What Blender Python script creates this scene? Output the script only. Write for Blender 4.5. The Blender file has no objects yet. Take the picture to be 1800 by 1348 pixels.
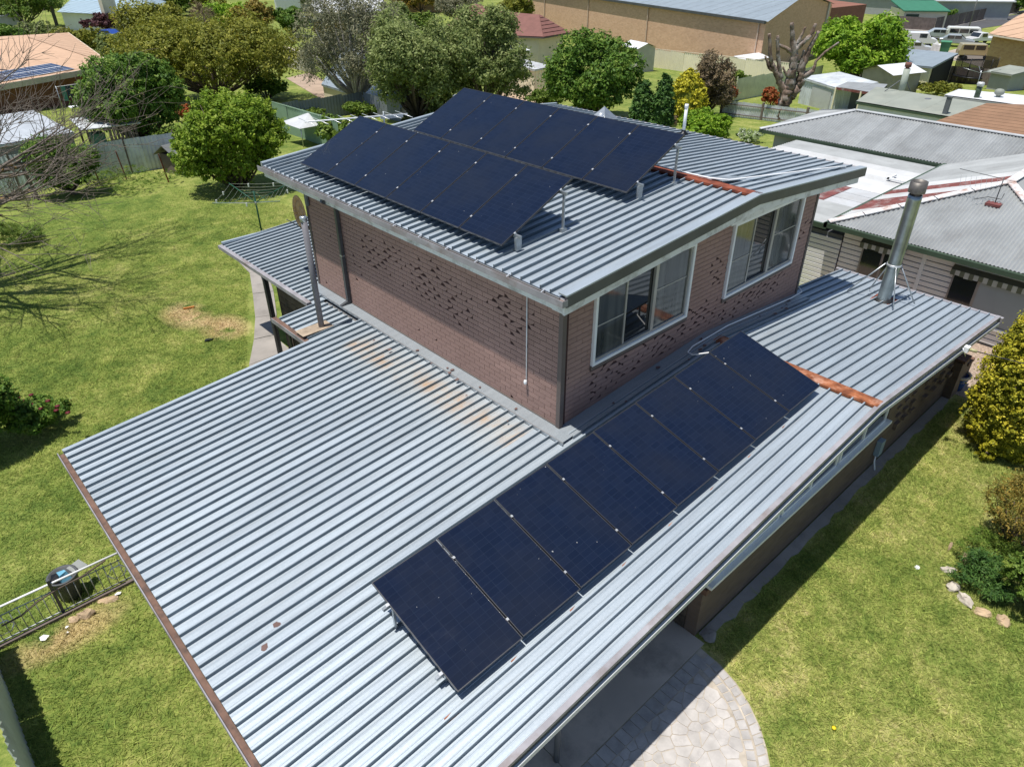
import bpy, math, random
import numpy as np
from mathutils import Vector, Matrix

sc = bpy.context.scene
COL = sc.collection

# ------------------------------------------------------------------ camera
cam_d = bpy.data.cameras.new('camera')
cam = bpy.data.objects.new('camera', cam_d)
COL.objects.link(cam)
cam_d.sensor_fit = 'HORIZONTAL'
cam_d.sensor_width = 36.0
cam_d.lens = 24.922
cam_d.clip_start = 0.1
cam_d.clip_end = 3000
_ya, _pi, _ro = 0.8280, 0.5695, -0.0051
_fw = Vector((math.cos(_ya)*math.cos(_pi), math.sin(_ya)*math.cos(_pi), -math.sin(_pi)))
_rt = _fw.cross(Vector((0, 0, 1))).normalized()
_up = _rt.cross(_fw)
_r = _rt*math.cos(_ro) + _up*math.sin(_ro)
_u = -_rt*math.sin(_ro) + _up*math.cos(_ro)
_m = Matrix((_r, _u, -_fw)).transposed().to_4x4()
_m.translation = Vector((-7.5249, -6.9625, 7.4887))
cam.matrix_world = _m
sc.camera = cam

# ------------------------------------------------------------------ sky, sun, exposure
SUN_EL, SUN_AZ = math.radians(76.2), math.atan2(-0.229, 0.065)
w = bpy.data.worlds.new('World')
sc.world = w
w.use_nodes = True
wn = w.node_tree
sky = wn.nodes.new('ShaderNodeTexSky')
sky.sky_type = 'NISHITA'
sky.sun_disc = False
sky.sun_elevation = SUN_EL
sky.sun_rotation = SUN_AZ
sky.altitude = 400
sky.dust_density = 0.6
sky.ozone_density = 1.2
wn.links.new(sky.outputs[0], wn.nodes['Background'].inputs[0])
wn.nodes['Background'].inputs[1].default_value = 0.095
sun_d = bpy.data.lights.new('sun', 'SUN')
sun_d.energy = 4.6
sun_d.angle = math.radians(0.53)
sun_d.color = (1.0, 0.955, 0.88)
sun = bpy.data.objects.new('sun', sun_d)
COL.objects.link(sun)
sun.rotation_euler = Vector((0.229, -0.0653, -0.971)).to_track_quat('-Z', 'Y').to_euler()
sun.location = (-10, 4, 40)
sc.view_settings.view_transform = 'Standard'
sc.view_settings.look = 'None'
sc.view_settings.exposure = 0.28
sc.view_settings.gamma = 1.0
sc.view_settings.use_curve_mapping = False

# ------------------------------------------------------------------ helpers
def terr(x, y):
    t = x*math.cos(.828) + y*math.sin(.828)
    a = min(max((t-18)/72, 0), 1)
    return -2.8 - 3.96*(a*a*(3-2*a)*.5 + a*.5)

def tag(o, label=None, cat=None, group=None, kind=None):
    if label: o['label'] = label
    if cat: o['category'] = cat
    if group: o['group'] = group
    if kind: o['kind'] = kind
    return o

def thing(name, label, cat, loc=(0, 0, 0), rz=0, group=None):
    o = bpy.data.objects.new(name, None)
    COL.objects.link(o)
    o.empty_display_size = .2
    o.location = loc
    o.rotation_euler = (0, 0, rz)
    return tag(o, label, cat, group)

def link(name, me, parent=None, loc=None, rot=None, scale=None):
    o = bpy.data.objects.new(name, me)
    COL.objects.link(o)
    if parent is not None: o.parent = parent
    if loc is not None: o.location = loc
    if rot is not None: o.rotation_euler = rot
    if scale is not None: o.scale = scale
    return o

class MB:
    """collects faces, makes one mesh"""
    def __init__(s): s.v = []; s.f = []; s.sm = []
    def poly(s, pts, smooth=False):
        n = len(s.v); s.v += [tuple(p) for p in pts]
        s.f.append(tuple(range(n, n+len(pts)))); s.sm.append(smooth); return s
    def hexa(s, p):
        n = len(s.v); s.v += [tuple(q) for q in p]
        for f in ((0,3,2,1),(4,5,6,7),(0,1,5,4),(1,2,6,5),(2,3,7,6),(3,0,4,7)):
            s.f.append(tuple(n+i for i in f)); s.sm.append(False)
        return s
    def box(s, x0, x1, y0, y1, z0, z1):
        return s.hexa([(x0,y0,z0),(x1,y0,z0),(x1,y1,z0),(x0,y1,z0),(x0,y0,z1),(x1,y0,z1),(x1,y1,z1),(x0,y1,z1)])
    def bar(s, a, b, wd, ht, up=(0, 0, 1)):
        a = Vector(a); b = Vector(b); d = (b-a).normalized(); u = Vector(up)
        sd = d.cross(u)
        if sd.length < 1e-4: sd = d.cross(Vector((1, 0, 0)))
        sd.normalize(); u = sd.cross(d)
        sd *= wd/2; u = u*(ht/2)
        return s.hexa([a-sd-u, a+sd-u, b+sd-u, b-sd-u, a-sd+u, a+sd+u, b+sd+u, b-sd+u])
    def slab(s, pts, t):
        """polygon (any plane, counter-clockwise from above) thickened downwards by t"""
        n = len(pts); k = len(s.v)
        s.v += [tuple(p) for p in pts] + [(p[0], p[1], p[2]-t) for p in pts]
        s.f.append(tuple(range(k, k+n))); s.sm.append(False)
        s.f.append(tuple(range(k+2*n-1, k+n-1, -1))); s.sm.append(False)
        for i in range(n):
            j = (i+1) % n
            s.f.append((k+i, k+n+i, k+n+j, k+j)); s.sm.append(False)
        return s
    def prism(s, pts, d):
        """polygon extruded by vector d"""
        n = len(pts); k = len(s.v); d = Vector(d)
        s.v += [tuple(p) for p in pts] + [tuple(Vector(p)+d) for p in pts]
        s.f.append(tuple(range(k+n-1, k-1, -1))); s.sm.append(False)
        s.f.append(tuple(range(k+n, k+2*n))); s.sm.append(False)
        for i in range(n):
            j = (i+1) % n
            s.f.append((k+i, k+j, k+n+j, k+n+i)); s.sm.append(False)
        return s
    def tube(s, pts, rad, n=8, cap=True):
        pts = [Vector(p) for p in pts]
        if not hasattr(rad, '__len__'): rad = [rad]*len(pts)
        k = len(s.v); ref = Vector((0, 0, 1))
        for i, p in enumerate(pts):
            d = (pts[min(i+1, len(pts)-1)] - pts[max(i-1, 0)]).normalized()
            if abs(d.dot(ref)) > .95: ref = Vector((1, 0, 0)) if abs(d.x) < .9 else Vector((0, 1, 0))
            a = d.cross(ref).normalized(); b = d.cross(a); ref = b if False else ref
            for j in range(n):
                t = 2*math.pi*j/n
                q = p + (a*math.cos(t) + b*math.sin(t))*rad[i]
                s.v.append(tuple(q))
        for i in range(len(pts)-1):
            for j in range(n):
                j2 = (j+1) % n
                s.f.append((k+i*n+j, k+i*n+j2, k+(i+1)*n+j2, k+(i+1)*n+j)); s.sm.append(True)
        if cap:
            s.f.append(tuple(k+j for j in range(n))[::-1]); s.sm.append(False)
            e = k+(len(pts)-1)*n
            s.f.append(tuple(e+j for j in range(n))); s.sm.append(False)
        return s
    def lathe(s, c, prof, n=14):
        k = len(s.v)
        for r, z in prof:
            for j in range(n):
                t = 2*math.pi*j/n
                s.v.append((c[0]+r*math.cos(t), c[1]+r*math.sin(t), c[2]+z))
        for i in range(len(prof)-1):
            for j in range(n):
                j2 = (j+1) % n
                s.f.append((k+i*n+j, k+i*n+j2, k+(i+1)*n+j2, k+(i+1)*n+j)); s.sm.append(True)
        return s
    def mesh(s, name, mat=None):
        me = bpy.data.meshes.new(name)
        me.from_pydata(s.v, [], s.f)
        if any(s.sm): me.polygons.foreach_set('use_smooth', s.sm)
        if mat: me.materials.append(mat)
        me.update()
        return me
    def build(s, name, mat, parent=None, loc=None, rot=None):
        return link(name, s.mesh(name, mat), parent, loc, rot)

def box(name, mat, parent, x0, x1, y0, y1, z0, z1, bev=0):
    o = MB().box(min(x0,x1), max(x0,x1), min(y0,y1), max(y0,y1), min(z0,z1), max(z0,z1)).build(name, mat, parent)
    if bev: bevel(o, bev)
    return o

def bevel(o, wd=.01, seg=2):
    m = o.modifiers.new('bevel', 'BEVEL'); m.width = wd; m.segments = seg; m.limit_method = 'ANGLE'
    return o

def kids(o): return [c for c in bpy.data.objects if c.parent == o]

def copy_tree(o, parent=None):
    c = o.copy(); COL.objects.link(c); c.parent = parent
    for ch in TREE.get(o.name, []): pass
    for ch in list(o.children): copy_tree(ch, c)
    return c
TREE = {}

# ------------------------------------------------------------------ materials
def nodes(name):
    m = bpy.data.materials.new(name); m.use_nodes = True
    nt = m.node_tree
    return m, nt, nt.nodes['Principled BSDF']

def N(nt, typ, **kw):
    n = nt.nodes.new(typ)
    for k, v in kw.items():
        if k in n.inputs: n.inputs[k].default_value = v
        else: setattr(n, k, v)
    return n

def c4(c): return (c[0], c[1], c[2], 1)

def ramp(nt, fac, stops):
    r = nt.nodes.new('ShaderNodeValToRGB')
    e = r.color_ramp.elements
    while len(e) < len(stops): e.new(.5)
    for i, (p, c) in enumerate(stops):
        e[i].position = p; e[i].color = c4(c)
    nt.links.new(fac, r.inputs[0])
    return r.outputs[0]

def mixc(nt, f, a, b, mode='MIX'):
    m = nt.nodes.new('ShaderNodeMix'); m.data_type = 'RGBA'; m.blend_type = mode
    def put(i, x):
        if hasattr(x, 'links') or hasattr(x, 'is_linked'): nt.links.new(x, m.inputs[i])
        elif hasattr(x, '__len__'): m.inputs[i].default_value = c4(x)
        else: m.inputs[i].default_value = x
    put(0, f); put(6, a); put(7, b)
    return m.outputs[2]

def mth(nt, op, a, b=None, clamp=False):
    m = nt.nodes.new('ShaderNodeMath'); m.operation = op; m.use_clamp = clamp
    for i, x in enumerate((a, b)):
        if x is None: continue
        if hasattr(x, 'is_linked'): nt.links.new(x, m.inputs[i])
        else: m.inputs[i].default_value = x
    return m.outputs[0]

def pos(nt, scale=(1, 1, 1), rot=(0, 0, 0)):
    g = nt.nodes.new('ShaderNodeNewGeometry')
    mp = nt.nodes.new('ShaderNodeMapping')
    mp.inputs['Scale'].default_value = scale
    mp.inputs['Rotation'].default_value = rot
    nt.links.new(g.outputs['Position'], mp.inputs[0])
    return mp.outputs[0]

def noise(nt, scale, detail=4, vec=None, rough=.55):
    n = nt.nodes.new('ShaderNodeTexNoise')
    n.inputs['Scale'].default_value = scale; n.inputs['Detail'].default_value = detail
    n.inputs['Roughness'].default_value = rough
    nt.links.new(vec if vec is not None else pos(nt), n.inputs['Vector'])
    return n.outputs[0]

def bump(nt, bs, h, strength=.3, dist=.02):
    b = nt.nodes.new('ShaderNodeBump')
    b.inputs['Strength'].default_value = strength; b.inputs['Distance'].default_value = dist
    nt.links.new(h, b.inputs['Height']); nt.links.new(b.outputs[0], bs.inputs['Normal'])

def M(name, col, rough=.7, metal=0, var=.14, scale=1.5, col2=None, rnd=0, bmp=0, bsc=60, spec=.35, dirt=None, dsc=.8, damt=.5):
    m, nt, bs = nodes(name)
    n = noise(nt, scale, 6)
    lo = [c*(1-var) for c in col]; hi = [min(1, c*(1+var)) for c in (col2 or col)]
    c = ramp(nt, n, [(.3, lo), (.7, hi)])
    if dirt:
        d = noise(nt, dsc, 8, rough=.7)
        f = mth(nt, 'MULTIPLY', ramp(nt, d, [(.5, (0, 0, 0)), (.68, (1, 1, 1))]), damt)
        c = mixc(nt, f, c, dirt)
    if rnd:
        oi = nt.nodes.new('ShaderNodeObjectInfo')
        k = mth(nt, 'MULTIPLY_ADD', oi.outputs['Random'], rnd)
        nt.nodes[-1].inputs[2].default_value = 1-rnd/2
        h = nt.nodes.new('ShaderNodeHueSaturation')
        nt.links.new(k, h.inputs['Value']); nt.links.new(c, h.inputs['Color']); c = h.outputs[0]
    nt.links.new(c, bs.inputs['Base Color'])
    bs.inputs['Roughness'].default_value = rough
    bs.inputs['Metallic'].default_value = metal
    bs.inputs['Specular IOR Level'].default_value = spec
    if bmp: bump(nt, bs, noise(nt, bsc, 3), bmp, .01)
    return m

def leaf(name, c1, c2, c3, trans=.32):
    m, nt, bs = nodes(name)
    a = nt.nodes.new('ShaderNodeAttribute'); a.attribute_name = 'tint'
    c = ramp(nt, a.outputs['Fac'], [(0, c1), (.55, c2), (1, c3)])
    nt.links.new(c, bs.inputs['Base Color'])
    bs.inputs['Roughness'].default_value = .6
    bs.inputs['Specular IOR Level'].default_value = .25
    t = nt.nodes.new('ShaderNodeBsdfTranslucent'); nt.links.new(c, t.inputs[0])
    mx = nt.nodes.new('ShaderNodeMixShader'); mx.inputs[0].default_value = trans
    nt.links.new(bs.outputs[0], mx.inputs[1]); nt.links.new(t.outputs[0], mx.inputs[2])
    nt.links.new(mx.outputs[0], nt.nodes['Material Output'].inputs[0])
    return m

# roof metal: weathered galvanised trays, streaks along x, spangle, local rust
def roof_metal(name, col, rust=None):
    m, nt, bs = nodes(name)
    st = noise(nt, 1.0, 5, pos(nt, (.35, 9, 9)))
    pat = noise(nt, .55, 6)
    fine = noise(nt, 45, 2)
    c = ramp(nt, st, [(.3, [k*.86 for k in col]), (.7, [min(1, k*1.08) for k in col])])
    c = mixc(nt, mth(nt, 'MULTIPLY', pat, .35), c, [k*.72 for k in col])
    c = mixc(nt, mth(nt, 'MULTIPLY', ramp(nt, fine, [(.35, (0, 0, 0)), (.75, (1, 1, 1))]), .16), c, (.8, .83, .86))
    dk = ramp(nt, noise(nt, 1.3, 8, pos(nt, (.25, 5, 5)), .75), [(.52, (0, 0, 0)), (.75, (1, 1, 1))])
    c = mixc(nt, mth(nt, 'MULTIPLY', dk, .45), c, (.27, .285, .29))
    oi = nt.nodes.new('ShaderNodeObjectInfo')
    k = mth(nt, 'MULTIPLY_ADD', oi.outputs['Random'], .14); nt.nodes[-1].inputs[2].default_value = .93
    h = nt.nodes.new('ShaderNodeHueSaturation'); nt.links.new(k, h.inputs['Value']); nt.links.new(c, h.inputs['Color']); c = h.outputs[0]
    if rust:
        g = nt.nodes.new('ShaderNodeNewGeometry')
        sx = nt.nodes.new('ShaderNodeSeparateXYZ'); nt.links.new(g.outputs['Position'], sx.inputs[0])
        dx = mth(nt, 'ABSOLUTE', mth(nt, 'SUBTRACT', sx.outputs[0], mth(nt, 'ADD', mth(nt, 'MULTIPLY', sx.outputs[1], -.03), -.68)))
        mx = mth(nt, 'SUBTRACT', 1, mth(nt, 'MULTIPLY', dx, 2.6), True)
        my = mth(nt, 'MULTIPLY', mth(nt, 'GREATER_THAN', sx.outputs[1], .35), mth(nt, 'LESS_THAN', sx.outputs[1], 5.4))
        nz = ramp(nt, noise(nt, 1.9, 8, pos(nt, (.8, 1.0, 1)), .7), [(.44, (0, 0, 0)), (.62, (1, 1, 1))])
        f = mth(nt, 'MULTIPLY', mth(nt, 'MULTIPLY', mx, my), nz, True)
        f = mth(nt, 'MULTIPLY', f, mth(nt, 'ADD', noise(nt, 11, 4), .5), True)
        c = mixc(nt, mth(nt, 'MULTIPLY', f, .85), c, (.55, .27, .075))
        # pale washed zone round the stains
        f2 = mth(nt, 'MULTIPLY', mth(nt, 'MULTIPLY', mth(nt, 'SUBTRACT', 1, mth(nt, 'MULTIPLY', dx, 1.3), True), my), .35)
        c = mixc(nt, f2, c, (.62, .58, .5))
    nt.links.new(c, bs.inputs['Base Color'])
    bs.inputs['Metallic'].default_value = .45
    bs.inputs['Specular IOR Level'].default_value = .5
    nt.links.new(ramp(nt, pat, [(.3, (.42,)*3), (.7, (.58,)*3)]), bs.inputs['Roughness'])
    bump(nt, bs, noise(nt, 5, 3, pos(nt, (.5, 3, 3))), .12, .01)
    return m

ZINC = roof_metal('galvanised_roof', (.43, .495, .55), True)
ZINC2 = roof_metal('galvanised_upper_roof', (.43, .495, .55))
FLAS2 = roof_metal('dull_flashing', (.30, .34, .37))
RIB_SHADE = M('rib_side_shade', (.145, .182, .212), .5, .35, var=.2, scale=3)  # darker steel: shade on the rib sides put into the colour
RUST = M('rusty_capping', (.19, .058, .028), .85, var=.4, scale=6, col2=(.29, .10, .04), dirt=(.55, .5, .45), dsc=3.0, damt=.35, bmp=.3)
RUST2 = M('dark_rust', (.15, .04, .025), .85, var=.4, scale=5, col2=(.22, .06, .03))
GALV = M('galvanised_steel', (.42, .45, .47), .38, .7, var=.15, scale=7)
FLUE = M('flue_steel', (.30, .34, .35), .32, .75, var=.2, scale=4, dirt=(.05, .05, .05), dsc=1.5, damt=.3)
ALU = M('aluminium', (.72, .73, .74), .35, .6, var=.05)
CLAMP = M('dull_aluminium', (.50, .51, .52), .45, .5, var=.08)
BLACKM = M('black_metal', (.012, .013, .016), .35, .3, var=.1)
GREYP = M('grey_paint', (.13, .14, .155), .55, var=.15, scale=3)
FLASH = M('dark_grey_flashing', (.085, .09, .095), .42, .2, var=.2, scale=2)
GUTTER = M('weathered_gutter', (.30, .29, .31), .6, .1, var=.2, scale=3, dirt=(.16, .11, .085), dsc=1.2, damt=.7)
BROWNG = M('brown_rusty_gutter', (.16, .095, .07), .8, var=.25, scale=6, dirt=(.06, .045, .04), dsc=4, damt=.8)
WHITEP = M('peeling_white_paint', (.70, .71, .72), .6, var=.06, scale=2, dirt=(.25, .23, .21), dsc=2.6, damt=.75)
WHITE = M('white_paint', (.80, .81, .82), .45, var=.04)
CREAMW = M('cream_paint', (.72, .63, .50), .7, var=.08, scale=1)
SHING = M('brick_shingle', (.315, .202, .172), .85, var=.10, scale=.8, rnd=.16, bmp=.15, bsc=90)
TAR = M('tar_backing', (.058, .028, .025), .9, var=.3)
TRIMB = M('brown_trim', (.13, .105, .095), .6, var=.12)
TIMB = M('dark_timber', (.075, .058, .045), .85, var=.4, scale=2.2, col2=(.11, .085, .065), rnd=.25)
CONC = M('concrete', (.30, .275, .25), .9, var=.18, scale=.9, dirt=(.18, .165, .15), dsc=1.4, damt=.6, bmp=.12, bsc=50)
SLAB = M('carport_slab', (.52, .45, .385), .75, var=.15, scale=.9, dirt=(.12, .11, .1), dsc=1.0, damt=.5, bmp=.1)
STAMP = M('stamped_stone', (.44, .415, .395), .7, var=.2, scale=3.5, rnd=.16, dirt=(.33, .31, .30), dsc=3.2, damt=.75, bmp=.2, bsc=14)
EDGEP = M('edge_stone', (.40, .38, .365), .7, var=.2, scale=4, rnd=.14, dirt=(.24, .23, .23), dsc=3, damt=.6, bmp=.35, bsc=14)
JOINT = M('tan_joint', (.44, .39, .325), .9, var=.25, scale=5, dirt=(.25, .2, .15), dsc=2.0, damt=.6)
ROCK = M('sandstone_rock', (.45, .33, .21), .9, var=.3, scale=5, dirt=(.26, .2, .15), dsc=4, damt=.6, bmp=.5, bsc=12)
ROCKP = M('pale_rock', (.50, .45, .38), .9, var=.25, scale=5, dirt=(.25, .2, .17), dsc=4, damt=.6, bmp=.5, bsc=12)
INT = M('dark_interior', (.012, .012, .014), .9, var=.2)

def glass(name, col=(.012, .014, .016), rough=.02):
    m, nt, bs = nodes(name)
    bs.inputs['Base Color'].default_value = c4(col)
    bs.inputs['Roughness'].default_value = rough
    bs.inputs['IOR'].default_value = 1.75
    bs.inputs['Specular IOR Level'].default_value = .6
    bump(nt, bs, noise(nt, 1.1, 2), .02, .05)
    return m
GLASS = glass('window_glass')
GLASSF = glass('far_window_glass', (.02, .023, .026), .08)
def screen_mat():
    m, nt, bs = nodes('curtained_glass')
    n = noise(nt, 1.0, 4, pos(nt, (7, 7, .4)))
    nt.links.new(ramp(nt, n, [(.3, (.035, .04, .04)), (.7, (.10, .105, .10))]), bs.inputs['Base Color'])
    bs.inputs['Roughness'].default_value = .08; bs.inputs['IOR'].default_value = 1.8
    bump(nt, bs, noise(nt, 1.4, 2), .03, .05)
    return m
SCREEN = screen_mat()
BLIND = M('pale_blind', (.33, .36, .38), .6, var=.05)

def panel_glass():
    m, nt, bs = nodes('solar_cells')
    tc = nt.nodes.new('ShaderNodeTexCoord')
    br = nt.nodes.new('ShaderNodeTexBrick')
    br.offset = 0; br.inputs['Scale'].default_value = 1
    br.inputs['Brick Width'].default_value = .182; br.inputs['Row Height'].default_value = .0935
    br.inputs['Mortar Size'].default_value = .0028; br.inputs['Mortar Smooth'].default_value = .3
    br.inputs['Color1'].default_value = (.0042, .0085, .024, 1); br.inputs['Color2'].default_value = (.0066, .0118, .030, 1)
    br.inputs['Mortar'].default_value = (.014, .022, .044, 1)
    nt.links.new(tc.outputs['Object'], br.inputs[0])
    oi = nt.nodes.new('ShaderNodeObjectInfo')
    ad = nt.nodes.new('ShaderNodeVectorMath'); ad.operation = 'ADD'
    nt.links.new(tc.outputs['Object'], ad.inputs[0]); nt.links.new(oi.outputs['Location'], ad.inputs[1])
    n = noise(nt, .9, 3, ad.outputs[0])
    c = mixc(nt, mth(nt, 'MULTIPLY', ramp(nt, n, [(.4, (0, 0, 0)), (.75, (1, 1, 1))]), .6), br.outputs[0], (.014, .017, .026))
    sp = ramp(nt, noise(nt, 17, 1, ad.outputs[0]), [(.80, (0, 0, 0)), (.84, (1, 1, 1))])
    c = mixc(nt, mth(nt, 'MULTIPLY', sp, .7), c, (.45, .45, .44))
    nt.links.new(c, bs.inputs['Base Color'])
    bs.inputs['Roughness'].default_value = .16
    bs.inputs['IOR'].default_value = 1.45
    d = ramp(nt, noise(nt, 3.2, 8, ad.outputs[0], .75), [(.45, (.10,)*3), (.8, (.3,)*3)])
    nt.links.new(d, bs.inputs['Roughness'])
    return m
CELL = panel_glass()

def brick_mat(name, c1, c2, mortar, s=1.0, rot=0, bw=.24, bh=.085, var=.3):
    m, nt, bs = nodes(name)
    g = nt.nodes.new('ShaderNodeTexCoord')
    sx = nt.nodes.new('ShaderNodeSeparateXYZ'); nt.links.new(g.outputs['Object'], sx.inputs[0])
    cb = nt.nodes.new('ShaderNodeCombineXYZ')
    nt.links.new(mth(nt, 'ADD', sx.outputs[0], sx.outputs[1]), cb.inputs[0]); nt.links.new(sx.outputs[2], cb.inputs[1])
    br = nt.nodes.new('ShaderNodeTexBrick')
    br.inputs['Scale'].default_value = s
    br.inputs['Brick Width'].default_value = bw; br.inputs['Row Height'].default_value = bh
    br.inputs['Mortar Size'].default_value = .008
    br.inputs['Color1'].default_value = c4(c1); br.inputs['Color2'].default_value = c4(c2); br.inputs['Mortar'].default_value = c4(mortar)
    nt.links.new(cb.outputs[0], br.inputs[0])
    n = noise(nt, .7, 6, rough=.7)
    c = mixc(nt, mth(nt, 'MULTIPLY', n, var), br.outputs[0], [k*.35 for k in c1])
    n2 = noise(nt, 3.5, 4, pos(nt, (1, 1, 4)))
    c = mixc(nt, mth(nt, 'MULTIPLY', n2, .35), c, [min(1, k*1.5) for k in c2])
    nt.links.new(c, bs.inputs['Base Color'])
    bs.inputs['Roughness'].default_value = .9
    bump(nt, bs, br.outputs['Fac'], -.4, .01)
    return m
BRICKD = brick_mat('dark_clinker_brick', (.125, .085, .062), (.185, .13, .095), (.13, .11, .095), var=.6)
BRICKT = brick_mat('tan_brick', (.50, .30, .19), (.64, .41, .27), (.56, .45, .35), bw=.5, bh=.17)
BRICKO = brick_mat('orange_brick', (.42, .24, .11), (.55, .36, .18), (.45, .36, .26), bw=.5, bh=.17)
BRICKR = brick_mat('red_brown_brick', (.19, .075, .05), (.25, .11, .07), (.2, .15, .12), bw=.4, bh=.14)
ROWLOCK = M('sill_brick', (.15, .085, .06), .9, var=.25, scale=8, rnd=.35)

# ------------------------------------------------------------------ ground
def grass_colour(nt, gain=1.0):
    big = noise(nt, .20, 6, rough=.7); mid = noise(nt, 1.3, 7, rough=.72); fin = noise(nt, 15, 5, rough=.75)
    g = nt.nodes.new('ShaderNodeNewGeometry'); sx = nt.nodes.new('ShaderNodeSeparateXYZ'); nt.links.new(g.outputs['Position'], sx.inputs[0])
    def spot(x, y, rx, ry):
        dx = mth(nt, 'DIVIDE', mth(nt, 'SUBTRACT', sx.outputs[0], x), rx); dy = mth(nt, 'DIVIDE', mth(nt, 'SUBTRACT', sx.outputs[1], y), ry)
        return mth(nt, 'SUBTRACT', 1, mth(nt, 'ADD', mth(nt, 'MULTIPLY', dx, dx), mth(nt, 'MULTIPLY', dy, dy)), True)
    v = mth(nt, 'ADD', mth(nt, 'MULTIPLY', big, .55), mth(nt, 'MULTIPLY', mid, .62))
    # the front lawn is drier than the back yard
    v = mth(nt, 'ADD', v, mth(nt, 'MULTIPLY', mth(nt, 'LESS_THAN', sx.outputs[1], -3.3), .085))
    v = mth(nt, 'ADD', v, mth(nt, 'MULTIPLY', mth(nt, 'SUBTRACT', fin, .5), .55))
    v = mth(nt, 'ADD', v, mth(nt, 'MULTIPLY', mth(nt, 'SUBTRACT', noise(nt, 4.5, 5, rough=.7), .5), .35))
    k = lambda c_: tuple(min(.9, q*gain) for q in c_)
    c = ramp(nt, v, [(.42, k((.084, .135, .028))), (.57, k((.172, .216, .048))), (.70, k((.280, .295, .088))), (.86, k((.46, .40, .20)))])
    bare = mth(nt, 'ADD', spot(-1.5, 14.9, .8, 1.3), spot(-.95, 13.3, .8, 1.1))
    bare = mth(nt, 'ADD', bare, mth(nt, 'MULTIPLY', spot(-7.8, 4.2, 1.2, .5), .8))
    bare = mth(nt, 'MULTIPLY', bare, ramp(nt, mid, [(.36, (0, 0, 0)), (.50, (1, 1, 1))]), True)
    return mixc(nt, bare, c, (.50, .37, .20))
def grass_mat():
    m, nt, bs = nodes('lawn_grass')
    nt.links.new(grass_colour(nt), bs.inputs['Base Color'])
    bs.inputs['Roughness'].default_value = .95
    bs.inputs['Specular IOR Level'].default_value = .1
    bump(nt, bs, noise(nt, 30, 4), .7, .03)
    return m
GRASS = grass_mat()

def ground():
    ca, sa = math.cos(.828), math.sin(.828)
    ts = list(np.arange(-40, 120, 2.0)) + [120, 130, 145, 165, 190, 230, 300, 420, 700]
    ss = [-700, -400, -250, -180, -140] + list(np.arange(-120, 121, 4.0)) + [140, 180, 250, 400, 700]
    b = MB(); nS = len(ss)
    for t in ts:
        for s in ss:
            x, y = t*ca + s*sa, t*sa - s*ca
            b.v.append((x, y, terr(x, y)))
    for i in range(len(ts)-1):
        for j in range(nS-1):
            k = i*nS+j
            b.f.append((k, k+1, k+nS+1, k+nS)[::-1]); b.sm.append(True)
    return tag(b.build('lawn', GRASS), kind='structure')
ground()

def sheet(name, mat, pts, dz=.012, t=.03, parent=None):
    o = MB().slab([(p[0], p[1], (p[2] if len(p) > 2 else terr(p[0], p[1])) + dz) for p in pts], t).build(name, mat, parent)
    if parent is None: tag(o, kind='structure')
    return o

# backyard concrete path, made of cast bays
path = tag(bpy.data.objects.new('garden_path', None), kind='structure'); COL.objects.link(path)
pl = [(1.75, 18.9), (1.45, 16.6), (.75, 14.9), (.02, 13.2), (-.65, 11.9), (-1.42, 10.6), (-2.2, 8.2)]
pr = [(2.3, 18.6), (2.0, 16.4), (1.35, 14.6), (.62, 12.95), (-.1, 11.75), (-.15, 10.6), (-.5, 8.2)]
for i in range(len(pl)-1):
    a, b_, c, d = Vector(pl[i]), Vector(pr[i]), Vector(pr[i+1]), Vector(pl[i+1])
    g = .012
    e = (d-a).normalized()*g; h = (c-b_).normalized()*g
    q = [d-e, c-h, b_+h, a+e]
    MB().slab([(p.x, p.y, -2.775+.004*(i % 2)) for p in q], .05).build('path_bay', CONC, path)
tag(path, kind='structure')

# carport slab with saw-cut bays
slab = bpy.data.objects.new('carport_floor', None); COL.objects.link(slab); tag(slab, kind='structure')
for (x0, x1) in ((-6.5, -3.16), (-3.15, .15)):
    box('concrete_bay', SLAB, slab, x0, x1, -3.425, 6.1, -2.86, -2.785)

# stamped concrete driveway: polygon stones
def clip(poly, n, d):
    out = []
    for i in range(len(poly)):
        a, b_ = poly[i], poly[(i+1) % len(poly)]
        da, db = a[0]*n[0]+a[1]*n[1]-d, b_[0]*n[0]+b_[1]*n[1]-d
        if da <= 0: out.append(a)
        if (da < 0) != (db < 0) and abs(da-db) > 1e-9:
            t = da/(da-db); out.append((a[0]+(b_[0]-a[0])*t, a[1]+(b_[1]-a[1])*t))
    return out
def shrink(poly, g):
    cx = sum(p[0] for p in poly)/len(poly); cy = sum(p[1] for p in poly)/len(poly)
    res = poly[:]
    for i in range(len(poly)):
        a, b_ = poly[i], poly[(i+1) % len(poly)]
        n = (b_[1]-a[1], -(b_[0]-a[0])); l = math.hypot(*n)
        if l < 1e-6: continue
        n = (n[0]/l, n[1]/l)
        d = a[0]*n[0]+a[1]*n[1]
        if cx*n[0]+cy*n[1] > d: n = (-n[0], -n[1]); d = -d
        res = clip(res, n, d-g)
        if len(res) < 3: return []
    return res
EDGE = [(.03, -3.43), (.0, -3.82), (-.10, -4.21), (-.27, -4.55), (-.495, -4.88), (-.72, -5.12), (-.95, -5.32), (-1.35, -5.62), (-1.9, -5.9), (-2.6, -6.2), (-3.6, -6.5), (-5, -6.8), (-6.6, -7.0)]
drive = bpy.data.objects.new('driveway', None); COL.objects.link(drive); tag(drive, kind='structure')
MB().slab([(x, y, -2.796) for x, y in ([(-6.6, -3.43)] + EDGE[::-1])], .06).build('joint_bed', JOINT, drive)
random.seed(5)
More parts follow.
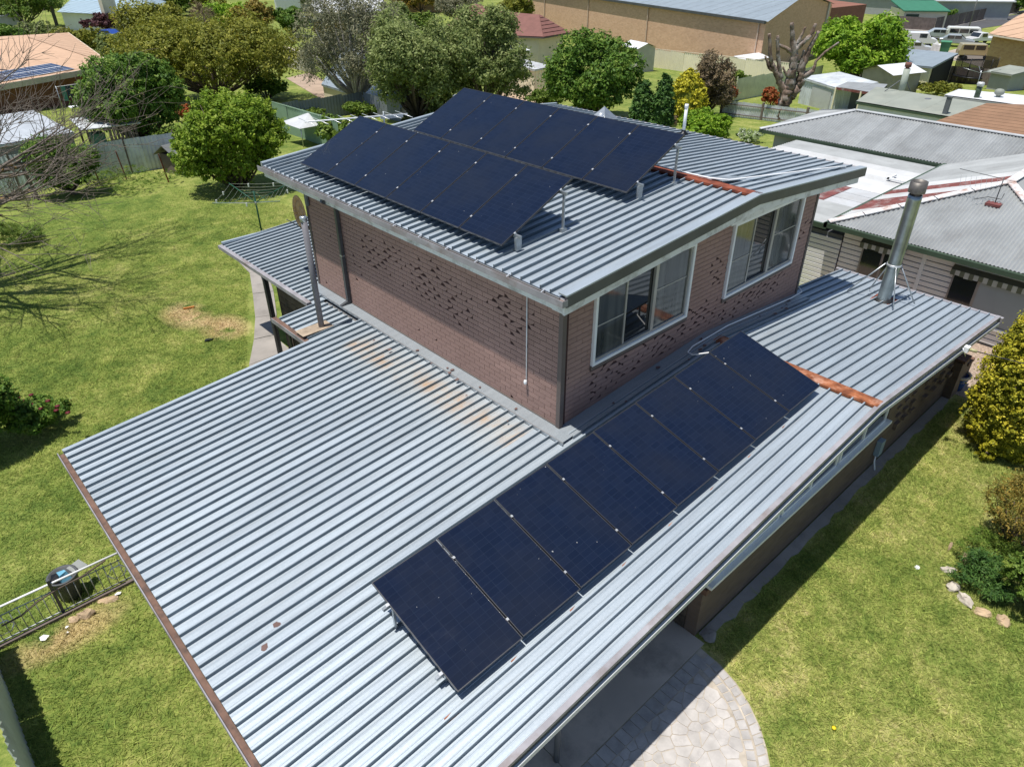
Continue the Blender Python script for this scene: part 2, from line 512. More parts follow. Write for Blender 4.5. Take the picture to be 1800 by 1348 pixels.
def inner(off):
    res = []
    for i, p in enumerate(EDGE):
        a = Vector(EDGE[max(i-1, 0)]); b_ = Vector(EDGE[min(i+1, len(EDGE)-1)])
        t = (b_-a).normalized(); n = Vector((t.y, -t.x))
        if n.x > 0: n = -n
        res.append((p[0]+n.x*off, p[1]+n.y*off))
    return res
# border course of squarish stones along the curved edge (two rows)
def along(poly, step):
    out = [Vector(poly[0])]; need = step; i = 0; cur = Vector(poly[0])
    while i < len(poly)-1:
        nx = Vector(poly[i+1]); L = (nx-cur).length
        if L >= need: cur = cur + (nx-cur).normalized()*need; out.append(cur.copy()); need = step
        else: need -= L; cur = nx; i += 1
    return out
for r0, r1 in ((.015, .17), (.185, .33)):
    A = along(inner(r0), .165); B = inner(r1)
    Bl = along(B, .165*sum((Vector(B[i+1])-Vector(B[i])).length for i in range(len(B)-1))/max(.1, sum((Vector(EDGE[i+1])-Vector(EDGE[i])).length for i in range(len(EDGE)-1))))
    for i in range(min(len(A), len(Bl))-1):
        if A[i].y > -3.46: continue
        p = shrink([tuple(A[i]), tuple(A[i+1]), tuple(Bl[i+1]), tuple(Bl[i])], .007+random.random()*.006)
        if len(p) >= 3:
            if sum(p[k][0]*p[(k+1) % len(p)][1]-p[(k+1) % len(p)][0]*p[k][1] for k in range(len(p))) < 0: p = p[::-1]
            z = -2.788+random.uniform(-.002, .003)
            MB().slab([(x, y, z) for x, y in p], .02).build('edge_stone', EDGEP, drive)
# straight border along the carport slab
x = -.12
while x > -6.4:
    wd = random.uniform(.17, .23)
    p = [(x-wd+.01, -3.67), (x-.006, -3.67+random.uniform(-.01, .01)), (x-.006, -3.445), (x-wd+.01, -3.445)]
    MB().slab([(a, b_, -2.787) for a, b_ in p], .02).build('edge_stone', EDGEP, drive)
    x -= wd
# crazy paving field: voronoi cells
seeds = []
while len(seeds) < 520:
    p = (random.uniform(-6.4, .2), random.uniform(-6.6, -3.5))
    if all((p[0]-q[0])**2+(p[1]-q[1])**2 > .0125*(.5+random.random()*1.9) for q in seeds): seeds.append(p)
    elif random.random() < .02: seeds.append(p)
inn = inner(.345)
def inside(p, poly):
    c = False
    for i in range(len(poly)):
        a, b_ = poly[i], poly[i-1]
        if (a[1] > p[1]) != (b_[1] > p[1]) and p[0] < (b_[0]-a[0])*(p[1]-a[1])/(b_[1]-a[1])+a[0]: c = not c
    return c
field = [(-6.5, -3.68)] + [(-.45, -3.68)] + [q for q in inn if q[1] < -3.7] + [(-6.5, -6.6)]
for p in seeds:
    if not inside(p, field): continue
    cell = [(p[0]-.6, p[1]-.6), (p[0]+.6, p[1]-.6), (p[0]+.6, p[1]+.6), (p[0]-.6, p[1]+.6)]
    for q in seeds:
        if q is p or (q[0]-p[0])**2+(q[1]-p[1])**2 > 1.0: continue
        n = (q[0]-p[0], q[1]-p[1]); cell = clip(cell, n, (q[0]**2+q[1]**2-p[0]**2-p[1]**2)/2)
        if len(cell) < 3: break
    cell = clip(cell, (0, 1), -3.685)
    for i in range(len(inn)-1):
        a, b_ = inn[i], inn[i+1]
        if min((a[0]-p[0])**2+(a[1]-p[1])**2, (b_[0]-p[0])**2+(b_[1]-p[1])**2) > 1.2: continue
        n = (-(b_[1]-a[1]), b_[0]-a[0]); d = a[0]*n[0]+a[1]*n[1]
        if p[0]*n[0]+p[1]*n[1] > d: n = (-n[0], -n[1]); d = -d
        cell = clip(cell, n, d)
    if len(cell) < 3: continue
    cell = shrink(cell, random.uniform(.0035, .007))
    if len(cell) < 3: continue
    # wobble: subdivide edges so outlines are not straight
    w2 = []
    for i in range(len(cell)):
        a, b_ = Vector(cell[i]), Vector(cell[(i+1) % len(cell)])
        w2.append(a.lerp(b_, .08)); mdp = a.lerp(b_, .5); L = (b_-a).length
        w2.append(mdp + Vector((random.uniform(-1, 1), random.uniform(-1, 1)))*L*.04); w2.append(a.lerp(b_, .92))
    MB().slab([(q.x, q.y, -2.7885+random.uniform(-.0015, .002)) for q in w2], .02).build('paving_stone', STAMP, drive)
# rough concrete strip along the front wall
random.seed(9)
edge = []
x = .25
while x < 11.3:
    edge.append((x, -3.41-random.uniform(0, .09))); x += random.uniform(.12, .35)
st = MB(); 
for i in range(len(edge)-1):
    st.slab([(edge[i][0], edge[i][1], -2.772), (edge[i+1][0], edge[i+1][1], -2.772), (edge[i+1][0], -3.245, -2.765), (edge[i][0], -3.245, -2.765)], .05)
tag(st.build('footing_strip', CONC), kind='structure')
sheet('gravel_yard', M('gravel', (.27, .2, .155), .95, var=.35, scale=25, col2=(.36, .28, .22), bmp=.6, bsc=45), [(11.45, -3.9), (16.5, -8.0), (16.5, 2.3), (11.45, 2.3)], .012)

# ------------------------------------------------------------------ main house
SL, SB, XR = .0656, -.0991, 4.4449
def zl(x): return SL*x if x < XR else SL*XR+SB*(x-XR)
UE, US, UR, UB = 2.8024, .07156, 5.068, -.0850
def zu(x): return UE+US*(x+.3148) if x < UR else 3.1876+UB*(x-UR)

house = thing('house', 'two-storey brown shingle house with ribbed grey metal roofs and black solar panels', 'house', (4, 3, -2.8))
HOFF = Vector((-4, -3, 2.8))
class _H:      # wrapper so that house parts can be given in world coordinates
    pass
def hp(o, parent=None):
    """attach a mesh built in world coordinates to the house (or to a house part)"""
    if parent is None:
        o.parent = house; o.location = Vector(o.location) + HOFF
    else:
        o.parent = parent
    return o
def hb(name, mat, x0, x1, y0, y1, z0, z1, parent=None, bev=0):
    o = box(name, mat, None, x0, x1, y0, y1, z0, z1, bev); return hp(o, parent)
def hm(b, name, mat, parent=None): return hp(b.build(name, mat), parent)

# --- roof trays (pan + standing rib), each its own sheet
PITCH = .2165
def tray_mesh(name, x0, x1, zf, pitch, mat, breaks=(), h=.058):
    """profile across y, swept along x from x0 to x1 following zf (rib tops at zf)"""
    rw = .028
    pr = [(0, -h), (.045, -h), (.050, -h+.004), (.058, -h+.004), (.063, -h), (pitch*.55, -h+.0015), (pitch-.075, -h), (pitch-.070, -h+.004), (pitch-.062, -h+.004),
          (pitch-.057, -h), (pitch-rw-.002, -h), (pitch-rw-.004, -.004), (pitch-rw+.004, 0), (pitch-.004, 0), (pitch-.001, -.004), (pitch+.003, -h-.001)]
    xs = [x0] + list(breaks) + [x1]
    b = MB(); n = len(pr)
    for x in xs:
        for (y, z) in pr: b.v.append((x, y, zf(x)+z))
    for i in range(len(xs)-1):
        for j in range(n-1):
            b.f.append((i*n+j, (i+1)*n+j, (i+1)*n+j+1, i*n+j+1)); b.sm.append(False)
    # turned-up rib ends
    b.f.append((10, 15, 14, 13, 12, 11)); b.sm.append(False)
    me = b.mesh(name, mat); me.materials.append(RIB_SHADE)
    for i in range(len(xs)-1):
        for j in (10, 11): me.polygons[i*(n-1)+j].material_index = 1  # only the -y rib faces get the painted shade
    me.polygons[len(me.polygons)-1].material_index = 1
    return me

under = M('roof_underside', (.16, .16, .16), .8)
lower_roof = hm(MB().slab([(-6.60, -3.66, zl(-6.6)-.085), (XR, -3.66, zl(XR)-.085), (XR, -.1, zl(XR)-.085), (-.05, -.1, -.088), (-.05, 6.08, -.088), (-6.6, 6.08, zl(-6.6)-.085)], .05)
                .slab([(XR+.002, -3.66, zl(XR)-.085), (11.4, -3.66, zl(11.4)-.085), (11.4, .34, zl(11.4)-.085), (XR+.002, .34, zl(XR)-.085)], .05), 'lower_roof', under)
lower_roof['label'] = 'wide low ribbed metal roof over carport and ground floor'
f_short = tray_mesh('roof_sheet', -6.63, -.21, zl, PITCH, ZINC)
f_long = tray_mesh('roof_sheet', -6.63, XR-.12, zl, PITCH, ZINC)
b_long = tray_mesh('roof_sheet', XR+.10, 11.43, zl, PITCH, ZINC)
b_short = tray_mesh('roof_sheet', 8.50, 11.43, zl, PITCH, ZINC)
y = -3.68
k = 0
while y < 6.0:
    if y < -.36:
        link('roof_sheet', f_long, lower_roof, (0, y, 0)); link('roof_sheet', b_long, lower_roof, (0, y, 0))
    else:
        link('roof_sheet', f_short, lower_roof, (0, y, 0))
        if y < .2: link('roof_sheet', b_short, lower_roof, (0, y, 0))
    y += PITCH; k += 1
YTOP = y
# ridge capping of the lower roof, rusty, bent over the ridge; last piece cleaner
def ridgecap(name, mat, y0, y1, hw, parent, zf, xr, lift=.006):
    b = MB()
    P = []
    for x in (xr-hw, xr-hw+.004, xr, xr+hw-.004, xr+hw):
        P.append((x, zf(min(max(x, xr-hw), xr+hw))+lift))
    P[0] = (xr-hw, P[1][1]-.045); P[4] = (xr+hw, P[3][1]-.03)
    for i in range(4):
        b.poly([(P[i][0], y0, P[i][1]), (P[i+1][0], y0, P[i+1][1]), (P[i+1][0], y1, P[i+1][1]), (P[i][0], y1, P[i][1])])
    return hp(b.build(name, mat), parent)
ridgecap('ridge_capping', RUST, -3.20, -.3, .15, lower_roof, zl, XR)
ridgecap('ridge_capping', RUST, -3.70, -3.19, .135, lower_roof, zl, XR, .009)
# flashing round the foot of the upper storey
b = MB()
b.slab([(-.26, -.33, zl(-.26)+.006), (-.0, -.33, .006), (.0, 8.4, .006), (-.26, 8.4, zl(-.26)+.006)], .012)
hm(b, 'apron_flashing', FLAS2, lower_roof)
b = MB()
for xa, xb in ((.002, XR), (XR, 8.42)):
    b.slab([(xa, -.33, zl(xa)-.02), (xb, -.33, zl(xb)-.02), (xb, .02, zl(xb)+.012), (xa, .02, zl(xa)+.012)], .012)
    b.slab([(xa, -.35, zl(xa)+.008), (xb, -.35, zl(xb)+.008), (xb, -.325, zl(xb)+.008), (xa, -.325, zl(xa)+.008)], .05)
hm(b, 'apron_flashing', FLAS2, lower_roof)
b = MB()
for i, yy in enumerate(np.arange(.0, 6.0, PITCH)):
    b.box(-.375, -.355, -.42+.0, 0, 0, 0) if False else None
b.slab([(-.275, -.35, zl(-.27)+.010), (-.25, -.35, zl(-.25)+.010), (-.25, 8.38, zl(-.25)+.010), (-.275, 8.38, zl(-.27)+.010)], .05)
hm(b, 'flashing_edge', GALV, lower_roof)
# barge of the lower roof (towards the lawn): metal cap, dark glossy face, pale board
def seg(b, y0, y1, dz0, dz1, xs):
    for xa, xb in zip(xs[:-1], xs[1:]):
        b.hexa([(xa, y0, zl(xa)+dz0), (xb, y0, zl(xb)+dz0), (xb, y1, zl(xb)+dz0), (xa, y1, zl(xa)+dz0),
                (xa, y0, zl(xa)+dz1), (xb, y0, zl(xb)+dz1), (xb, y1, zl(xb)+dz1), (xa, y1, zl(xa)+dz1)])
    return b
XS = [-6.64, XR, 11.43]
hm(seg(MB(), -3.735, -3.655, -.05, .004, XS), 'barge_cap', GUTTER, lower_roof)
GLOSSD = M('glossy_barge', (.13, .13, .10), .22, .5, var=.15)
hm(seg(MB(), -3.715, -3.66, -.16, -.0515, XS), 'barge_face', GLOSSD, lower_roof)
hm(seg(MB(), -3.755, -3.66, -.245, -.1615, XS), 'barge_board', M('pale_barge_board', (.52, .54, .56), .5, var=.08, scale=2), lower_roof)
hm(seg(MB(), YTOP-.01, YTOP+.05, -.10, .004, [-6.64, -1.55]), 'barge_cap', ZINC, lower_roof)
# gutter along the low edge
b = MB(); zg = zl(-6.63)-.055
b.box(-6.735, -6.72, -3.78, YTOP+.06, zg-.09, zg+.01); b.box(-6.72, -6.63, -3.78, YTOP+.06, zg-.10, zg-.085)
hm(b, 'gutter', GUTTER, lower_roof)
hb('gutter_debris', BROWNG, -6.717, -6.632, -3.77, YTOP+.04, zg-.084, zg-.035, lower_roof)
hb('gutter', GUTTER, 11.44, 11.54, -3.78, .4, zl(11.43)-.16, zl(11.43)-.05, lower_roof)
hb('fascia', TRIMB, -6.62, -6.59, -3.65, YTOP, zg-.2, zg-.01, lower_roof)
# porch roofs stepping back on the yard side
p2 = tray_mesh('roof_sheet', -1.52, -.34, lambda x: zl(x)-.035, PITCH, ZINC)
p1 = tray_mesh('roof_sheet', -.60, .0, lambda x: zl(x)-.005, PITCH, ZINC2)
p1b = tray_mesh('roof_sheet', -.60, 5.0, lambda x: zl(x)-.005, PITCH, ZINC2)
porch_roof = hm(MB().slab([(-1.5, YTOP+.06, -.23), (-.05, YTOP+.06, -.13), (-.05, 7.72, -.13), (-1.5, 7.72, -.23)], .04).slab([(-.58, 7.74, -.15), (8.3, 7.74, -.15), (8.3, 12.8, -.15), (-.58, 12.8, -.15)], .04), 'porch_roof', under)
y = YTOP+.06
while y < 7.6: link('roof_sheet', p2, porch_roof, (0, y, 0)); y += PITCH
while y < 12.7:
    link('roof_sheet', p1 if y < 8.36 else p1b, porch_roof, (0, y, 0)); y += PITCH
hb('gutter', GUTTER, -.72, -.60, 7.75, 12.85, -.17, -.075, porch_roof)
hb('gutter', BROWNG, -1.64, -1.52, YTOP+.05, 7.78, -.25, -.165, porch_roof)
hb('gutter_edge', GUTTER, -1.655, -1.642, YTOP+.05, 7.78, -.26, -.15, porch_roof)
hb('barge_cap', ZINC2, -.60, 5, 12.78, 12.86, -.06, .0, porch_roof)

# --- lower storey walls
lw = hb('front_wall', BRICKD, .157, 11.1, -3.22, -3.0, -2.8, -1.75)
hb('front_wall', BRICKD, 7.05, 11.1, -3.22, -3.0, -1.749, -.56)
x = .16
while x < 7.0:
    hp(box('sill_brick', ROWLOCK, None, x, x+.078, -3.275, -3.02, -1.748, -1.62+random.uniform(-.004, .004)), lw); x += .087
hb('carport_wall', TIMB, .157, .30, -2.998, 6.0, -2.8, -.12)
pw = hb('side_wall', TIMB, .31, 11.0, 5.9, 6.0, -2.8, -.3)
for i in range(9):     # dark plank cladding inside the carport
    hp(box('plank', TIMB, None, .120, .156, -2.99, 5.8, -2.75+.28*i, -2.75+.28*i+.265), pw)
# strip of front windows under the eave
sill = hb('window_sill', WHITE, .2, 7.04, -3.33, -3.0, -1.605, -1.545)
def lowwin(xa, xb):
    wf = hb('window', WHITE, xa, xb, -3.235, -3.15, -1.54, -1.48)
    for a, c in ((xa, xa+.06), ((xa+xb)/2-.03, (xa+xb)/2+.03), (xb-.06, xb)):
        hp(box('frame', WHITE, None, a, c, -3.235, -3.15, -1.478, -.42), wf)
    hp(box('frame', WHITE, None, xa, xb, -3.236, -3.16, -.418, -.30), wf)
    hp(box('pane', GLASS, None, xa+.06, (xa+xb)/2-.03, -3.20, -3.19, -1.478, -.42), wf)
    hp(box('pane', GLASS, None, (xa+xb)/2+.03, xb-.06, -3.21, -3.20, -1.478, -.42), wf)
for xa, xb in ((.35, 2.45), (2.55, 4.65), (4.75, 6.9)): lowwin(xa, xb)
hm(seg(MB(), -3.66, -3.1, -.20, -.18, [.16, XR, 11.3]), 'soffit', WHITEP)
for xx in (7.5, 7.9, 8.3, 9.1, 9.6, 10.1, 10.6):   # protruding clinkers near the far end
    for q in range(3):
        hp(box('proud_brick', BRICKD, None, xx+q*.07, xx+q*.07+.22, -3.26-.02*q, -3.2, -1.55-.25*q+random.uniform(-.1, .1), -1.47-.25*q), lw)
# stepped garden wall that carries on past the far end
gw = thing('garden_wall', 'low dark clinker brick wall stepping past the far end of the house', 'wall', (11.1, -3.2, -2.8))
box('wall_block', BRICKD, gw, .0, .55, -.22, .02, 0, 1.05); box('wall_block', BRICKD, gw, .552, .95, -.22, .02, 0, .8)
for i in range(6): box('coping_brick', ROWLOCK, gw, .02+.155*i, .155+.155*i, -.25, .05, (1.052 if i < 3 else .802), (1.13 if i < 3 else .88))
# porch walls: boards
for (xw, ya, yb, z1) in ((-.32, 7.78, 10.2, -.2), (-1.22, 6.0, 7.7, -.32)):
    wl = hb('porch_wall', TIMB, xw, xw+.1, ya, yb, -2.8, z1)
    zz = -2.78
    while zz < z1-.2:
        hp(box('weatherboard', TIMB, None, xw-.022, xw-.002, ya+.01, yb-.01, zz, zz+.185), wl); zz += .195
    hp(box('end_board', TIMB, None, xw-.03, xw+.1, yb+.002, yb+.03, -2.8, z1), wl)
    hp(box('pipe_rail', GALV, None, xw-.06, xw-.03, ya, yb, -1.75, -1.72), wl)
hb('porch_end_wall', TIMB, -.2, 8, 7.7, 7.77, -2.8, -.25)
hb('porch_post', FLASH, -.62, -.54, 10.21, 10.29, -2.8, -.13)
dp = hm(MB().tube([(-.68, 10.2, -.15), (-.66, 10.2, -.3), (-.66, 10.2, -2.78)], .042, 10), 'downpipe', FLASH)
hm(MB().tube([(-1.58, 7.72, -.25), (-1.56, 7.72, -.4), (-1.3, 7.73, -.6), (-1.3, 7.73, -2.78)], .035, 8), 'downpipe', FLASH)
for (xx, yy) in ((-3.15, -3.12), (-6.4, -3.12), (-6.4, 1.4), (-6.4, 5.9), (-3.15, 5.9)):
    hm(MB().tube([(xx, yy, -2.8), (xx, yy, zl(xx)-.12)], .045, 12), 'carport_post', GREYP)
hb('carport_beam', TRIMB, -6.5, .1, -3.20, -3.06, -.62, -.5) if False else None

# --- upper storey
wall_l = hm(MB().prism([(.02, .0, -.3), (.02, 8.38, -.3), (.02, 8.38, zu(0)-.1), (.02, 0, zu(0)-.1)], (.12, 0, 0)), 'upper_side_wall', TAR)
XW = 8.38
win = ((.81, 3.52, 1.03, 2.50), (4.93, 7.64, .975, 2.52))
pts = [(0.02, .02, -.5), (XW, .02, -.5), (XW, .02, zu(XW)-.12), (UR, .02, zu(UR)-.12), (0.02, .02, zu(0)-.12)]
wb = MB()
def wq(xa, xb, za, zb): wb.box(xa, xb, .02, .14, za, zb)
wq(.142, .81, -.5, 2.6); wq(3.52, 4.93, -.5, 2.95); wq(7.64, XW, -.5, 2.75)
wq(.81, 3.52, -.5, 1.03); wq(4.93, 7.64, -.5, .975)
wb.box(.142, XW, .02, .14, 2.50, 2.66)
wall_r = hm(wb, 'upper_end_wall', TAR)
hm(MB().box(.15, XW-.01, 8.25, 8.38, -.5, 2.6).box(XW-.12, XW, .15, 8.24, -.5, 2.6), 'upper_back_wall', SHING)
hm(MB().box(.2, 8.2, 3.2, 3.25, 0, 2.5).box(.2, 8.2, .2, 3.19, .45, .5).box(.2, 8.2, .2, 3.19, 2.68, 2.72).box(4.1, 4.2, .2, 3.19, .51, 2.67), 'room_lining', M('room_lining', (.10, .10, .105), .9))

SHW, SHH, SHT = .300, .0975, .010
def shingle_meshes():
    res = []
    r = random.Random(3)
    Wd, Hh = SHW-.009, SHH-.0085
    full = [(0, 0), (Wd, 0), (Wd, Hh), (0, Hh)]
    vars_ = [full, full]
    for k in range(7):
        a, c = r.uniform(.05, .12), r.uniform(.04, .085)
        p = []
        cut = [(1,), (0,), (0, 1), (1,), (2,), (1, 3), (0,)][k]
        for i, (x, z) in enumerate(full):
            if i in cut:
                if i == 0: p += [(0, c), (a*.55, c*.75), (a, 0)]
                if i == 1: p += [(Wd-a, 0), (Wd-a*.4, c*.5), (Wd, c)]
                if i == 2: p += [(Wd, Hh-c), (Wd-a*.6, Hh-c*.6), (Wd-a, Hh)]
                if i == 3: p += [(a, Hh), (0, Hh-c)]
            else: p.append((x, z))
        vars_.append(p)
    for i, p in enumerate(vars_):
        res.append(MB().prism([(x, 0, z) for x, z in p], (0, -SHT, 0)).mesh('shingle', SHING))
    return res
SM = shingle_meshes()
rs = random.Random(21)
PLACE = []     # (distance, wall, origin, rotz, scale, variant)
camp = Vector((-7.52, -6.96, 7.49))
def blotch(u, v, spots): return max([0]+[1-((u-a)/ra)**2-((v-b_)/rb)**2 for a, b_, ra, rb in spots])
SPL = [(5.4, 1.55, .55, .45), (4.75, 1.75, .5, .3), (3.4, 1.6, .9, .55), (2.6, 1.35, .5, .5), (1.2, 1.85, .9, .3), (.9, 1.6, .25, .5), (6.2, 1.1, .1, .6)]
SPR = [(1.2, .55, .7, .35), (2.0, .6, .7, .35), (2.9, .65, .6, .4), (3.6, .75, .5, .35), (4.3, .8, .35, .45), (4.4, 1.6, .3, .45), (5.3, .55, .5, .3), (6.1, .5, .55, .35), (7.0, .65, .55, .35), (7.9, 1.6, .2, .4), (.8, .35, .3, .25)]
def course(U0, U1, zrow, row, cuts, make):
    u = U0 - (SHW/2 if row % 2 else 0)
    while u < U1:
        a, c = max(u, U0), min(u+SHW, U1)
        segs = [(a, c)]
        for (ca, cb) in cuts:
            ns = []
            for (p, q) in segs:
                if q <= ca or p >= cb: ns.append((p, q))
                else:
                    if p < ca: ns.append((p, ca))
                    if q > cb: ns.append((cb, q))
            segs = ns
        for (p, q) in segs:
            if q-p > .035: make(p, q-p, zrow)
        u += SHW
def mk_left(u, L, z):        # u runs from the near corner (y=0) towards +y; wall faces -x
    h = blotch(u, z, SPL)
    var = rs.choice([2, 3, 4, 5, 7, 8]) if rs.random() < h*1.3 else (rs.choice([0, 1]) if rs.random() > .015 else rs.choice([2, 3]))
    P = Vector((.018, u+L, z))
    PLACE.append(((P-camp).length, 0, P, -math.pi/2, L/SHW, var))
def mk_right(u, L, z):
    h = blotch(u, z, SPR)
    var = rs.choice([2, 3, 4, 5, 6, 7, 8]) if rs.random() < h*2.2 else (rs.choice([0, 1]) if rs.random() > .02 else rs.choice([2, 3]))
    P = Vector((u, .018, z))
    PLACE.append(((P-camp).length, 1, P, 0, L/SHW, var))
row = 0; z = .03
while z < 2.42:
    course(.07, 8.33, z, row, [], mk_left); z += SHH; row += 1
row = 0; z = -.13
while z < 2.95:
    cuts = [(wx0-.05, wx1+.05) for (wx0, wx1, wz0, wz1) in win if z+SHH > wz0-.09 and z < wz1+.02]
    lo, hi = .07, XW-.05
    # stay under the raking soffit and above the roof
    while lo < UR and zu(lo)-.33 < z: lo += .1
    while hi > UR and zu(hi)-.33 < z: hi -= .1
    if z < zl(XR):
        while hi > 5 and zl(hi) > z+.2: hi -= .1
    if hi > lo: course(lo, hi, z, row, cuts, mk_right)
    z += SHH; row += 1
PLACE.sort(key=lambda p: p[0])
IND = {0: 0, 1: 0}
rest = [MB(), MB()]
for i, (d, wl, P, rz, sx_, var) in enumerate(PLACE):
    par = (wall_l, wall_r)[wl]
    rot = (math.radians(rs.uniform(-.3, .3)), 0, rz)
    if i < 300:
        link('shingle', SM[var], par, P, rot, (sx_, 1, 1))
    else:
        mt = Matrix.Translation(P) @ Matrix.Rotation(rz, 4, 'Z') @ Matrix.Diagonal((sx_, 1, 1, 1))
        k0 = len(rest[wl].v)
        me = SM[var]
        rest[wl].v += [tuple(mt @ v.co) for v in me.vertices]
        for f in me.polygons:
            rest[wl].f.append(tuple(k0+j for j in f.vertices)); rest[wl].sm.append(False)
for wl in (0, 1):
    o = rest[wl].build('shingle_courses', SHING, (wall_l, wall_r)[wl]); o['kind'] = 'stuff'
# corner stops
hb('corner_trim', TRIMB, -.03, .066, -.03, .066, -.02, 2.42, None, .006)
hb('corner_trim', TRIMB, XW-.05, XW+.03, -.01, .05, -.15, 2.55)
hb('corner_trim', TRIMB, -.01, .05, 8.33, 8.41, -.02, 2.4)
hb('corner_trim', TRIMB, -.015, .017, 0.07, 8.33, -.04, .028)
# upper windows: frame, three sashes, mullions, sill
def upwin(x0, x1, z0, z1):
    wf = hb('window', WHITE, x0-.05, x1+.05, -.045, .06, z0-.055, z0)
    hp(box('frame', WHITE, None, x0-.05, x0+.01, -.045, .06, z0+.001, z1+.04), wf)
    hp(box('frame', WHITE, None, x1-.01, x1+.05, -.045, .06, z0+.001, z1+.04), wf)
    hp(box('frame', WHITE, None, x0+.011, x1-.011, -.04, .06, z1-.02, z1+.04), wf)
    hp(box('sill', TRIMB, None, x0-.07, x1+.07, -.03, .02, z0-.14, z0-.057), wf)
    a, c = x0+.30*(x1-x0), x0+.605*(x1-x0)
    alu = M('window_aluminium', (.42, .41, .39), .4, .4)
    for xx, wd, yy in ((x0+.02, .035, .0), (a, .04, .012), (c, .085, .0), (x1-.045, .035, .0)):
        hp(box('sash_stile', alu, None, xx-wd/2, xx+wd/2, yy-.012, yy+.04, z0+.055, z1-.022), wf)
    hp(box('sash_rail', alu, None, x0+.012, x1-.012, -.012, .04, z0+.002, z0+.053), wf)
    hp(box('fly_screen', SCREEN, None, x0+.04, a-.022, .015, .02, z0+.056, z1-.024), wf)
    hp(box('pane', GLASS, None, a+.022, c-.045, .05, .056, z0+.056, z1-.024), wf)
    hp(box('fly_screen', SCREEN, None, c+.045, x1-.065, .015, .02, z0+.056, z1-.024), wf)
    # transom bars seen behind the screens
    hp(box('transom', alu, None, x0+.04, a-.022, .005, .0145, (z0+z1)/2-.06, (z0+z1)/2-.04), wf)
    hp(box('transom', alu, None, c+.045, x1-.065, .005, .0145, (z0+z1)/2+.1, (z0+z1)/2+.12), wf)
for q in win: upwin(*q)
hb('window_head', WHITEP, 4.7, 7.7, -.05, .0, 2.56, 2.68)
# upper roof
uf = tray_mesh('roof_sheet', -.31, UR-.12, zu, .2205, ZINC2)
ub = tray_mesh('roof_sheet', UR+.10, 9.80, zu, .2205, ZINC2, h=.042)
YA, NT = -.20, 45
YB = YA+NT*.2205
upper_roof = hm(MB().slab([(-.33, YA, zu(-.33)-.08), (UR, YA, zu(UR)-.08), (UR, YB, zu(UR)-.08), (-.33, YB, zu(-.33)-.08)], .04)
                .slab([(UR+.002, YA, zu(UR)-.08), (9.78, YA, zu(9.78)-.08), (9.78, YB, zu(9.78)-.08), (UR+.002, YB, zu(UR)-.08)], .04), 'upper_roof', under)
upper_roof['label'] = 'raised gently gabled ribbed metal roof of the upper storey'
for i in range(NT):
    link('roof_sheet', uf, upper_roof, (0, YA+i*.2205, 0)); link('roof_sheet', ub, upper_roof, (0, YA+i*.2205, 0))
ridgecap('ridge_capping', RUST2, -.32, 4.3, .13, upper_roof, zu, UR)
ridgecap('ridge_capping', RUST2, 4.29, YB, .13, upper_roof, zu, UR, .009)
def useg(b, y0, y1, dz0, dz1, xs):
    for xa, xb in zip(xs[:-1], xs[1:]):
        b.hexa([(xa, y0, zu(xa)+dz0), (xb, y0, zu(xb)+dz0), (xb, y1, zu(xb)+dz0), (xa, y1, zu(xa)+dz0),
                (xa, y0, zu(xa)+dz1), (xb, y0, zu(xb)+dz1), (xb, y1, zu(xb)+dz1), (xa, y1, zu(xa)+dz1)])
    return b
UX = [-.31, UR, 9.82]
hm(useg(MB(), -.345, YA+.03, -.018, .006, UX), 'barge_cap', ZINC2, upper_roof)
hm(useg(MB(), -.352, -.30, -.20, -.0185, UX), 'barge_face', FLASH, upper_roof)
hm(useg(MB(), -.31, -.27, -.345, -.201, [-.31, UR, 9.6]), 'barge_board', WHITEP, upper_roof)
hm(useg(MB(), -.27, 0.0, -.36, -.335, [-.27, UR, 9.4]), 'soffit', WHITEP, upper_roof)
hm(useg(MB(), YB-.01, YB+.07, -.16, .01, UX), 'barge_cap', ZINC2, upper_roof)
# eave gutter and fascia on the yard side
zz = zu(-.345)-.06
b = MB(); b.box(-.42, -.408, -.36, YB+.05, zz-.10, zz+.012); b.box(-.408, -.30, -.36, YB+.05, zz-.10, zz-.088)
b.box(-.42, -.30, -.365, -.36, zz-.10, zz+.01)
hm(b, 'gutter', GUTTER, upper_roof)
hb('gutter_bed', BROWNG, -.407, -.301, -.355, YB+.03, zz-.087, zz-.045, upper_roof)
hb('fascia', WHITEP, -.30, -.27, -.30, YB, zz-.26, zz-.012, upper_roof)
hb('soffit', WHITEP, -.27, .02, -.27, YB, zz-.25, zz-.235, upper_roof)
for i in range(12):
    yy = .1+i*.8
    hp(MB().bar((-.42, yy, zz+.016), (-.31, yy+.03, zz+.03), .022, .004).build('gutter_strap', ALU), upper_roof)
hb('gutter', GUTTER, 9.81, 9.92, -.2, YB, zu(9.8)-.16, zu(9.8)-.05, upper_roof)
# bent-up patch plates on the ridge
hm(MB().slab([(5.25, 1.05, zu(5.25)+.02), (5.95, .75, zu(5.95)+.02), (5.85, .45, zu(5.85)+.03), (5.2, .6, zu(5.2)+.03)], .006), 'patch_plate', GALV, upper_roof)
# downpipe on the side wall
dw = hm(MB().box(-.09, -.012, 6.86, 6.94, .03, 2.36), 'downpipe', FLASH)
hm(MB().bar((-.05, 6.90, .06), (-.26, 6.92, -.02), .08, .07).bar((-.05, 6.90, 2.34), (-.38, 6.90, 2.56), .08, .07), 'downpipe_shoe', FLASH, dw)
hb('pipe_bracket', GALV, -.094, -.01, 6.85, 6.95, 1.2, 1.23, dw)
hb('porch_bracket', GREYP, -.06, -.02, 8.2, 8.32, 2.05, 2.42)
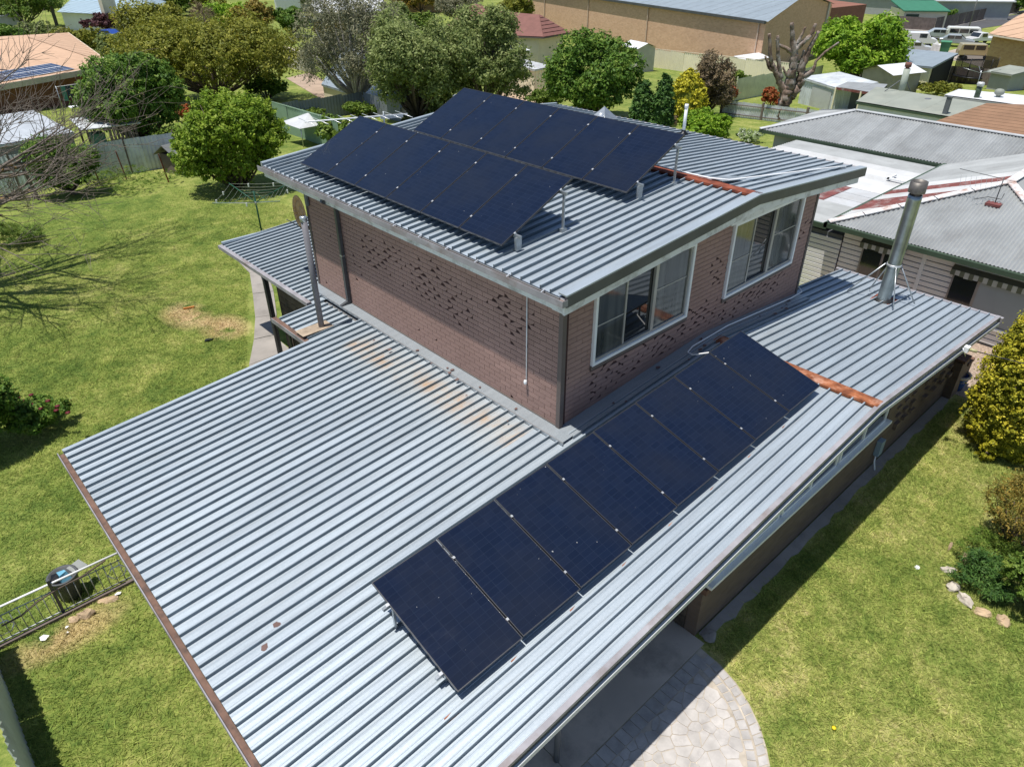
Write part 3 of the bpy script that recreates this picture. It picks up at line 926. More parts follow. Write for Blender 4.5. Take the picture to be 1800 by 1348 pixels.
# conduits
cd = hm(MB().tube([(-.012, .835, 2.38), (-.012, .835, .64)], .011, 8), 'conduit', WHITE)
hm(MB().lathe((-.035, .835, .56), [(0, 0), (.03, .0), (.035, .03), (.03, .07), (.012, .09)], 10), 'outlet_box', WHITE, cd)
pc = MB().tube([(8.55, .12, zl(8.5)+.10), (8.5, -.02, zl(8.5)+.12), (8.42, -.12, zl(8.4)+.08), (7.8, -.16, zl(7.8)+.07), (5.0, -.17, zl(5)+.07), (3.7, -.19, zl(3.7)+.07), (3.45, -.25, zl(3.45)+.07), (3.42, -.40, zl(3.4)+.09), (3.46, -1.0, zl(3.4)+.42)], .014, 8)
hm(pc, 'conduit', WHITE)
hm(MB().tube([(5.05, 3.4, zu(5.05)+.06), (5.06, 1.55, zu(5.06)+.05), (5.12, .85, zu(5.1)+.05), (5.35, .55, zu(5.35)+.05), (8.9, -.02, zu(8.9)+.04), (9.35, -.05, zu(9.3)+.0)], .016, 8), 'conduit', WHITE)
# meter box low on the front wall
mb_ = hb('meter_box', M('blue_grey_meter', (.24, .31, .36), .5), 6.85, 7.05, -3.34, -3.222, -2.45, -2.05, None, .01)
hm(MB().tube([(6.88, -3.28, -2.45), (6.86, -3.30, -2.6), (6.8, -3.38, -2.76)], .018, 8), 'hose', WHITE, mb_)

# fallen shingle pieces lying on the roof
FALL = M('fallen_shingle', (.15, .095, .085), .9, var=.2)
def fallen(x, y, s, seed, roof=zl, cat='shingle piece', label=None, group=None):
    r = random.Random(seed)
    a0 = r.random()*6
    P = []
    for k in range(5):
        a = a0+k*1.256+r.uniform(-.3, .3); rr = s*r.uniform(.55, 1.15)
        P.append((x+rr*math.cos(a), y+rr*.7*math.sin(a), roof(x)-.060+r.uniform(0, .012)))
    return tag(MB().slab(P, .004).build('shingle_scrap', FALL), label, cat, group)
fallen(-5.60, -.13, .09, 1, label='torn brown shingle scrap lying nearer the ridge of two on bare carport roof', group=None)
fallen(-5.88, -.345, .09, 2, label='torn brown shingle scrap lying nearer the gutter of two on bare carport roof', group=None)
rr = random.Random(77)
for i in range(26):
    if i < 12: fallen(-.18+rr.uniform(-.45, .12), rr.uniform(.4, 5.2), rr.uniform(.03, .06), 100+i, lambda x: zl(x)+.085, label='small curled shingle scrap fallen along the foot of the sunlit side wall', group='scraps along the sunlit wall foot')
    else: fallen(rr.uniform(.5, 7.8), -.10-rr.uniform(0, .3), rr.uniform(.035, .08), 100+i, lambda x: zl(x)+.085, label='small curled shingle scrap fallen along the foot of the shaded window wall', group='scraps along the shaded wall foot')

# ------------------------------------------------------------------ solar panels and racks
ORD = ['first', 'second', 'third', 'fourth', 'fifth', 'sixth', 'seventh', 'eighth', 'ninth', 'tenth', 'eleventh', 'twelfth']
def panel_proto(wd, ln):
    """local x along the row, y up the panel, z normal; top face at z=0"""
    r = bpy.data.objects.new('solar_panel', None); COL.objects.link(r)
    f = .011
    b = MB()
    for (x0, x1, y0, y1) in ((0, wd, 0, f), (0, wd, ln-f, ln), (0, f, f, ln-f), (wd-f, wd, f, ln-f)):
        b.box(x0, x1, y0, y1, -.035, 0)
    b.build('frame', FRAME, r)
    MB().box(f, wd-f, f, ln-f, -.012, -.0025).build('glass', CELL, r)
    MB().box(wd*.4, wd*.6, ln*.72, ln*.8, -.034, -.013).build('junction_box', BLACKM, r)
    return r
FRAME = M('black_anodised_frame', (.09, .09, .095), .35, .7, var=.1)
def place_row(proto, n, wd, origin, xdir, ydir, labels, group):
    xd = Vector(xdir).normalized(); yd = Vector(ydir).normalized(); zd = xd.cross(yd)
    for i in range(n):
        o = proto if i == 0 else copy_tree(proto)
        mt = Matrix((xd, yd, zd)).transposed().to_4x4()
        mt.translation = Vector(origin) + xd*(i*(wd+.02))
        o.matrix_world = mt
        tag(o, labels[i], 'solar panel', group)
# lower row
LW, LPY, LDZ = 1.0583, 1.7395, .4651
LLEN = math.hypot(LPY, LDZ)
lx0, ly0 = -4.5356, -.9868
lz0 = SL*lx0+.6003
pr = panel_proto(LW, LLEN)
lab = ['lower roof solar panel nearest the carport gutter, at the bottom end of the row'] + ['%s black solar panel from the carport end of the lower roof row' % ORD[i] for i in range(1, 7)] + ['last solar panel of the lower roof row, beside the rusty ridge']
o_low = Vector((lx0, ly0-LPY, lz0-LDZ))
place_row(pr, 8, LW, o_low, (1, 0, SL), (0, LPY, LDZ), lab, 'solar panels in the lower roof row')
# upper rows: x along -y, y up the slope
UW, UL, TH = 1.134, 1.8781, .4344
for (ox, oy, oz, nm, g) in ((.0481, 8.4369, 2.9868, 'front', 'solar panels in the front upper row'), (3.1628, 8.3139, 3.2448, 'rear', 'solar panels in the rear upper row')):
    pr = panel_proto(UW, UL)
    lab = [('%s tilted black solar panel from the yard end of the %s upper row' % (ORD[i], nm)) for i in range(5)] + ['tilted black solar panel at the open window end of the %s upper row' % nm]
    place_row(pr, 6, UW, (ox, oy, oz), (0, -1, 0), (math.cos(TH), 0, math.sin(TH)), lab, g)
    # rack
    t = thing('panel_rack', 'galvanised tilt rack with legs holding up the %s row of upper roof panels' % nm, 'rack', (ox+.3, oy-3.4, zu(ox+.3)), 0, 'panel racks')
    ti = Matrix.Translation(-Vector((ox+.3, oy-3.4, zu(ox+.3))))
    L6 = 6*UW+5*.02
    def P(u, v, n=-.06):      # u along row (from +y end), v up panel
        return Vector((ox+v*math.cos(TH)+n*-math.sin(TH), oy-u, oz+v*math.sin(TH)+n*math.cos(TH)))
    off = Vector((ox+.3, oy-3.4, zu(ox+.3)))
    for v in (.33, UL-.33):
        MB().bar(P(-.12, v)-off, P(L6+.14, v)-off, .04, .05).build('rail', GALV, t)
        for i in range(1, 6):
            u = i*(UW+.02)-.01
            MB().bar(P(u, v-.02, .004)-off, P(u, v+.02, .004)-off, .036, .006).build('mid_clamp', CLAMP, t)
        for u in (-.012, L6+.012):
            MB().bar(P(u, v-.02, -.01)-off, P(u, v+.02, -.01)-off, .022, .032).build('end_clamp', ALU, t)
    for u in (.0-.05, 2.3, 4.6, L6+.06):
        p = P(u, UL-.33, -.09); q = Vector((p.x, p.y, zu(p.x)-.03))
        MB().bar(p-off, q-off, .045, .03, (1, 0, 0)).build('leg', GALV, t)
        MB().box(q.x-off.x-.06, q.x-off.x+.06, q.y-off.y-.04, q.y-off.y+.04, q.z-off.z-.02, q.z-off.z+.035).build('foot', GALV, t)
        p = P(u, .33, -.08); q = Vector((p.x, p.y, zu(p.x)-.03))
        MB().hexa([Vector(a)-off for a in ((q.x-.05, q.y-.03, q.z), (q.x+.05, q.y-.03, q.z), (q.x+.05, q.y+.03, q.z), (q.x-.05, q.y+.03, q.z), (p.x-.075, p.y-.02, p.z), (p.x+.07, p.y-.02, p.z), (p.x+.07, p.y+.02, p.z), (p.x-.075, p.y+.02, p.z))]).build('bracket', GALV, t)
# lower rack
off = Vector((0, -1.6, .1))
t = thing('panel_rack', 'low tilt rack with rails and feet under the lower roof row of panels', 'rack', off, 0, 'panel racks')
def Q(u, v, n=-.06):
    yd = Vector((0, LPY, LDZ)).normalized(); xd = Vector((1, 0, SL)).normalized(); zd = xd.cross(yd)
    return o_low + xd*u + yd*v + zd*n - off
L8 = 8*LW+7*.02
for v in (.30, LLEN-.38):
    MB().bar(Q(-.10, v), Q(L8+.05, v), .04, .045).build('rail', GALV, t)
    for i in range(1, 8):
        u = i*(LW+.02)-.01
        MB().bar(Q(u, v-.018, .004), Q(u, v+.018, .004), .034, .006).build('mid_clamp', CLAMP, t)
    MB().bar(Q(-.03, v-.02, -.012), Q(-.03, v+.02, -.012), .05, .03).build('end_clamp', ALU, t)
    for i in range(5):
        p = Q(.05+i*(L8-.1)/4, v, -.085)+off; q = Vector((p.x, p.y, zl(p.x)-.03))
        MB().bar(p-off, q-off, .04, .03, (1, 0, 0)).build('leg', GALV, t)
# rust marks where old fixings bled below the panels: small lifted rusty flaps
for i in range(8):
    p = Q(i*(LW+.02)-.02, -.035, 0)+off
    x = p.x
    o = MB().slab([(x-.25, p.y-.03, zl(x-.2)-.060), (x-.17, p.y-.055, zl(x-.17)-.059), (x-.01, p.y-.05, zl(x)-.058), (x+.01, p.y-.005, zl(x)-.058), (x-.24, p.y-.01, zl(x-.2)-.060)], .004).build('rust_flap', RUST, lower_roof)
x = -4.62
MB().slab([(x-.42, -2.83, zl(x-.4)-.060), (x-.16, -2.85, zl(x-.1)-.056), (x, -2.85, zl(x)-.056), (x+.02, -2.81, zl(x)-.056), (x-.1, -2.79, zl(x-.1)-.056)], .003).build('rust_flap', RUST, lower_roof)

# ------------------------------------------------------------------ chimney flue with stays
fx, fy = 10.05, -1.48
fz = zl(fx)-.05
t = thing('chimney_flue', 'tall galvanised flue with sooty cap and tripod stays on the lower roof', 'chimney', (fx, fy, fz))
MB().lathe((0, 0, 0), [(.155, .02), (.155, 2.55), (.15, 2.66), (.14, 2.66)], 24).build('pipe', FLUE, t)
MB().lathe((0, 0, 0), [(.10, 2.60), (.10, 2.80), (.02, 2.80)], 16).build('throat', M('soot', (.03, .028, .026), .7), t)
MB().lathe((0, 0, 0), [(.185, 2.72), (.185, 2.97), (.17, 2.97), (.17, 2.74), (.185, 2.72)], 24).build('cap', M('sooty_steel', (.15, .14, .13), .5, .5, var=.4, scale=5), t)
bz = MB()
for k in range(9):
    a = k*.7; bz.lathe((.0, 0, 0), [(.16, .06), (.215+.02*math.sin(k*2.1), .03+.005*k), (.23, .012), (.16, .0)], 18) if k == 0 else None
bz.build('base_boot', M('black_rubber', (.02, .02, .02), .5, var=.3, scale=8), t)
MB().box(-.30, .30, -.26, .26, -.012, .010).build('base_plate', RUST2, t)
cz = .95
for (ax, ay) in ((-.28, .80), (.38, .52), (-.55, -.45), (.32, -.62)):
    MB().tube([(ax, ay, zl(fx+ax)-fz+.0), (ax*.22, ay*.22, cz)], .016, 8).build('stay', GALV, t)
MB().lathe((0, 0, 0), [(.160, cz-.02), (.168, cz-.02), (.168, cz+.03), (.160, cz+.03)], 24).build('band', ALU, t)

# darker strip across the back slope: the sheet lap's shadow band, painted in
hm(seg(MB(), -3.60, -.62, -.0655, -.0625, [9.62, 9.74]), 'sheet_lap', M('lap_shadow_band', (.27, .31, .34), .5, .3), lower_roof)

# vent pipe by the porch
t = thing('vent_pipe', 'tall grey painted vent pipe standing on the porch roof by the side wall', 'pipe', (-1.05, 6.48, -.12))
MB().tube([(0, 0, 0), (0, 0, 2.55)], .066, 16).build('pipe', M('lavender_grey_paint', (.17, .165, .18), .5, var=.15, scale=3), t)
MB().lathe((0, 0, 0), [(.072, 2.50), (.075, 2.50), (.078, 2.60), (.04, 2.62)], 16).build('cap', GALV, t)
MB().box(-.55, .22, -.16, .2, .02, .035).build('flashing', M('tan_flashing', (.34, .27, .2), .8, var=.3, scale=6), t)
# white plastic vent on the upper roof
t = thing('vent_pipe', 'short white plastic vent pipe with black boot on the upper roof', 'pipe', (9.31, 4.46, zu(9.31)-.06))
MB().tube([(0, 0, 0), (0, 0, .78)], .042, 14).build('pipe', WHITE, t)
MB().lathe((0, 0, 0), [(.046, .70), (.05, .70), (.05, .8), (.02, .8)], 14).build('cap', WHITE, t)
MB().lathe((0, 0, 0), [(.14, .02), (.13, .06), (.07, .09), (.05, .14)], 14).build('boot', BLACKM, t)
t = thing('roof_vent', 'low grey pyramid roof vent near the far edge of the upper roof', 'vent', (9.2, 7.2, zu(9.2)-.05))
MB().poly([(-.3, -.3, .0), (.3, -.3, .0), (0, 0, .35)]).poly([(.3, -.3, 0), (.3, .3, 0), (0, 0, .35)]).poly([(.3, .3, 0), (-.3, .3, 0), (0, 0, .35)]).poly([(-.3, .3, 0), (-.3, -.3, 0), (0, 0, .35)]).build('cowl', GALV, t)
MB().lathe((-.25, -.1, 0), [(.08, 0), (.08, .2), (.01, .22)], 12).build('spigot', ALU, t)

# ------------------------------------------------------------------ TV antenna on the far edge of the upper roof
A0, A1 = Vector((.5, 9.0, 3.83)), Vector((3.44, 9.0, 3.34))
t = thing('tv_antenna', 'long white rod television antenna above the back edge of the upper roof', 'antenna', (2.78, 9.0, zu(2.78)))
o_ = Vector(t.location)
A0 = Vector((.6, 9.0, 3.72)); A1 = Vector((3.5, 9.0, 3.48))
MB().tube([A0-o_, A1-o_], .016, 8).build('boom', WHITE, t)
MB().tube([(0, 0, -.02), (0, 0, .62)], .02, 8).build('mast', GALV, t)
for i in range(9):
    p = A0.lerp(A1, .02+i*.118)-o_; L = .30+.05*abs(i-4)*.3
    MB().tube([p+Vector((-.02, L, .03)), p+Vector((.02, -L, -.03))], .007, 6).build('rod', ALU, t)
MB().bar(A0.lerp(A1, .72)-o_+Vector((0, 0, -.05)), A0.lerp(A1, .95)-o_+Vector((0, 0, -.05)), .04, .05).build('balun', ALU, t)
# satellite dish behind the corner of the upper storey
t = thing('satellite_dish', 'rust-stained tan satellite dish behind the corner of the side wall', 'satellite dish', (-.02, 8.46, 1.2))
b = MB(); n = 20
rings = []
for rr_, dd in ((0, .06), (.15, .055), (.3, .035), (.42, .0)):
    rings.append([(dd-.05, rr_*math.cos(2*math.pi*j/n)*.75+.22, .58+rr_*math.sin(2*math.pi*j/n)*1.0) for j in range(n)])
for i in range(3):
    for j in range(n):
        j2 = (j+1) % n
        b.poly([rings[i][j], rings[i][j2], rings[i+1][j2], rings[i+1][j]], True)
o = b.build('reflector', M('rusty_dish', (.45, .24, .10), .6, var=.3, scale=4, col2=(.5, .33, .2)), t)
sm = o.modifiers.new('thick', 'SOLIDIFY'); sm.thickness = .012
MB().tube([(.05, .2, .3), (.12, .1, .1), (.15, -.02, .05)], .022, 8).build('bracket', FLASH, t)
MB().tube([(-.05, .22, .2), (-.4, .22, .5)], .012, 6).build('feed_arm', FLASH, t)

# ------------------------------------------------------------------ power service line
sp = Vector((8.6, -3.80, -.14))
t = thing('service_bracket', 'white insulator bracket on the barge where the power line meets the house', 'bracket', sp)
MB().box(-.07, .07, -.10, .0, -.06, .06).build('junction', WHITE, t)
MB().tube([(-.1, .0, .05), (-.14, -.03, .0), (-.1, -.06, -.06), (-.02, -.08, -.16)], .012, 6).build('loop', ALU, t)
MB().tube([(.02, -.1, 0), (.06, -.24, -.01)], .035, 10).build('insulator', M('insulator', (.4, .37, .2), .4), t)
b = MB(); pts = []
e1 = sp + Vector((.06, -.24, -.01)); e2 = Vector((13.5, -17.0, .9))
for i in range(25):
    s_ = i/24; p = e1.lerp(e2, s_); p.z -= .55*4*s_*(1-s_)
    pts.append(p)
tag(b.tube(pts, .011, 6).build('power_cable', M('cable_black', (.03, .03, .032), .5)), 'thin black power cable sagging from the eave past the golden conifer', 'cable')

# ------------------------------------------------------------------ neighbours: helpers
def wp(b, name, mat, root, parent=None):
    """part built in world coordinates under an unrotated root (or under a part of it)"""
    o = b.build(name, mat, parent or root)
    if parent is None: o.location = -Vector(root.location)
    return o
def lerp(a, b_, t): return Vector(a).lerp(Vector(b_), t)
def roof_face(root, pts, mat, sheet_w=.8, pitch=None, amp=.012, name='roof_sheet', parent=None, across=False, mats=None, gap=.0, thick=.0):
    """roof polygon (first edge is the eave) cut into sheets (or courses when across) with real relief"""
    P = [Vector(p) for p in pts]
    nrm = Vector((0, 0, 0))
    for i in range(len(P)): nrm += P[i].cross(P[(i+1) % len(P)])
    nrm.normalize()
    if nrm.z < 0: P = [P[1], P[0]] + P[:1:-1]; nrm = -nrm
    v = (P[1]-P[0]).normalized(); u = nrm.cross(v)
    q = [((p-P[0]).dot(v), (p-P[0]).dot(u)) for p in P]
    if across: q = [(b_, a) for a, b_ in q]
    lo, hi = min(a for a, _ in q), max(a for a, _ in q)
    n = max(1, round((hi-lo)/sheet_w)); wd = (hi-lo)/n
    res = []
    for i in range(n):
        b = MB(); a0, a1 = lo+i*wd, lo+(i+1)*wd-gap
        if pitch: m = max(1, round(wd/pitch))*4
        else: m = 1
        for j in range(m):
            s0, s1 = a0+(a1-a0)*j/m, a0+(a1-a0)*(j+1)/m
            c = clip(clip(q, (1, 0), s1), (-1, 0), -s0)
            if len(c) < 3: continue
            out = []
            for (a, t) in c:
                if pitch:
                    k = j if abs(a-s0) < abs(a-s1) else j+1
                    h = amp*(0, 1, 0, -1)[k % 4]
                else:
                    h = amp*(1-(a-a0)/wd) if across else amp*(.3+.5*(i % 2))
                vv, uu = (t, a) if across else (a, t)
                out.append(P[0]+v*vv+u*uu+nrm*h)
            b.poly(out)
        if b.f: res.append(wp(b, name, (mats[i % len(mats)] if mats else mat), root, parent))
    return res
def hip_house(name, label, cat, e, r, zb, wallm, roofm, inset=.35, sheet=.8, pitch=None, amp=.012, across=False, group=None, gutter=None, faces=(0, 1, 2, 3), cap=None, wallh=None):
    """e: four eave corners, r: two ridge ends (front edge e0-e1, ridge r0-r1 parallel to it)"""
    e = [Vector(p) for p in e]; r = [Vector(p) for p in r]
    c = sum(e, Vector((0, 0, 0)))/4
    root = thing(name, label, cat, (c.x, c.y, zb), 0, group)
    w_ = [p.lerp(Vector((c.x, c.y, p.z)), min(.45, inset/max(.1, (Vector((c.x, c.y, p.z))-p).length)*1.41)) for p in e]
    area = sum(w_[i].x*w_[(i+1) % 4].y-w_[(i+1) % 4].x*w_[i].y for i in range(4))
    b = MB(); b.slab([(p.x, p.y, p.z-.03) for p in (w_ if area > 0 else w_[::-1])], e[0].z-.03-zb+.4)
    wl = wp(b, 'wall', wallm, root)
    fl = [[e[0], e[1], r[1], r[0]], [e[1], e[2], r[1]], [e[2], e[3], r[0], r[1]], [e[3], e[0], r[0]]]
    rf = MB()
    for f in fl:
        n = (f[1]-f[0]).cross(f[2]-f[0])
        rf.poly([p-Vector((0, 0, .03)) for p in (f if n.z > 0 else f[::-1])])
    rfo = wp(rf, 'roof', roofm, root)
    for i in faces:
        nn = roof_face(root, fl[i], roofm, sheet, pitch, amp, 'roof_tile_course' if across else 'roof_sheet', rfo, across)
    if gutter:
        for i in range(4): wp(MB().bar(e[i]-Vector((0, 0, .09)), e[(i+1) % 4]-Vector((0, 0, .09)), .1, .13), 'gutter', gutter, root)
    if cap:
        for a, b_ in ((r[0], r[1]), (e[0], r[0]), (e[1], r[1]), (e[2], r[1]), (e[3], r[0])):
            if (a-b_).length > .05: wp(MB().bar(a+Vector((0, 0, .02)), b_+Vector((0, 0, .02)), .28, .03), 'ridge_cap', cap, root, None)
    return root, wl, rfo
def windows(root, wl, a, b_, z0, z1, spans, fm, pm=None, off=.03, sill=True):
    """windows on the wall plane from a to b_ (xy), spans as fractions"""
    a = Vector((a[0], a[1])); b_ = Vector((b_[0], b_[1])); d = (b_-a); L = d.length; d.normalize(); n = Vector((d.y, -d.x))
    for (s0, s1) in spans:
        p, q = a+d*s0*L, a+d*s1*L
        def bx(p, q, t0, t1, za, zb_): 
            A = [p+n*t0, q+n*t0, q+n*t1, p+n*t1]
            return MB().hexa([(k.x, k.y, za) for k in A]+[(k.x, k.y, zb_) for k in A])
        f = wp(bx(p, q, off-.04, off, z0, z1), 'window', fm, root)
        for (g0, g1) in ((.05, .48), (.52, .95)):
            bx(p.lerp(q, g0), p.lerp(q, g1), off+.002, off+.006, z0+.07, z1-.07).build('pane', pm or GLASSF, f)
        if sill: bx(p-d*.06, q+d*.06, off, off+.08, z0-.07, z0-.002).build('sill', fm, f)

def fence(name, label, p0, p1, h, mat, sheet=.78, pitch=.13, amp=.02, post=None, pmat=None, rails=(), rmat=None, group=None, cat='fence', every=3, lean=0, top=None):
    p0 = Vector(p0[:2]); p1 = Vector(p1[:2]); L = (p1-p0).length; d = (p1-p0)/L; ang = math.atan2(d.y, d.x)
    root = thing(name, label, cat, (p0.x, p0.y, terr(*p0)), ang, group)
    n = max(1, round(L/sheet)); wd = L/n
    b = MB(); m = max(2, round(wd/pitch))*4 if pitch else 1
    for j in range(m):
        x0, x1 = wd*j/m, wd*(j+1)/m
        y0, y1 = (amp*(0, 1, 0, -1)[j % 4], amp*(0, 1, 0, -1)[(j+1) % 4]) if pitch else (0, 0)
        b.poly([(x0, y0, 0), (x1-(.004 if j == m-1 else 0), y1, 0), (x1-(.004 if j == m-1 else 0), y1, h), (x0, y0, h)])
    me = b.mesh('panel', mat)
    rr_ = random.Random(int(p0.x*7+p0.y*13))
    z0 = terr(*p0)
    for i in range(n):
        c = p0+d*(i+.5)*wd
        link('panel', me, root, (i*wd, .004*(i % 2), terr(*c)-z0-.04+rr_.uniform(-.012, .012)), (rr_.uniform(-.015, .015)+lean, 0, 0))
    if post:
        b = MB().box(-post/2, post/2, -.07, -.07+post, -.1, h+.08); pm = b.mesh('post', pmat or mat)
        for i in range(0, n+1, every):
            c = p0+d*min(i, n)*wd; link('post', pm, root, (i*wd, 0, terr(*c)-z0))
    for zr in rails:
        A = Vector((0, -.05, zr)); B = Vector((L, -.05, zr+terr(*p1)-z0))
        MB().bar(A, B, .04, .06).build('rail', rmat or pmat or mat, root)
    if top:
        MB().bar(Vector((0, 0, h-.03)), Vector((L, 0, h-.03+terr(*p1)-z0)), .05, .05).build('cap_rail', top, root)
    return root

CORR = M('corrugated_grey_roof', (.37, .385, .385), .5, .3, var=.12, scale=1.2, rnd=.2, dirt=(.24, .24, .235), dsc=.7, damt=.5)
CORRW = M('pale_corrugated', (.55, .56, .565), .5, .25, var=.1, scale=1.2, rnd=.14, dirt=(.38, .36, .33), dsc=.8, damt=.5)
REDP = M('faded_red_roof', (.17, .055, .05), .7, var=.35, scale=4, dirt=(.36, .33, .32), dsc=2.2, damt=.8)
GREENG = M('green_gutter', (.055, .085, .055), .5, var=.15)
WBOARD = M('white_weatherboard', (.74, .74, .74), .6, var=.04, rnd=.05)
CREAMF = M('cream_colorbond', (.80, .73, .55), .6, var=.05, rnd=.04)
GREENF = M('green_colorbond', (.24, .35, .25), .55, var=.08, rnd=.06)
GREYF = M('blue_grey_fence', (.20, .22, .24), .6, var=.12, rnd=.15)
ZFENCE = M('zinc_fence', (.60, .635, .66), .5, .15, var=.15, scale=1.2, rnd=.14, dirt=(.3, .3, .29), dsc=1.5, damt=.5)
WOODF = M('weathered_paling', (.155, .125, .11), .9, var=.25, scale=2, rnd=.3)
TANR = M('tan_concrete_roof', (.50, .33, .22), .8, var=.08, rnd=.05)
REDT = M('red_brown_tile', (.19, .085, .07), .75, var=.12, rnd=.12)
BLUER = M('blue_grey_roof', (.30, .35, .385), .45, .25, var=.08, rnd=.06)
WHITER = M('white_roof', (.66, .67, .68), .5, .1, var=.06, rnd=.05)
BROWNR = M('brown_tile', (.24, .14, .085), .85, var=.12, rnd=.1)
SAGE = M('sage_roof', (.25, .27, .235), .7, var=.1, scale=.8, rnd=.05, dirt=(.36, .36, .30), dsc=.6, damt=.4)
GREENR = M('green_roof', (.04, .17, .10), .6, var=.08)
GREYW = M('grey_wall', (.34, .345, .35), .8, var=.08)
DKGREY = M('dark_grey_roof', (.14, .15, .15), .7, var=.1)

# ------------------------------------------------------------------ white weatherboard house next door
ze, zr = -.30, 1.0
X0, YN, YS = 14.35, 2.1, -5.1
nh = thing('weatherboard_house', 'white weatherboard house next door with grey corrugated hip roof and striped awnings', 'house', (18, -1.5, -2.8))
wl = wp(MB().box(14.80, 24, YS+.4, YN-.4, -2.9, ze-.05), 'wall', GREYP, nh)  # dark backing paints the shadow lines between the boards
wp(MB().box(14.5, 14.8, YS+.3, YN-.3, ze-.10, ze-.06), 'eave_lining', M('eave_lining', (.42, .39, .34), .7), nh)
z = -2.7; i = 0
bm_ = MB().hexa([(14.765, YS+.42, 0), (14.798, YS+.42, 0), (14.798, YN-.42, 0), (14.765, YN-.42, 0), (14.755, YS+.42, .134), (14.798, YS+.42, .134), (14.798, YN-.42, .134), (14.755, YN-.42, .134)]).mesh('weatherboard', WBOARD)
bm2 = MB().hexa([(15.0, YN-.4, 0), (20, YN-.4, 0), (20, YN-.37, 0), (15.0, YN-.37, 0), (15.0, YN-.4, .146), (20, YN-.4, .146), (20, YN-.382, .146), (15.0, YN-.382, .146)]).mesh('weatherboard', WBOARD)
while z < ze-.25:
    link('weatherboard', bm_, wl, (0, 0, z)); link('weatherboard', bm2, wl, (0, 0, z)); z += .16
wp(MB().box(14.72, 14.80, -.83, -.73, -2.9, ze-.05), 'cover_strip', WHITE, nh)
rfm = MB()
ap = (17.95, -1.5, zr); ap2 = (30, -1.5, zr)
FR = [(X0, YN, ze), (X0, YS, ze), ap]
FN = [(X0, YN, ze), (23.6, YN, ze), (23.6, -1.5, zr), ap]
FS = [(X0, YS, ze), (30, YS, ze), ap2, ap]
for f in (FR, FN, FS):
    f = [Vector(p)-Vector((0, 0, .04)) for p in f]
    n = (f[1]-f[0]).cross(f[2]-f[0]); rfm.poly(f if n.z > 0 else f[::-1])
rf = wp(rfm, 'roof', CORR, nh)
roof_face(nh, FR, CORR, .762, .10, .020, parent=rf)
roof_face(nh, FN, CORR, .762, .12, .022, parent=rf, mats=[CORR]*5+[CORRW, REDP, CORRW, REDP, REDP, CORRW, REDP, CORRW])
roof_face(nh, FS, CORR, .762, .12, .010, parent=rf)
HIPC = M('patchy_ridge_cap', (.62, .62, .62), .6, var=.1, dirt=(.30, .12, .06), dsc=2.2, damt=.9)
for a, b_ in ((FR[0], ap), (FR[1], ap), (ap, ap2)):
    a, b_ = Vector(a), Vector(b_); nseg = 5
    for k in range(nseg): wp(MB().bar(a.lerp(b_, k/nseg)+Vector((0, 0, .03)), a.lerp(b_, (k+.97)/nseg)+Vector((0, 0, .03)), .26, .03), 'ridge_cap', HIPC, nh, rf)
wp(MB().box(X0-.1, X0+.02, YS-.1, YN+.1, ze-.16, ze-.02), 'gutter', GREENG, nh)
wp(MB().box(X0-.1, 24, YN, YN+.12, ze-.16, ze-.02), 'gutter', GREENG, nh)
# windows with awnings
def awn(yc, wd, z0, z1, mid):
    f = wp(MB().box(14.715, 14.80, yc-wd/2, yc+wd/2, z0, z1), 'window', M('taupe_frame', (.34, .31, .28), .6), nh)
    s_ = yc+wd/2-mid*wd
    MB().box(14.700, 14.7145, s_+.04, yc+wd/2-.05, z0+.05, z1-.05).build('pane', GLASSF, f)
    MB().box(14.700, 14.7145, yc-wd/2+.05, s_-.04, z0+.05, z1-.05).build('pane', BLIND if mid < .5 else GLASSF, f)
    MB().box(14.66, 14.7145, yc-wd/2-.05, yc+wd/2+.05, z0-.07, z0-.002).build('sill', WHITE, f)
    aw = wp(MB().hexa([(14.60, yc-wd/2-.06, z1-.02), (14.80, yc-wd/2-.06, z1+.10), (14.80, yc+wd/2+.06, z1+.10), (14.60, yc+wd/2+.06, z1-.02), (14.60, yc-wd/2-.06, z1-.0), (14.80, yc-wd/2-.06, z1+.13), (14.80, yc+wd/2+.06, z1+.13), (14.60, yc+wd/2+.06, z1-.0)]), 'awning', M('olive_awning', (.10, .105, .075), .8), nh)
    n = int((wd+.2)/.125)
    sa, sb = M('awning_stripe', (.15, .16, .11), .8), M('awning_white', (.52, .52, .48), .8)
    for k in range(n):
        y0 = yc-wd/2-.06+k*(wd+.12)/n; y1 = y0+(wd+.12)/n
        dz = -.17-.02*math.cos(k*1.3)
        MB().box(14.588, 14.599, y0, y1-.002, z1+dz, z1-.005).build('valance_strip', sb if k % 2 else sa, aw)
awn(.42, 1.2, -1.95, -.72, .55); awn(-2.75, 2.2, -2.15, -.78, .32)
# old antenna on that roof
t = thing('roof_antenna', 'thin broken television antenna on a rusty foot on the corrugated hip roof', 'antenna', (16.85, -1.55, .58))
MB().tube([(0, 0, 0), (0, 0, .8)], .014, 6).build('mast', FLASH, t)
MB().tube([(0, .05, .75), (-.2, 1.15, .85)], .009, 6).build('boom', FLASH, t)
for k in range(8): MB().tube([(-.03*k-.2, .1+.13*k, .77), (-.03*k+.05, .1+.13*k, .35)], .004, 4).build('rod', ALU, t)
MB().box(-.2, .2, -.2, .2, -.02, .05).build('foot', REDP, t)
MB().tube([(-.3, .5, .1), (-.1, .2, .2), (.1, -.1, .15), (.0, -.15, .35)], .01, 5).build('loose_wire', BLACKM, t)
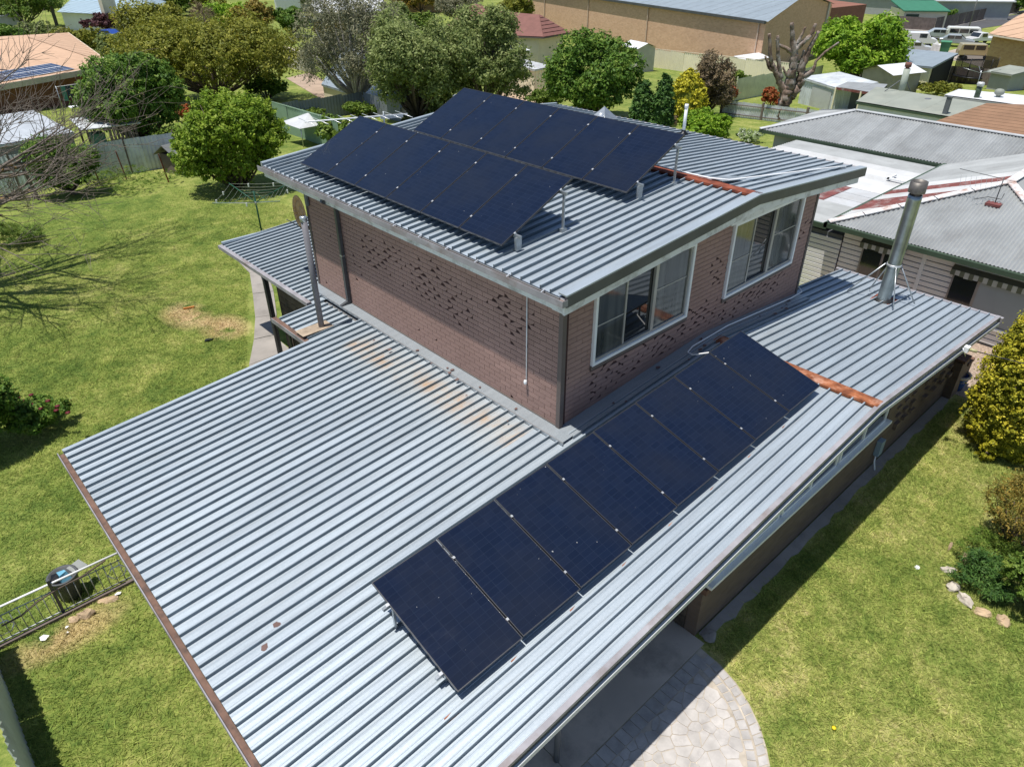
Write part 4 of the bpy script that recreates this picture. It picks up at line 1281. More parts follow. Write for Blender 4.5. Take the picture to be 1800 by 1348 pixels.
# flat roofed link between the two neighbour roofs: sheets along y
sk = thing('lean_to', 'flat patchwork iron roof linking the neighbour roofs, grey white and faded red sheets', 'lean-to', (19, 5, -2.8))
xs = np.linspace(14.62, 24.4, 14)
cols = [CORR, CORR, CORR, REDP, REDP, REDP, CORRW, CORRW, CORRW, CORRW, CORRW, CORR, CORR]
for i in range(13):
    za, zb = -.48-.012*i, -.48-.012*(i+1)
    ya, yb = (2.25, 8.6)
    if cols[i] is REDP:
        roof_face(sk, [(xs[i], 3.55, za), (xs[i], 5.4, za), (xs[i+1]-.02, 5.4, zb), (xs[i+1]-.02, 3.55, zb)], REDP, 3, None, .012, parent=None)
        roof_face(sk, [(xs[i], 5.42, za), (xs[i], yb, za), (xs[i+1]-.02, yb, zb), (xs[i+1]-.02, 5.42, zb)], CORR, 3, None, .0)
        roof_face(sk, [(xs[i], ya, za), (xs[i], 3.53, za), (xs[i+1]-.02, 3.53, zb), (xs[i+1]-.02, ya, zb)], CORRW, 3, None, .0)
    else:
        b = MB(); m = 16
        for j in range(m):
            x0, x1 = xs[i]+(xs[i+1]-xs[i])*j/m, xs[i]+(xs[i+1]-xs[i])*(j+1)/m
            h0, h1 = .018*(0, 1, 0, -1)[j % 4], .018*(0, 1, 0, -1)[(j+1) % 4]
            b.poly([(x0, ya, za+h0), (x1, ya, za+h1), (x1, yb, za+h1), (x0, yb, za+h0)])
        wp(b, 'roof_sheet', cols[i], sk)
wp(MB().box(14.75, 24.3, 1.72, 8.5, -2.95, -.75), 'wall', GREYP, sk)  # dark backing stands for shadow under each board's lip
wp(MB().box(14.53, 14.62, 2.22, 8.65, -.62, -.46), 'gutter', GREENG, sk)
b5 = MB().hexa([(14.72, 1.71, 0), (14.748, 1.71, 0), (14.748, 8.5, 0), (14.72, 8.5, 0), (14.71, 1.71, .134), (14.748, 1.71, .134), (14.748, 8.5, .134), (14.71, 8.5, .134)]).mesh('weatherboard', WBOARD)
z = -2.8
while z < -.9: link('weatherboard', b5, kids(sk)[-2] if False else sk, (-19, -5, z+2.8)); z += .16
wp(MB().box(20.9, 21.0, 2.0, 3.1, -.50, -.44).box(20.9, 21.6, 2.98, 3.06, -.50, -.44), 'vent_frame', WHITE, sk)
# second hip roof behind
e = [(24.6, 10.6, -.5), (24.6, -3.0, -.5), (30.6, -3.0, -.5), (30.6, 10.6, -.5)]
hip_house('hip_roof_house', 'long low house with weathered grey hip roof and dark green gutters', 'house', e, [(27.6, 7.6, .36), (27.6, 0, .36)], -3.2, GREYW, CORR, .5, .762, .127, .024, gutter=GREENG, faces=(0, 1, 3), cap=CORRW)

# ------------------------------------------------------------------ right background
# sage roofed bungalow and brown tiled roof
z1, z2 = -1.57, -0.72
E0 = [(40.58, 13.11, -1.75), (40.15, 7.05, -1.75), (43.58, 6.53, -1.4), (44.18, 13.53, -1.4)]
sg = thing('sage_roof_house', 'low house with sage green flat metal roof and a braced chimney', 'house', (54.42, 13.86, -4.0))
roof_face(sg, E0, SAGE, 1.2, None, .01)
wp(MB().slab([(p[0], p[1], p[2]-.06) for p in E0], .12), 'roof_edge', GREENG, sg)
c_ = sum((Vector(p) for p in E0), Vector((0, 0, 0)))/4
wp(MB().slab([tuple(Vector((c_.x, c_.y, p[2]-.2)).lerp(Vector((p[0], p[1], p[2]-.2)), .95)) for p in E0], 2.7), 'wall', WHITER, sg)
ch = thing('sage_flue', 'pale green flue with brick top and stays on the sage roof', 'chimney', (44.13, 11.87, -1.6))
MB().tube([(0, 0, -.1), (0, 0, 1.5)], .2, 12).build('pipe', M('pale_green_flue', (.36, .40, .34), .6), ch)
MB().lathe((0, 0, 1.5), [(.12, 0), (.12, .1), (.2, .1), (.2, .35), (.1, .38)], 12).build('cap', REDT, ch)
for a, b_ in ((-.9, .9), (.5, -.5), (.9, .5)): MB().tube([(a, b_, -.05), (a*.2, b_*.2, .8)], .025, 6).build('stay', GREYP, ch)
MB().lathe((42.32, 9.52, -1.55), [(.3, 0), (.3, .08), (.1, .14), (.0, .14)], 14)
rv = thing('roof_ventilator', 'round grey ventilator on the sage roof', 'vent', (43.08, 9.76, -1.62))
MB().lathe((0, 0, 0), [(.38, -.05), (.36, .1), (.15, .16), (.0, .17)], 14).build('dome', GREYP, rv)
t = thing('dark_flue', 'square dark flue leaning over the edge of the sage roof', 'chimney', (40.56, 7.81, -1.8))
MB().box(-.12, .12, -.12, .12, -.3, 1.0).build('pipe', GREYP, t)
MB().box(-.15, .15, -.15, .15, 1.0, 1.06).build('cap', GREYP, t)
E1 = [(35.85, 6.88, -1.35), (36.39, 2.24, -1.35), (39.58, 3.03, -0.5), (38.82, 5.38, -0.5)]
br_ = thing('brown_tile_roof_house', 'house with brown tiled roof slope at the right edge', 'house', (51.03, 8.0, -4.0))
roof_face(br_, E1, BROWNR, .33, None, .010, 'roof_tile_course', across=True)
wp(MB().slab([(p[0], p[1], p[2]-.06) for p in E1], .1), 'roof_edge', BLACKM, br_)
c_ = sum((Vector(p) for p in E1), Vector((0, 0, 0)))/4
wp(MB().slab([tuple(Vector((c_.x, c_.y, E1[0][2]-.2)).lerp(Vector((p[0], p[1], E1[0][2]-.2)), .93)) for p in E1], 2.6), 'wall', GREYW, br_)
wr = thing('white_roof_annex', 'flat white sheet roof behind the brown tiled slope', 'annex', (62.9, 11.73, -4.2))
E2 = [(47.52, 10.32, -1.9), (47.47, 4.68, -1.9), (51.27, 5.38, -1.9), (50.29, 10.41, -1.9)]
roof_face(wr, E2, WHITER, 2.2, None, .012)
wp(MB().slab([(p[0], p[1], p[2]-.05) for p in E2], 2.4), 'wall', GREYW, wr)
t = thing('green_cowl_flue', 'small dark green flue with cowl on the white roof annex', 'chimney', (48.01, 8.53, -1.9))
MB().tube([(0, 0, -.1), (0, 0, .75)], .17, 10).build('pipe', GREENG, t); MB().lathe((0, 0, .7), [(.19, 0), (.23, .12), (.19, .24), (.04, .26)], 12).build('cowl', CORRW, t)
t = thing('turbine_vent', 'round pale turbine vent on the white roof annex', 'vent', (49.21, 7.63, -1.9))
MB().lathe((0, 0, 0), [(.12, -.05), (.14, .1), (.28, .2), (.3, .35), (.2, .48), (.02, .52)], 14).build('head', SAGE, t)

def shed(name, label, pts, h, wallm, roofm, cat='shed', rise=0, over=.15, sheet=.8, pitch=None, group=None, door=None, wpitch=None, gable=False):
    """pts: base corners a,b (front edge), c,d behind, in order; z from terrain; gable ridge runs from mid(a,b) to mid(c,d)"""
    P = [Vector((p[0], p[1], 0)) for p in pts]; zb = min(terr(p.x, p.y) for p in P)
    c = sum(P, Vector((0, 0, 0)))/4
    root = thing(name, label, cat, (c.x, c.y, zb), 0, group)
    zt = zb+h
    w_ = wp(MB().slab([(p.x, p.y, zt) for p in (P if (P[1]-P[0]).cross(P[2]-P[0]).z > 0 else P[::-1])], h+.3), 'wall', wallm, root)
    # ribbed cladding on the two near sides
    if wpitch:
        for i in (0, 1, 3):
            a, b_ = P[i], P[(i+1) % 4]; d = (b_-a).normalized(); n = Vector((d.y, -d.x, 0))
            if n.dot(a-c) < 0: n = -n
            k = int((b_-a).length/wpitch)
            bb = MB()
            for j in range(k):
                p = a+d*(j+.5)*wpitch+n*.012
                bb.bar((p.x, p.y, zb-.2), (p.x, p.y, zt-.02), .05, .03)
            if bb.f: wp(bb, 'cladding_ribs', wallm, root)
    Q = [c+(p-c)*(1+over/(p-c).length*1.4) for p in P]
    if gable:
        m0, m1 = (Q[0]+Q[1])/2, (Q[2]+Q[3])/2
        fs = [[Q[0], m0, m1, Q[3]], [m0, Q[1], Q[2], m1]]
        zz_ = {0: [zt, zt+rise, zt+rise, zt], 1: [zt+rise, zt, zt, zt+rise]}
        for i, f in enumerate(fs):
            g = [Vector((p.x, p.y, zz_[i][j]+.03)) for j, p in enumerate(f)]
            e_ = [g[3], g[0], g[1], g[2]] if i == 0 else [g[1], g[2], g[3], g[0]]
            roof_face(root, e_, roofm, sheet, pitch, .012)
        for a, b_, m in ((P[0], P[1], m0), (P[2], P[3], m1)):
            n = ((a+b_)/2-c).normalized()*-.05
            wp(MB().prism([(a.x, a.y, zt-.01), (b_.x, b_.y, zt-.01), ((a.x+b_.x)/2, (a.y+b_.y)/2, zt+rise-.01)], n), 'gable', wallm, root)
    else:
        g = [Vector((Q[0].x, Q[0].y, zt+.03)), Vector((Q[1].x, Q[1].y, zt+.03)), Vector((Q[2].x, Q[2].y, zt+.03+rise)), Vector((Q[3].x, Q[3].y, zt+.03+rise))]
        roof_face(root, g, roofm, sheet, pitch, .012)
        wp(MB().slab([p-Vector((0, 0, .03)) for p in (g if (g[1]-g[0]).cross(g[2]-g[0]).z > 0 else g[::-1])], .12), 'roof_edge', roofm, root)
    if door:
        a, b_ = P[0], P[1]; d = (b_-a).normalized(); n = Vector((d.y, -d.x, 0)); n = n if n.dot(a-c) > 0 else -n
        p, q = a.lerp(b_, door[0])+n*.02, a.lerp(b_, door[1])+n*.02
        wp(MB().hexa([(p.x, p.y, zb), (q.x, q.y, zb), (q.x+n.x*.03, q.y+n.y*.03, zb), (p.x+n.x*.03, p.y+n.y*.03, zb), (p.x, p.y, zb+door[2]), (q.x, q.y, zb+door[2]), (q.x+n.x*.03, q.y+n.y*.03, zb+door[2]), (p.x+n.x*.03, p.y+n.y*.03, zb+door[2])]), 'door', door[3], root)
    return root
def quad(a, b_, depth):
    """footprint from a front edge a-b pushed away from the camera by depth"""
    a, b_ = Vector(a[:2]), Vector(b_[:2]); d = (b_-a).normalized(); n = Vector((-d.y, d.x))
    if n.dot(a-Vector((-7.5, -7))) < 0: n = -n
    return [a, b_, b_+n*depth, a+n*depth]
# zinc shed + carport beside the dead tree
shed('zinc_shed', 'corrugated zinc shed with double doors behind the dead tree', quad((50.89, 22.06), (48.56, 18.08), 3.2), 2.0, ZFENCE, ZFENCE, rise=.25, sheet=.8, wpitch=.3, door=(.35, .9, 1.7, CORRW))
cp = thing('open_carport', 'dark open carport with red barge between zinc shed and sage roof', 'carport', (51.5, 17.75, -4.36))
q_ = [(47.63, 17.74, -2.35), (47.32, 14.47, -2.35), (50.3, 15.19, -2.2), (49.57, 17.84, -2.2)]
roof_face(cp, q_, CORR, .8, None, .012)
wp(MB().bar(Vector(q_[0])-Vector((0, 0, .1)), Vector(q_[1])-Vector((0, 0, .1)), .06, .16), 'barge', REDP, cp)
for p in (q_[0], lerp(q_[0], q_[1], .6), q_[3]): wp(MB().bar((p[0], p[1], terr(p[0], p[1])), (p[0], p[1], p[2]-.05), .1, .1, (1, 0, 0)), 'post', CREAMF, cp)
a, b_ = Vector(q_[2]), Vector(q_[3])
wp(MB().hexa([(a.x, a.y, -4.8), (b_.x, b_.y, -4.8), (b_.x+.1, b_.y+.1, -4.8), (a.x+.1, a.y+.1, -4.8), (a.x, a.y, -2.3), (b_.x, b_.y, -2.3), (b_.x+.1, b_.y+.1, -2.3), (a.x+.1, a.y+.1, -2.3)]), 'back_wall', GREYP, cp)
# cream garage with open front, skillion roof
gq = [(66.86, 24.71), (66.87, 18.2), (75.71, 19.32), (75.31, 25.65)]
gr = shed('cream_garage', 'big cream ribbed garage with grey skillion roof and open dark end', gq, 2.75, CREAMF, BLUER, 'garage', rise=.12, over=.25, wpitch=.35)
a, b_ = Vector(gq[1]), Vector(gq[2]); n = Vector(((b_-a).y, -(b_-a).x)).normalized()*.04
n = n if n.x > 0 or True else -n
p, q = a.lerp(b_, .08)+n, a.lerp(b_, .94)+n; zt_ = terr(a.x, a.y)
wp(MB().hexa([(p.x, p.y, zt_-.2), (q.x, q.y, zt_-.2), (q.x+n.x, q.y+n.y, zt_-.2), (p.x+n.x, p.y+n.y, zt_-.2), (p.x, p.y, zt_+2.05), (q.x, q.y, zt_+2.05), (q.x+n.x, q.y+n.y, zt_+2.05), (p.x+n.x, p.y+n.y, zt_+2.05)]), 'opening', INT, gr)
# gazebo / lean roof in front of the garage
shed('white_gazebo', 'small gabled pergola with shiny white roof in front of the cream garage', quad((61.42, 21.83), (60.42, 18.81), 3.4), 2.0, M('pergola_wall', (.33, .30, .24), .8), WHITER, 'pergola', rise=.55, over=.3, gable=True)
shed('cubby_house', 'small pale grey cubby house with green-grey roof beside the trampoline', quad((72.21, 14.73), (71.55, 12.9), 2.2), 1.6, GREYW, SAGE, 'cubby house', rise=.3, over=.3)
# trampoline
tc = (76.81, 17.5, -5.51)
t = thing('trampoline', 'round trampoline with tall black safety net', 'trampoline', tc)
R_ = 1.75
b = MB(); n = 20
for j in range(n):
    a0, a1 = 2*math.pi*j/n, 2*math.pi*(j+1)/n
    b.poly([(R_*math.cos(a0), R_*math.sin(a0), .75), (R_*math.cos(a1), R_*math.sin(a1), .75), (R_*math.cos(a1), R_*math.sin(a1), 2.3), (R_*math.cos(a0), R_*math.sin(a0), 2.3)])
netm, nt_, bs_ = nodes('black_net'); bs_.inputs['Base Color'].default_value = (.01, .01, .012, 1)
tr_ = nt_.nodes.new('ShaderNodeBsdfTransparent'); mx_ = nt_.nodes.new('ShaderNodeMixShader'); mx_.inputs[0].default_value = .6
nt_.links.new(tr_.outputs[0], mx_.inputs[1]); nt_.links.new(bs_.outputs[0], mx_.inputs[2]); nt_.links.new(mx_.outputs[0], nt_.nodes['Material Output'].inputs[0])
b.build('net', netm, t)
MB().lathe((0, 0, .7), [(.02, .02), (R_, .02), (R_+.08, .0), (R_+.08, -.06)], 24).build('mat', BLACKM, t)
for j in range(6):
    a0 = j*math.pi/3; MB().tube([(R_*1.04*math.cos(a0), R_*1.04*math.sin(a0), 0), (R_*1.04*math.cos(a0), R_*1.04*math.sin(a0), 2.4)], .03, 6).build('leg', BLACKM, t)
# paling fence behind the trampoline
fence('paling_fence', 'grey timber paling fence behind the trampoline', (76.42, 20.04), (74.23, 10.83), 1.5, WOODF, .3, None, post=.1, every=8)
# rotary line behind
t = thing('clothes_hoist', 'small white rotary clothes line beside the trampoline', 'clothes line', (70.1, 14.97, -5.08))
MB().tube([(0, 0, 0), (0, 0, 1.7)], .03, 8).build('pole', GALV, t)
for j in range(4):
    a0 = .5+j*math.pi/2; MB().tube([(0, 0, 1.5), (1.5*math.cos(a0), 1.5*math.sin(a0), 1.85)], .02, 6).build('arm', GALV, t)

# tan brick house at the right edge
a, b_ = (88.83, 19.12), (80.14, 11.37)
e = [(84.45, 19.48, -1.9), (79.75, 12.03, -1.9), (99.92, 14.97, -1.9), (106.68, 23.23, -1.9)]
zb = terr(a[0], a[1])
hip_house('orange_brick_house', 'orange brick house with tan ribbed roof at the right edge', 'house', e, [tuple(lerp(lerp(e[0], e[3], .5), lerp(e[1], e[2], .5), .25)+Vector((0, 0, 1.3))), tuple(lerp(lerp(e[0], e[3], .5), lerp(e[1], e[2], .5), .8)+Vector((0, 0, 1.3)))], zb, BRICKO, TANR, .6, .9, None, .05, gutter=CREAMW)
# --- vehicles
def car(name, label, loc, rz, col, L=4.4, W_=1.75, H_=1.45, kind='sedan', group=None):
    t = thing(name, label, {'van': 'van', 'ute': 'ute', 'four': 'four-wheel drive'}.get(kind, 'car'), loc, rz, group)
    pm = M(name+'_paint', col, .25, .1, var=.03, spec=.6)
    if kind == 'van': prof = [(-.5, .30), (.5, .30), (.5, .55), (.44, .62), (.33, .68), (.24, 1.0), (-.48, 1.0), (-.5, .9)]
    elif kind == 'bus': prof = [(-.5, .30), (.5, .30), (.5, .58), (.40, .62), (.33, 1.0), (-.48, 1.0), (-.5, .9)]
    elif kind == 'ute': prof = [(-.5, .34), (.5, .34), (.5, .58), (.28, .64), (.20, 1.0), (-.02, 1.0), (-.05, .6), (-.5, .6)]
    elif kind == 'four': prof = [(-.5, .34), (.5, .34), (.5, .62), (.24, .66), (.18, 1.0), (-.46, 1.0), (-.5, .62)]
    else: prof = [(-.5, .28), (.5, .28), (.5, .52), (.42, .6), (.24, .66), (.08, 1.0), (-.24, 1.0), (-.40, .68), (-.5, .64)]
    b = MB().prism([(x*L, -W_/2, z*H_) for x, z in prof], (0, W_, 0))
    o = b.build('body', pm, t); bevel(o, .07, 3)
    # glasshouse strips
    gl = {'van': [(.02, .21, .68, .94)], 'bus': [(-.46, -.22, .64, .9), (-.2, .04, .64, .9), (.06, .28, .64, .9)], 'ute': [(.0, .17, .66, .94)], 'four': [(-.42, -.14, .68, .94), (-.1, .15, .68, .94)]}.get(kind, [(-.28, -.09, .68, .94), (-.07, .12, .68, .94)])
    for (x0, x1, z0, z1) in gl:
        for sy in (-1, 1):
            MB().box(x0*L, x1*L, sy*(W_/2)-.012, sy*(W_/2)+.012, z0*H_, z1*H_).build('side_window', GLASSF, t)
    fx = {'van': (.335, .69, .25, .97), 'bus': (.40, .64, .34, .96), 'ute': (.28, .66, .21, .96), 'four': (.24, .68, .19, .96)}.get(kind, (.245, .68, .1, .96))
    MB().hexa([(fx[0]*L, -W_*.44, fx[1]*H_+.01), (fx[0]*L+.02, -W_*.44, fx[1]*H_+.02), (fx[0]*L+.02, W_*.44, fx[1]*H_+.02), (fx[0]*L, W_*.44, fx[1]*H_+.01), (fx[2]*L, -W_*.42, fx[3]*H_+.02), (fx[2]*L+.03, -W_*.42, fx[3]*H_+.03), (fx[2]*L+.03, W_*.42, fx[3]*H_+.03), (fx[2]*L, W_*.42, fx[3]*H_+.02)]).build('windscreen', GLASSF, t)
    for sx_ in (-.31, .32):
        for sy in (-1, 1):
            wh = bpy.data.objects.new('wheel', WHEEL); COL.objects.link(wh); wh.parent = t
            wh.location = (sx_*L, sy*(W_/2-.1), .31); wh.rotation_euler = (math.pi/2, 0, 0)
    for sy in (-1, 1):
        MB().box(.495*L, .505*L, sy*W_*.36-.14, sy*W_*.36+.14, .45*H_, .53*H_).build('headlight', WHITE, t)
        MB().box(-.505*L, -.495*L, sy*W_*.38-.1, sy*W_*.38+.1, .45*H_, .58*H_).build('tail_light', REDP, t)
    return t
WHEEL = MB().lathe((0, 0, -.1), [(.0, .0), (.2, 0), (.31, .02), (.32, .1), (.31, .18), (.2, .2), (0, .2)], 14).mesh('wheel', BLACKM)
ASPH = M('asphalt', (.075, .075, .08), .9, var=.15, scale=.6, bmp=.2)
sheet('road', ASPH, [(117.63, 45.53, -6.76), (118.87, 36.6, -6.76), (139.72, 36.32, -6.76), (168.62, 33.03, -6.76), (189.87, 37.44, -6.76), (143.51, 42.12, -6.76), (126.93, 46.87, -6.76)], .03, .05)
sheet('parking_yard', M('yard_concrete', (.36, .31, .265), .9, var=.15, scale=.4), [(97.2, 34.09, -6.76), (99.01, 25.72, -6.63), (88.23, 18.1, -6.01), (114.0, 24.76, -6.76), (112.88, 30.52, -6.76), (102.41, 30.36, -6.76), (113.99, 39.62, -6.76)], .02, .05)
sheet('footpath', CONC, [(127.39, 47.54, -6.76), (127.89, 40.45, -6.76), (144.89, 40.74, -6.76), (173.73, 40.18, -6.76), (177.54, 41.27, -6.76), (147.04, 42.42, -6.76), (130.7, 41.97, -6.76), (129.81, 48.58, -6.76)], .05, .05)
vz = lambda p, dz=.03: (p[0], p[1], p[2]+dz)
car('white_van', 'white panel van parked behind the wire fence by the leafy tree', vz((108.3, 35.04, -6.76)), math.radians(-62), (.75, .75, .76), 4.9, 1.9, 1.95, 'van', 'vehicles parked in the yard')
car('white_minibus', 'old white and cream minibus with side windows parked in the yard', vz((118.62, 32.36, -6.76)), math.radians(-62), (.72, .71, .66), 4.9, 1.85, 2.0, 'bus', 'vehicles parked in the yard')
car('silver_wagon', 'silver grey hatchback parked in front of the minibus', vz((113.41, 31.6, -6.76)), math.radians(-70), (.28, .31, .33), 4.4, 1.75, 1.5, 'sedan', 'vehicles parked in the yard')
car('silver_sedan', 'silver sedan half hidden behind the white panel van', vz((119.58, 35.89, -6.76)), math.radians(-62), (.40, .44, .47), 4.5, 1.75, 1.45, 'sedan', 'vehicles parked in the yard')
car('blue_sedan', 'dark blue sedan in front of the white panel van', vz((102.23, 34.87, -6.76)), math.radians(-58), (.03, .06, .16), 4.4, 1.75, 1.45, 'sedan', 'vehicles parked in the yard')
car('pale_hatchback', 'pale silver car between the dark blue sedan and the van', vz((102.63, 33.0, -6.76)), math.radians(-58), (.50, .53, .56), 4.3, 1.75, 1.45, 'sedan', 'vehicles parked in the yard')
car('tray_ute', 'ute with flat grey tray parked beside the brick house', vz((117.77, 29.78, -6.76)), math.radians(150), (.66, .66, .66), 4.8, 1.8, 1.6, 'ute', 'vehicles parked in the yard')
car('tan_four_wheel_drive', 'tan four-wheel drive behind the trampoline', vz((100.73, 24.85, -6.65)), math.radians(-60), (.36, .30, .17), 4.3, 1.85, 1.9, 'four')
car('blue_hatchback', 'small bright blue car under the purple tree by the blue roofed house', vz((29.16, 125.71, -6.76)), math.radians(120), (.03, .08, .35), 4.0, 1.7, 1.4, 'sedan')
car('dark_hatchback', 'dark car far behind the gum tree crown', vz((60.66, 120.43, -6.76)), math.radians(30), (.25, .35, .5), 4.2, 1.7, 1.45, 'sedan')
t = thing('green_skip_bin', 'green wheeled rubbish skip in the concrete yard', 'bin', vz((105.46, 30.21, -6.76)), math.radians(20))
MB().hexa([(-.6, -.5, .15), (.6, -.5, .15), (.6, .5, .15), (-.6, .5, .15), (-.75, -.6, 1.35), (.75, -.6, 1.35), (.75, .6, 1.35), (-.75, .6, 1.35)]).build('tub', M('bin_green', (.05, .2, .1), .5), t)
MB().box(-.8, .8, -.65, .65, 1.352, 1.42).build('lid', M('bin_lid', (.06, .24, .12), .5), t)
for sx_ in (-.5, .5): MB().box(sx_-.08, sx_+.08, -.4, -.3, 0, .16).build('castor', BLACKM, t)
t = thing('bulk_bag', 'crumpled white bulk bag beside the green skip', 'bag', vz((102.98, 30.51, -6.76)), .3)
MB().hexa([(-.6, -.55, 0), (.6, -.55, 0), (.6, .55, 0), (-.6, .55, 0), (-.5, -.5, 1.2), (.55, -.45, 1.3), (.5, .5, 1.25), (-.55, .45, 1.35)]).build('sack', M('white_sack', (.6, .6, .6), .8, var=.2, scale=4, bmp=.6, bsc=4), t)
MB().hexa([(-.5, -.3, 1.25), (-.4, -.3, 1.25), (-.4, .3, 1.3), (-.5, .3, 1.3), (-.45, -.1, 1.6), (-.35, -.1, 1.6), (-.35, .1, 1.6), (-.45, .1, 1.6)]).build('loop', WHITE, t)
# street pole
def pole(label, loc, h, r=.13, arm=True, name='power_pole'):
    t = thing(name, label, 'pole', loc)
    MB().tube([(0, 0, -.2), (0, 0, h)], [r, r*.75], 10).build('shaft', M('pole_grey', (.22, .21, .205), .9, var=.2), t)
    if arm: MB().bar((-.9, 0, h-.6), (.9, 0, h-.6), .1, .1).build('cross_arm', WOODF, t)
pole('thin rust and white pole standing beside the white minibus', (131.23, 36.06, -6.76), 7.5, .09, False)
pole('stout grey power pole beside the blue roofed house', (28.14, 150.59, -6.76), 9, .3, True)

# brown boundary fence of the street and houses beyond
fence('street_fence', 'long brown paling fence along the far street', (128.72, 47.35), (129.76, 40.72), 1.9, WOODF, 1.2, None)
fence('street_fence', 'brown paling fence running uphill beside the asphalt road', (130.62, 40.96), (172.96, 40.96), 1.9, WOODF, 1.6, None)
shed('green_roof_garage', 'pale garage with bright green roof behind the street fence', quad((130.04, 46.02), (134.16, 40.76), 8), 2.6, CREAMF, GREENR, 'garage', rise=.9, gable=False, over=.3, door=(.05, .35, 2.1, GREENG))
shed('grey_house', 'low grey roofed house far behind the street fence', quad((148.67, 72.5), (148.84, 53.08), 14), 3.0, GREYW, DKGREY, 'house', rise=1.6, over=.5)
shed('white_roof_house', 'pale house with white metal roof far behind the green roofed garage', quad((148.42, 47.79), (155.64, 37.73), 12), 3.0, GREYW, WHITER, 'house', rise=.8, over=.4)
shed('teal_roof_house', 'long house with pale teal roof near the top right', quad((162.27, 58.59), (167.82, 52.92), 14), 3.2, GREYW, BLUER, 'house', rise=1.4, over=.5)
shed('far_white_house', 'distant white roofed house at the top right corner', quad((175.38, 52.3), (184.26, 43.2), 16), 3.2, WBOARD, WHITER, 'house', rise=1.6, over=.5)

# ------------------------------------------------------------------ big brick hall
A_, B_ = Vector((70.76, 37.32)), Vector((91.22, 100.06))
d = (A_-B_).normalized(); n = Vector((-d.y, d.x)); n = n if n.dot(A_-Vector((-7.5, -7))) > 0 else -n
Cc = Vector((95.01, 41.98))
zh0, zh1 = -6.6, -1.05
hall = thing('brick_hall', 'large tan brick hall with shallow blue-grey metal roof', 'hall', (A_.x, A_.y, zh0))
dep = (Cc-A_)
Q_ = [B_, A_, A_+dep, B_+dep]
wp(MB().slab([(p.x, p.y, zh1) for p in (Q_ if (Q_[1]-Q_[0]).cross(Q_[2]-Q_[0]) > 0 else Q_[::-1])], zh1-zh0+.6), 'wall', BRICKT, hall)
m0, m1 = (Q_[0]+Q_[3])/2, (Q_[1]+Q_[2])/2
ov = d*.4; on = dep.normalized()*.3
roof_face(hall, [(*(Q_[0]-on-ov), zh1+.05), (*(Q_[1]-on+ov), zh1+.05), (*(m1+ov), zh1+2.1), (*(m0-ov), zh1+2.1)], BLUER, 1.0, None, .02)
roof_face(hall, [(*(Q_[2]+on+ov), zh1+.05), (*(Q_[3]+on-ov), zh1+.05), (*(m0-ov), zh1+2.1), (*(m1+ov), zh1+2.1)], BLUER, 3.0, None, .02)
wp(MB().prism([(*Q_[1], zh1-.01), (*Q_[2], zh1-.01), (*m1, zh1+2.05)], (-d.x*.3, -d.y*.3, 0)), 'gable', BRICKT, hall)
wp(MB().bar((*(Q_[0]-on), zh1-.05), (*(Q_[1]-on), zh1-.05), .3, .28), 'gutter', FLASH, hall)
for f_ in (.20, .42, .66, .985):
    p = Q_[0].lerp(Q_[1], f_)-on*.4
    wp(MB().bar((p.x, p.y, zh0-.5), (p.x, p.y, zh1-.1), .13, .13, (1, 0, 0)), 'downpipe', M('pale_pipe', (.5, .38, .3), .7), hall)
p = Q_[1].lerp(Q_[2], .93)+d*.15
wp(MB().bar((p.x, p.y, zh0-.3), (p.x, p.y, zh1+.4), .2, .2, (1, 0, 0)), 'downpipe', CORRW, hall)
Cn = Q_[2]
wp(MB().slab([(Cn.x, Cn.y, zh1-.4), (Cn.x+d.x*2+9, Cn.y+d.y*2+1, zh1-.4), (Cn.x+20, Cn.y+22, zh1-.4), (Cn.x+2, Cn.y+18, zh1-.4)], 6), 'rear_wing', BRICKR, hall)

# red tiled house, cream sheds
e = [(48.68, 66.24, -2.9), (56.66, 56.81, -2.9), (61.03, 56.97, -2.9), (68.02, 87.6, -2.9)]
e = [(50.33, 68.93, -3.0), (56.32, 56.93, -3.0), (61.64, 57.63, -3.0), (64.34, 76.75, -3.0)]
hip_house('red_tile_house', 'cream house with dark red tiled hip roof beside the brick hall', 'house', e, [tuple(lerp(e[0], e[3], .5)+(lerp(e[1], e[2], .5)-lerp(e[0], e[3], .5))*.15+Vector((0, 0, 2.0))), tuple(lerp(e[0], e[3], .5)+(lerp(e[1], e[2], .5)-lerp(e[0], e[3], .5))*.82+Vector((0, 0, 2.0)))], -6.5, CREAMW, REDT, .7, .55, None, .06, across=True, gutter=TRIMB)
shed('cream_shed', 'small cream garden shed with pale roof behind the green trees', quad((50.05, 55.76), (52.66, 55.54), 2.6), 2.4, CREAMF, WHITER, rise=.3)
shed('cream_shed', 'cream ribbed tin shed left of the round dense tree', quad((38.19, 39.85), (40.31, 39.99), 3), 2.5, CREAMF, CORRW, rise=.25, wpitch=.4)
shed('gabled_shed', 'grey gabled shed with small window behind the round tree', quad((61.21, 46.94), (63.47, 46.28), 3), 2.6, M('pale_shed_wall', (.45, .44, .38), .7), WHITER, rise=.5, gable=True, over=.2)
shed('dome_shelter', 'pale metal roofed shelter against the foot of the brick hall', quad((66.95, 39.55), (66.62, 36.72), 4), 1.7, GREYW, WHITER, rise=.35, gable=True)
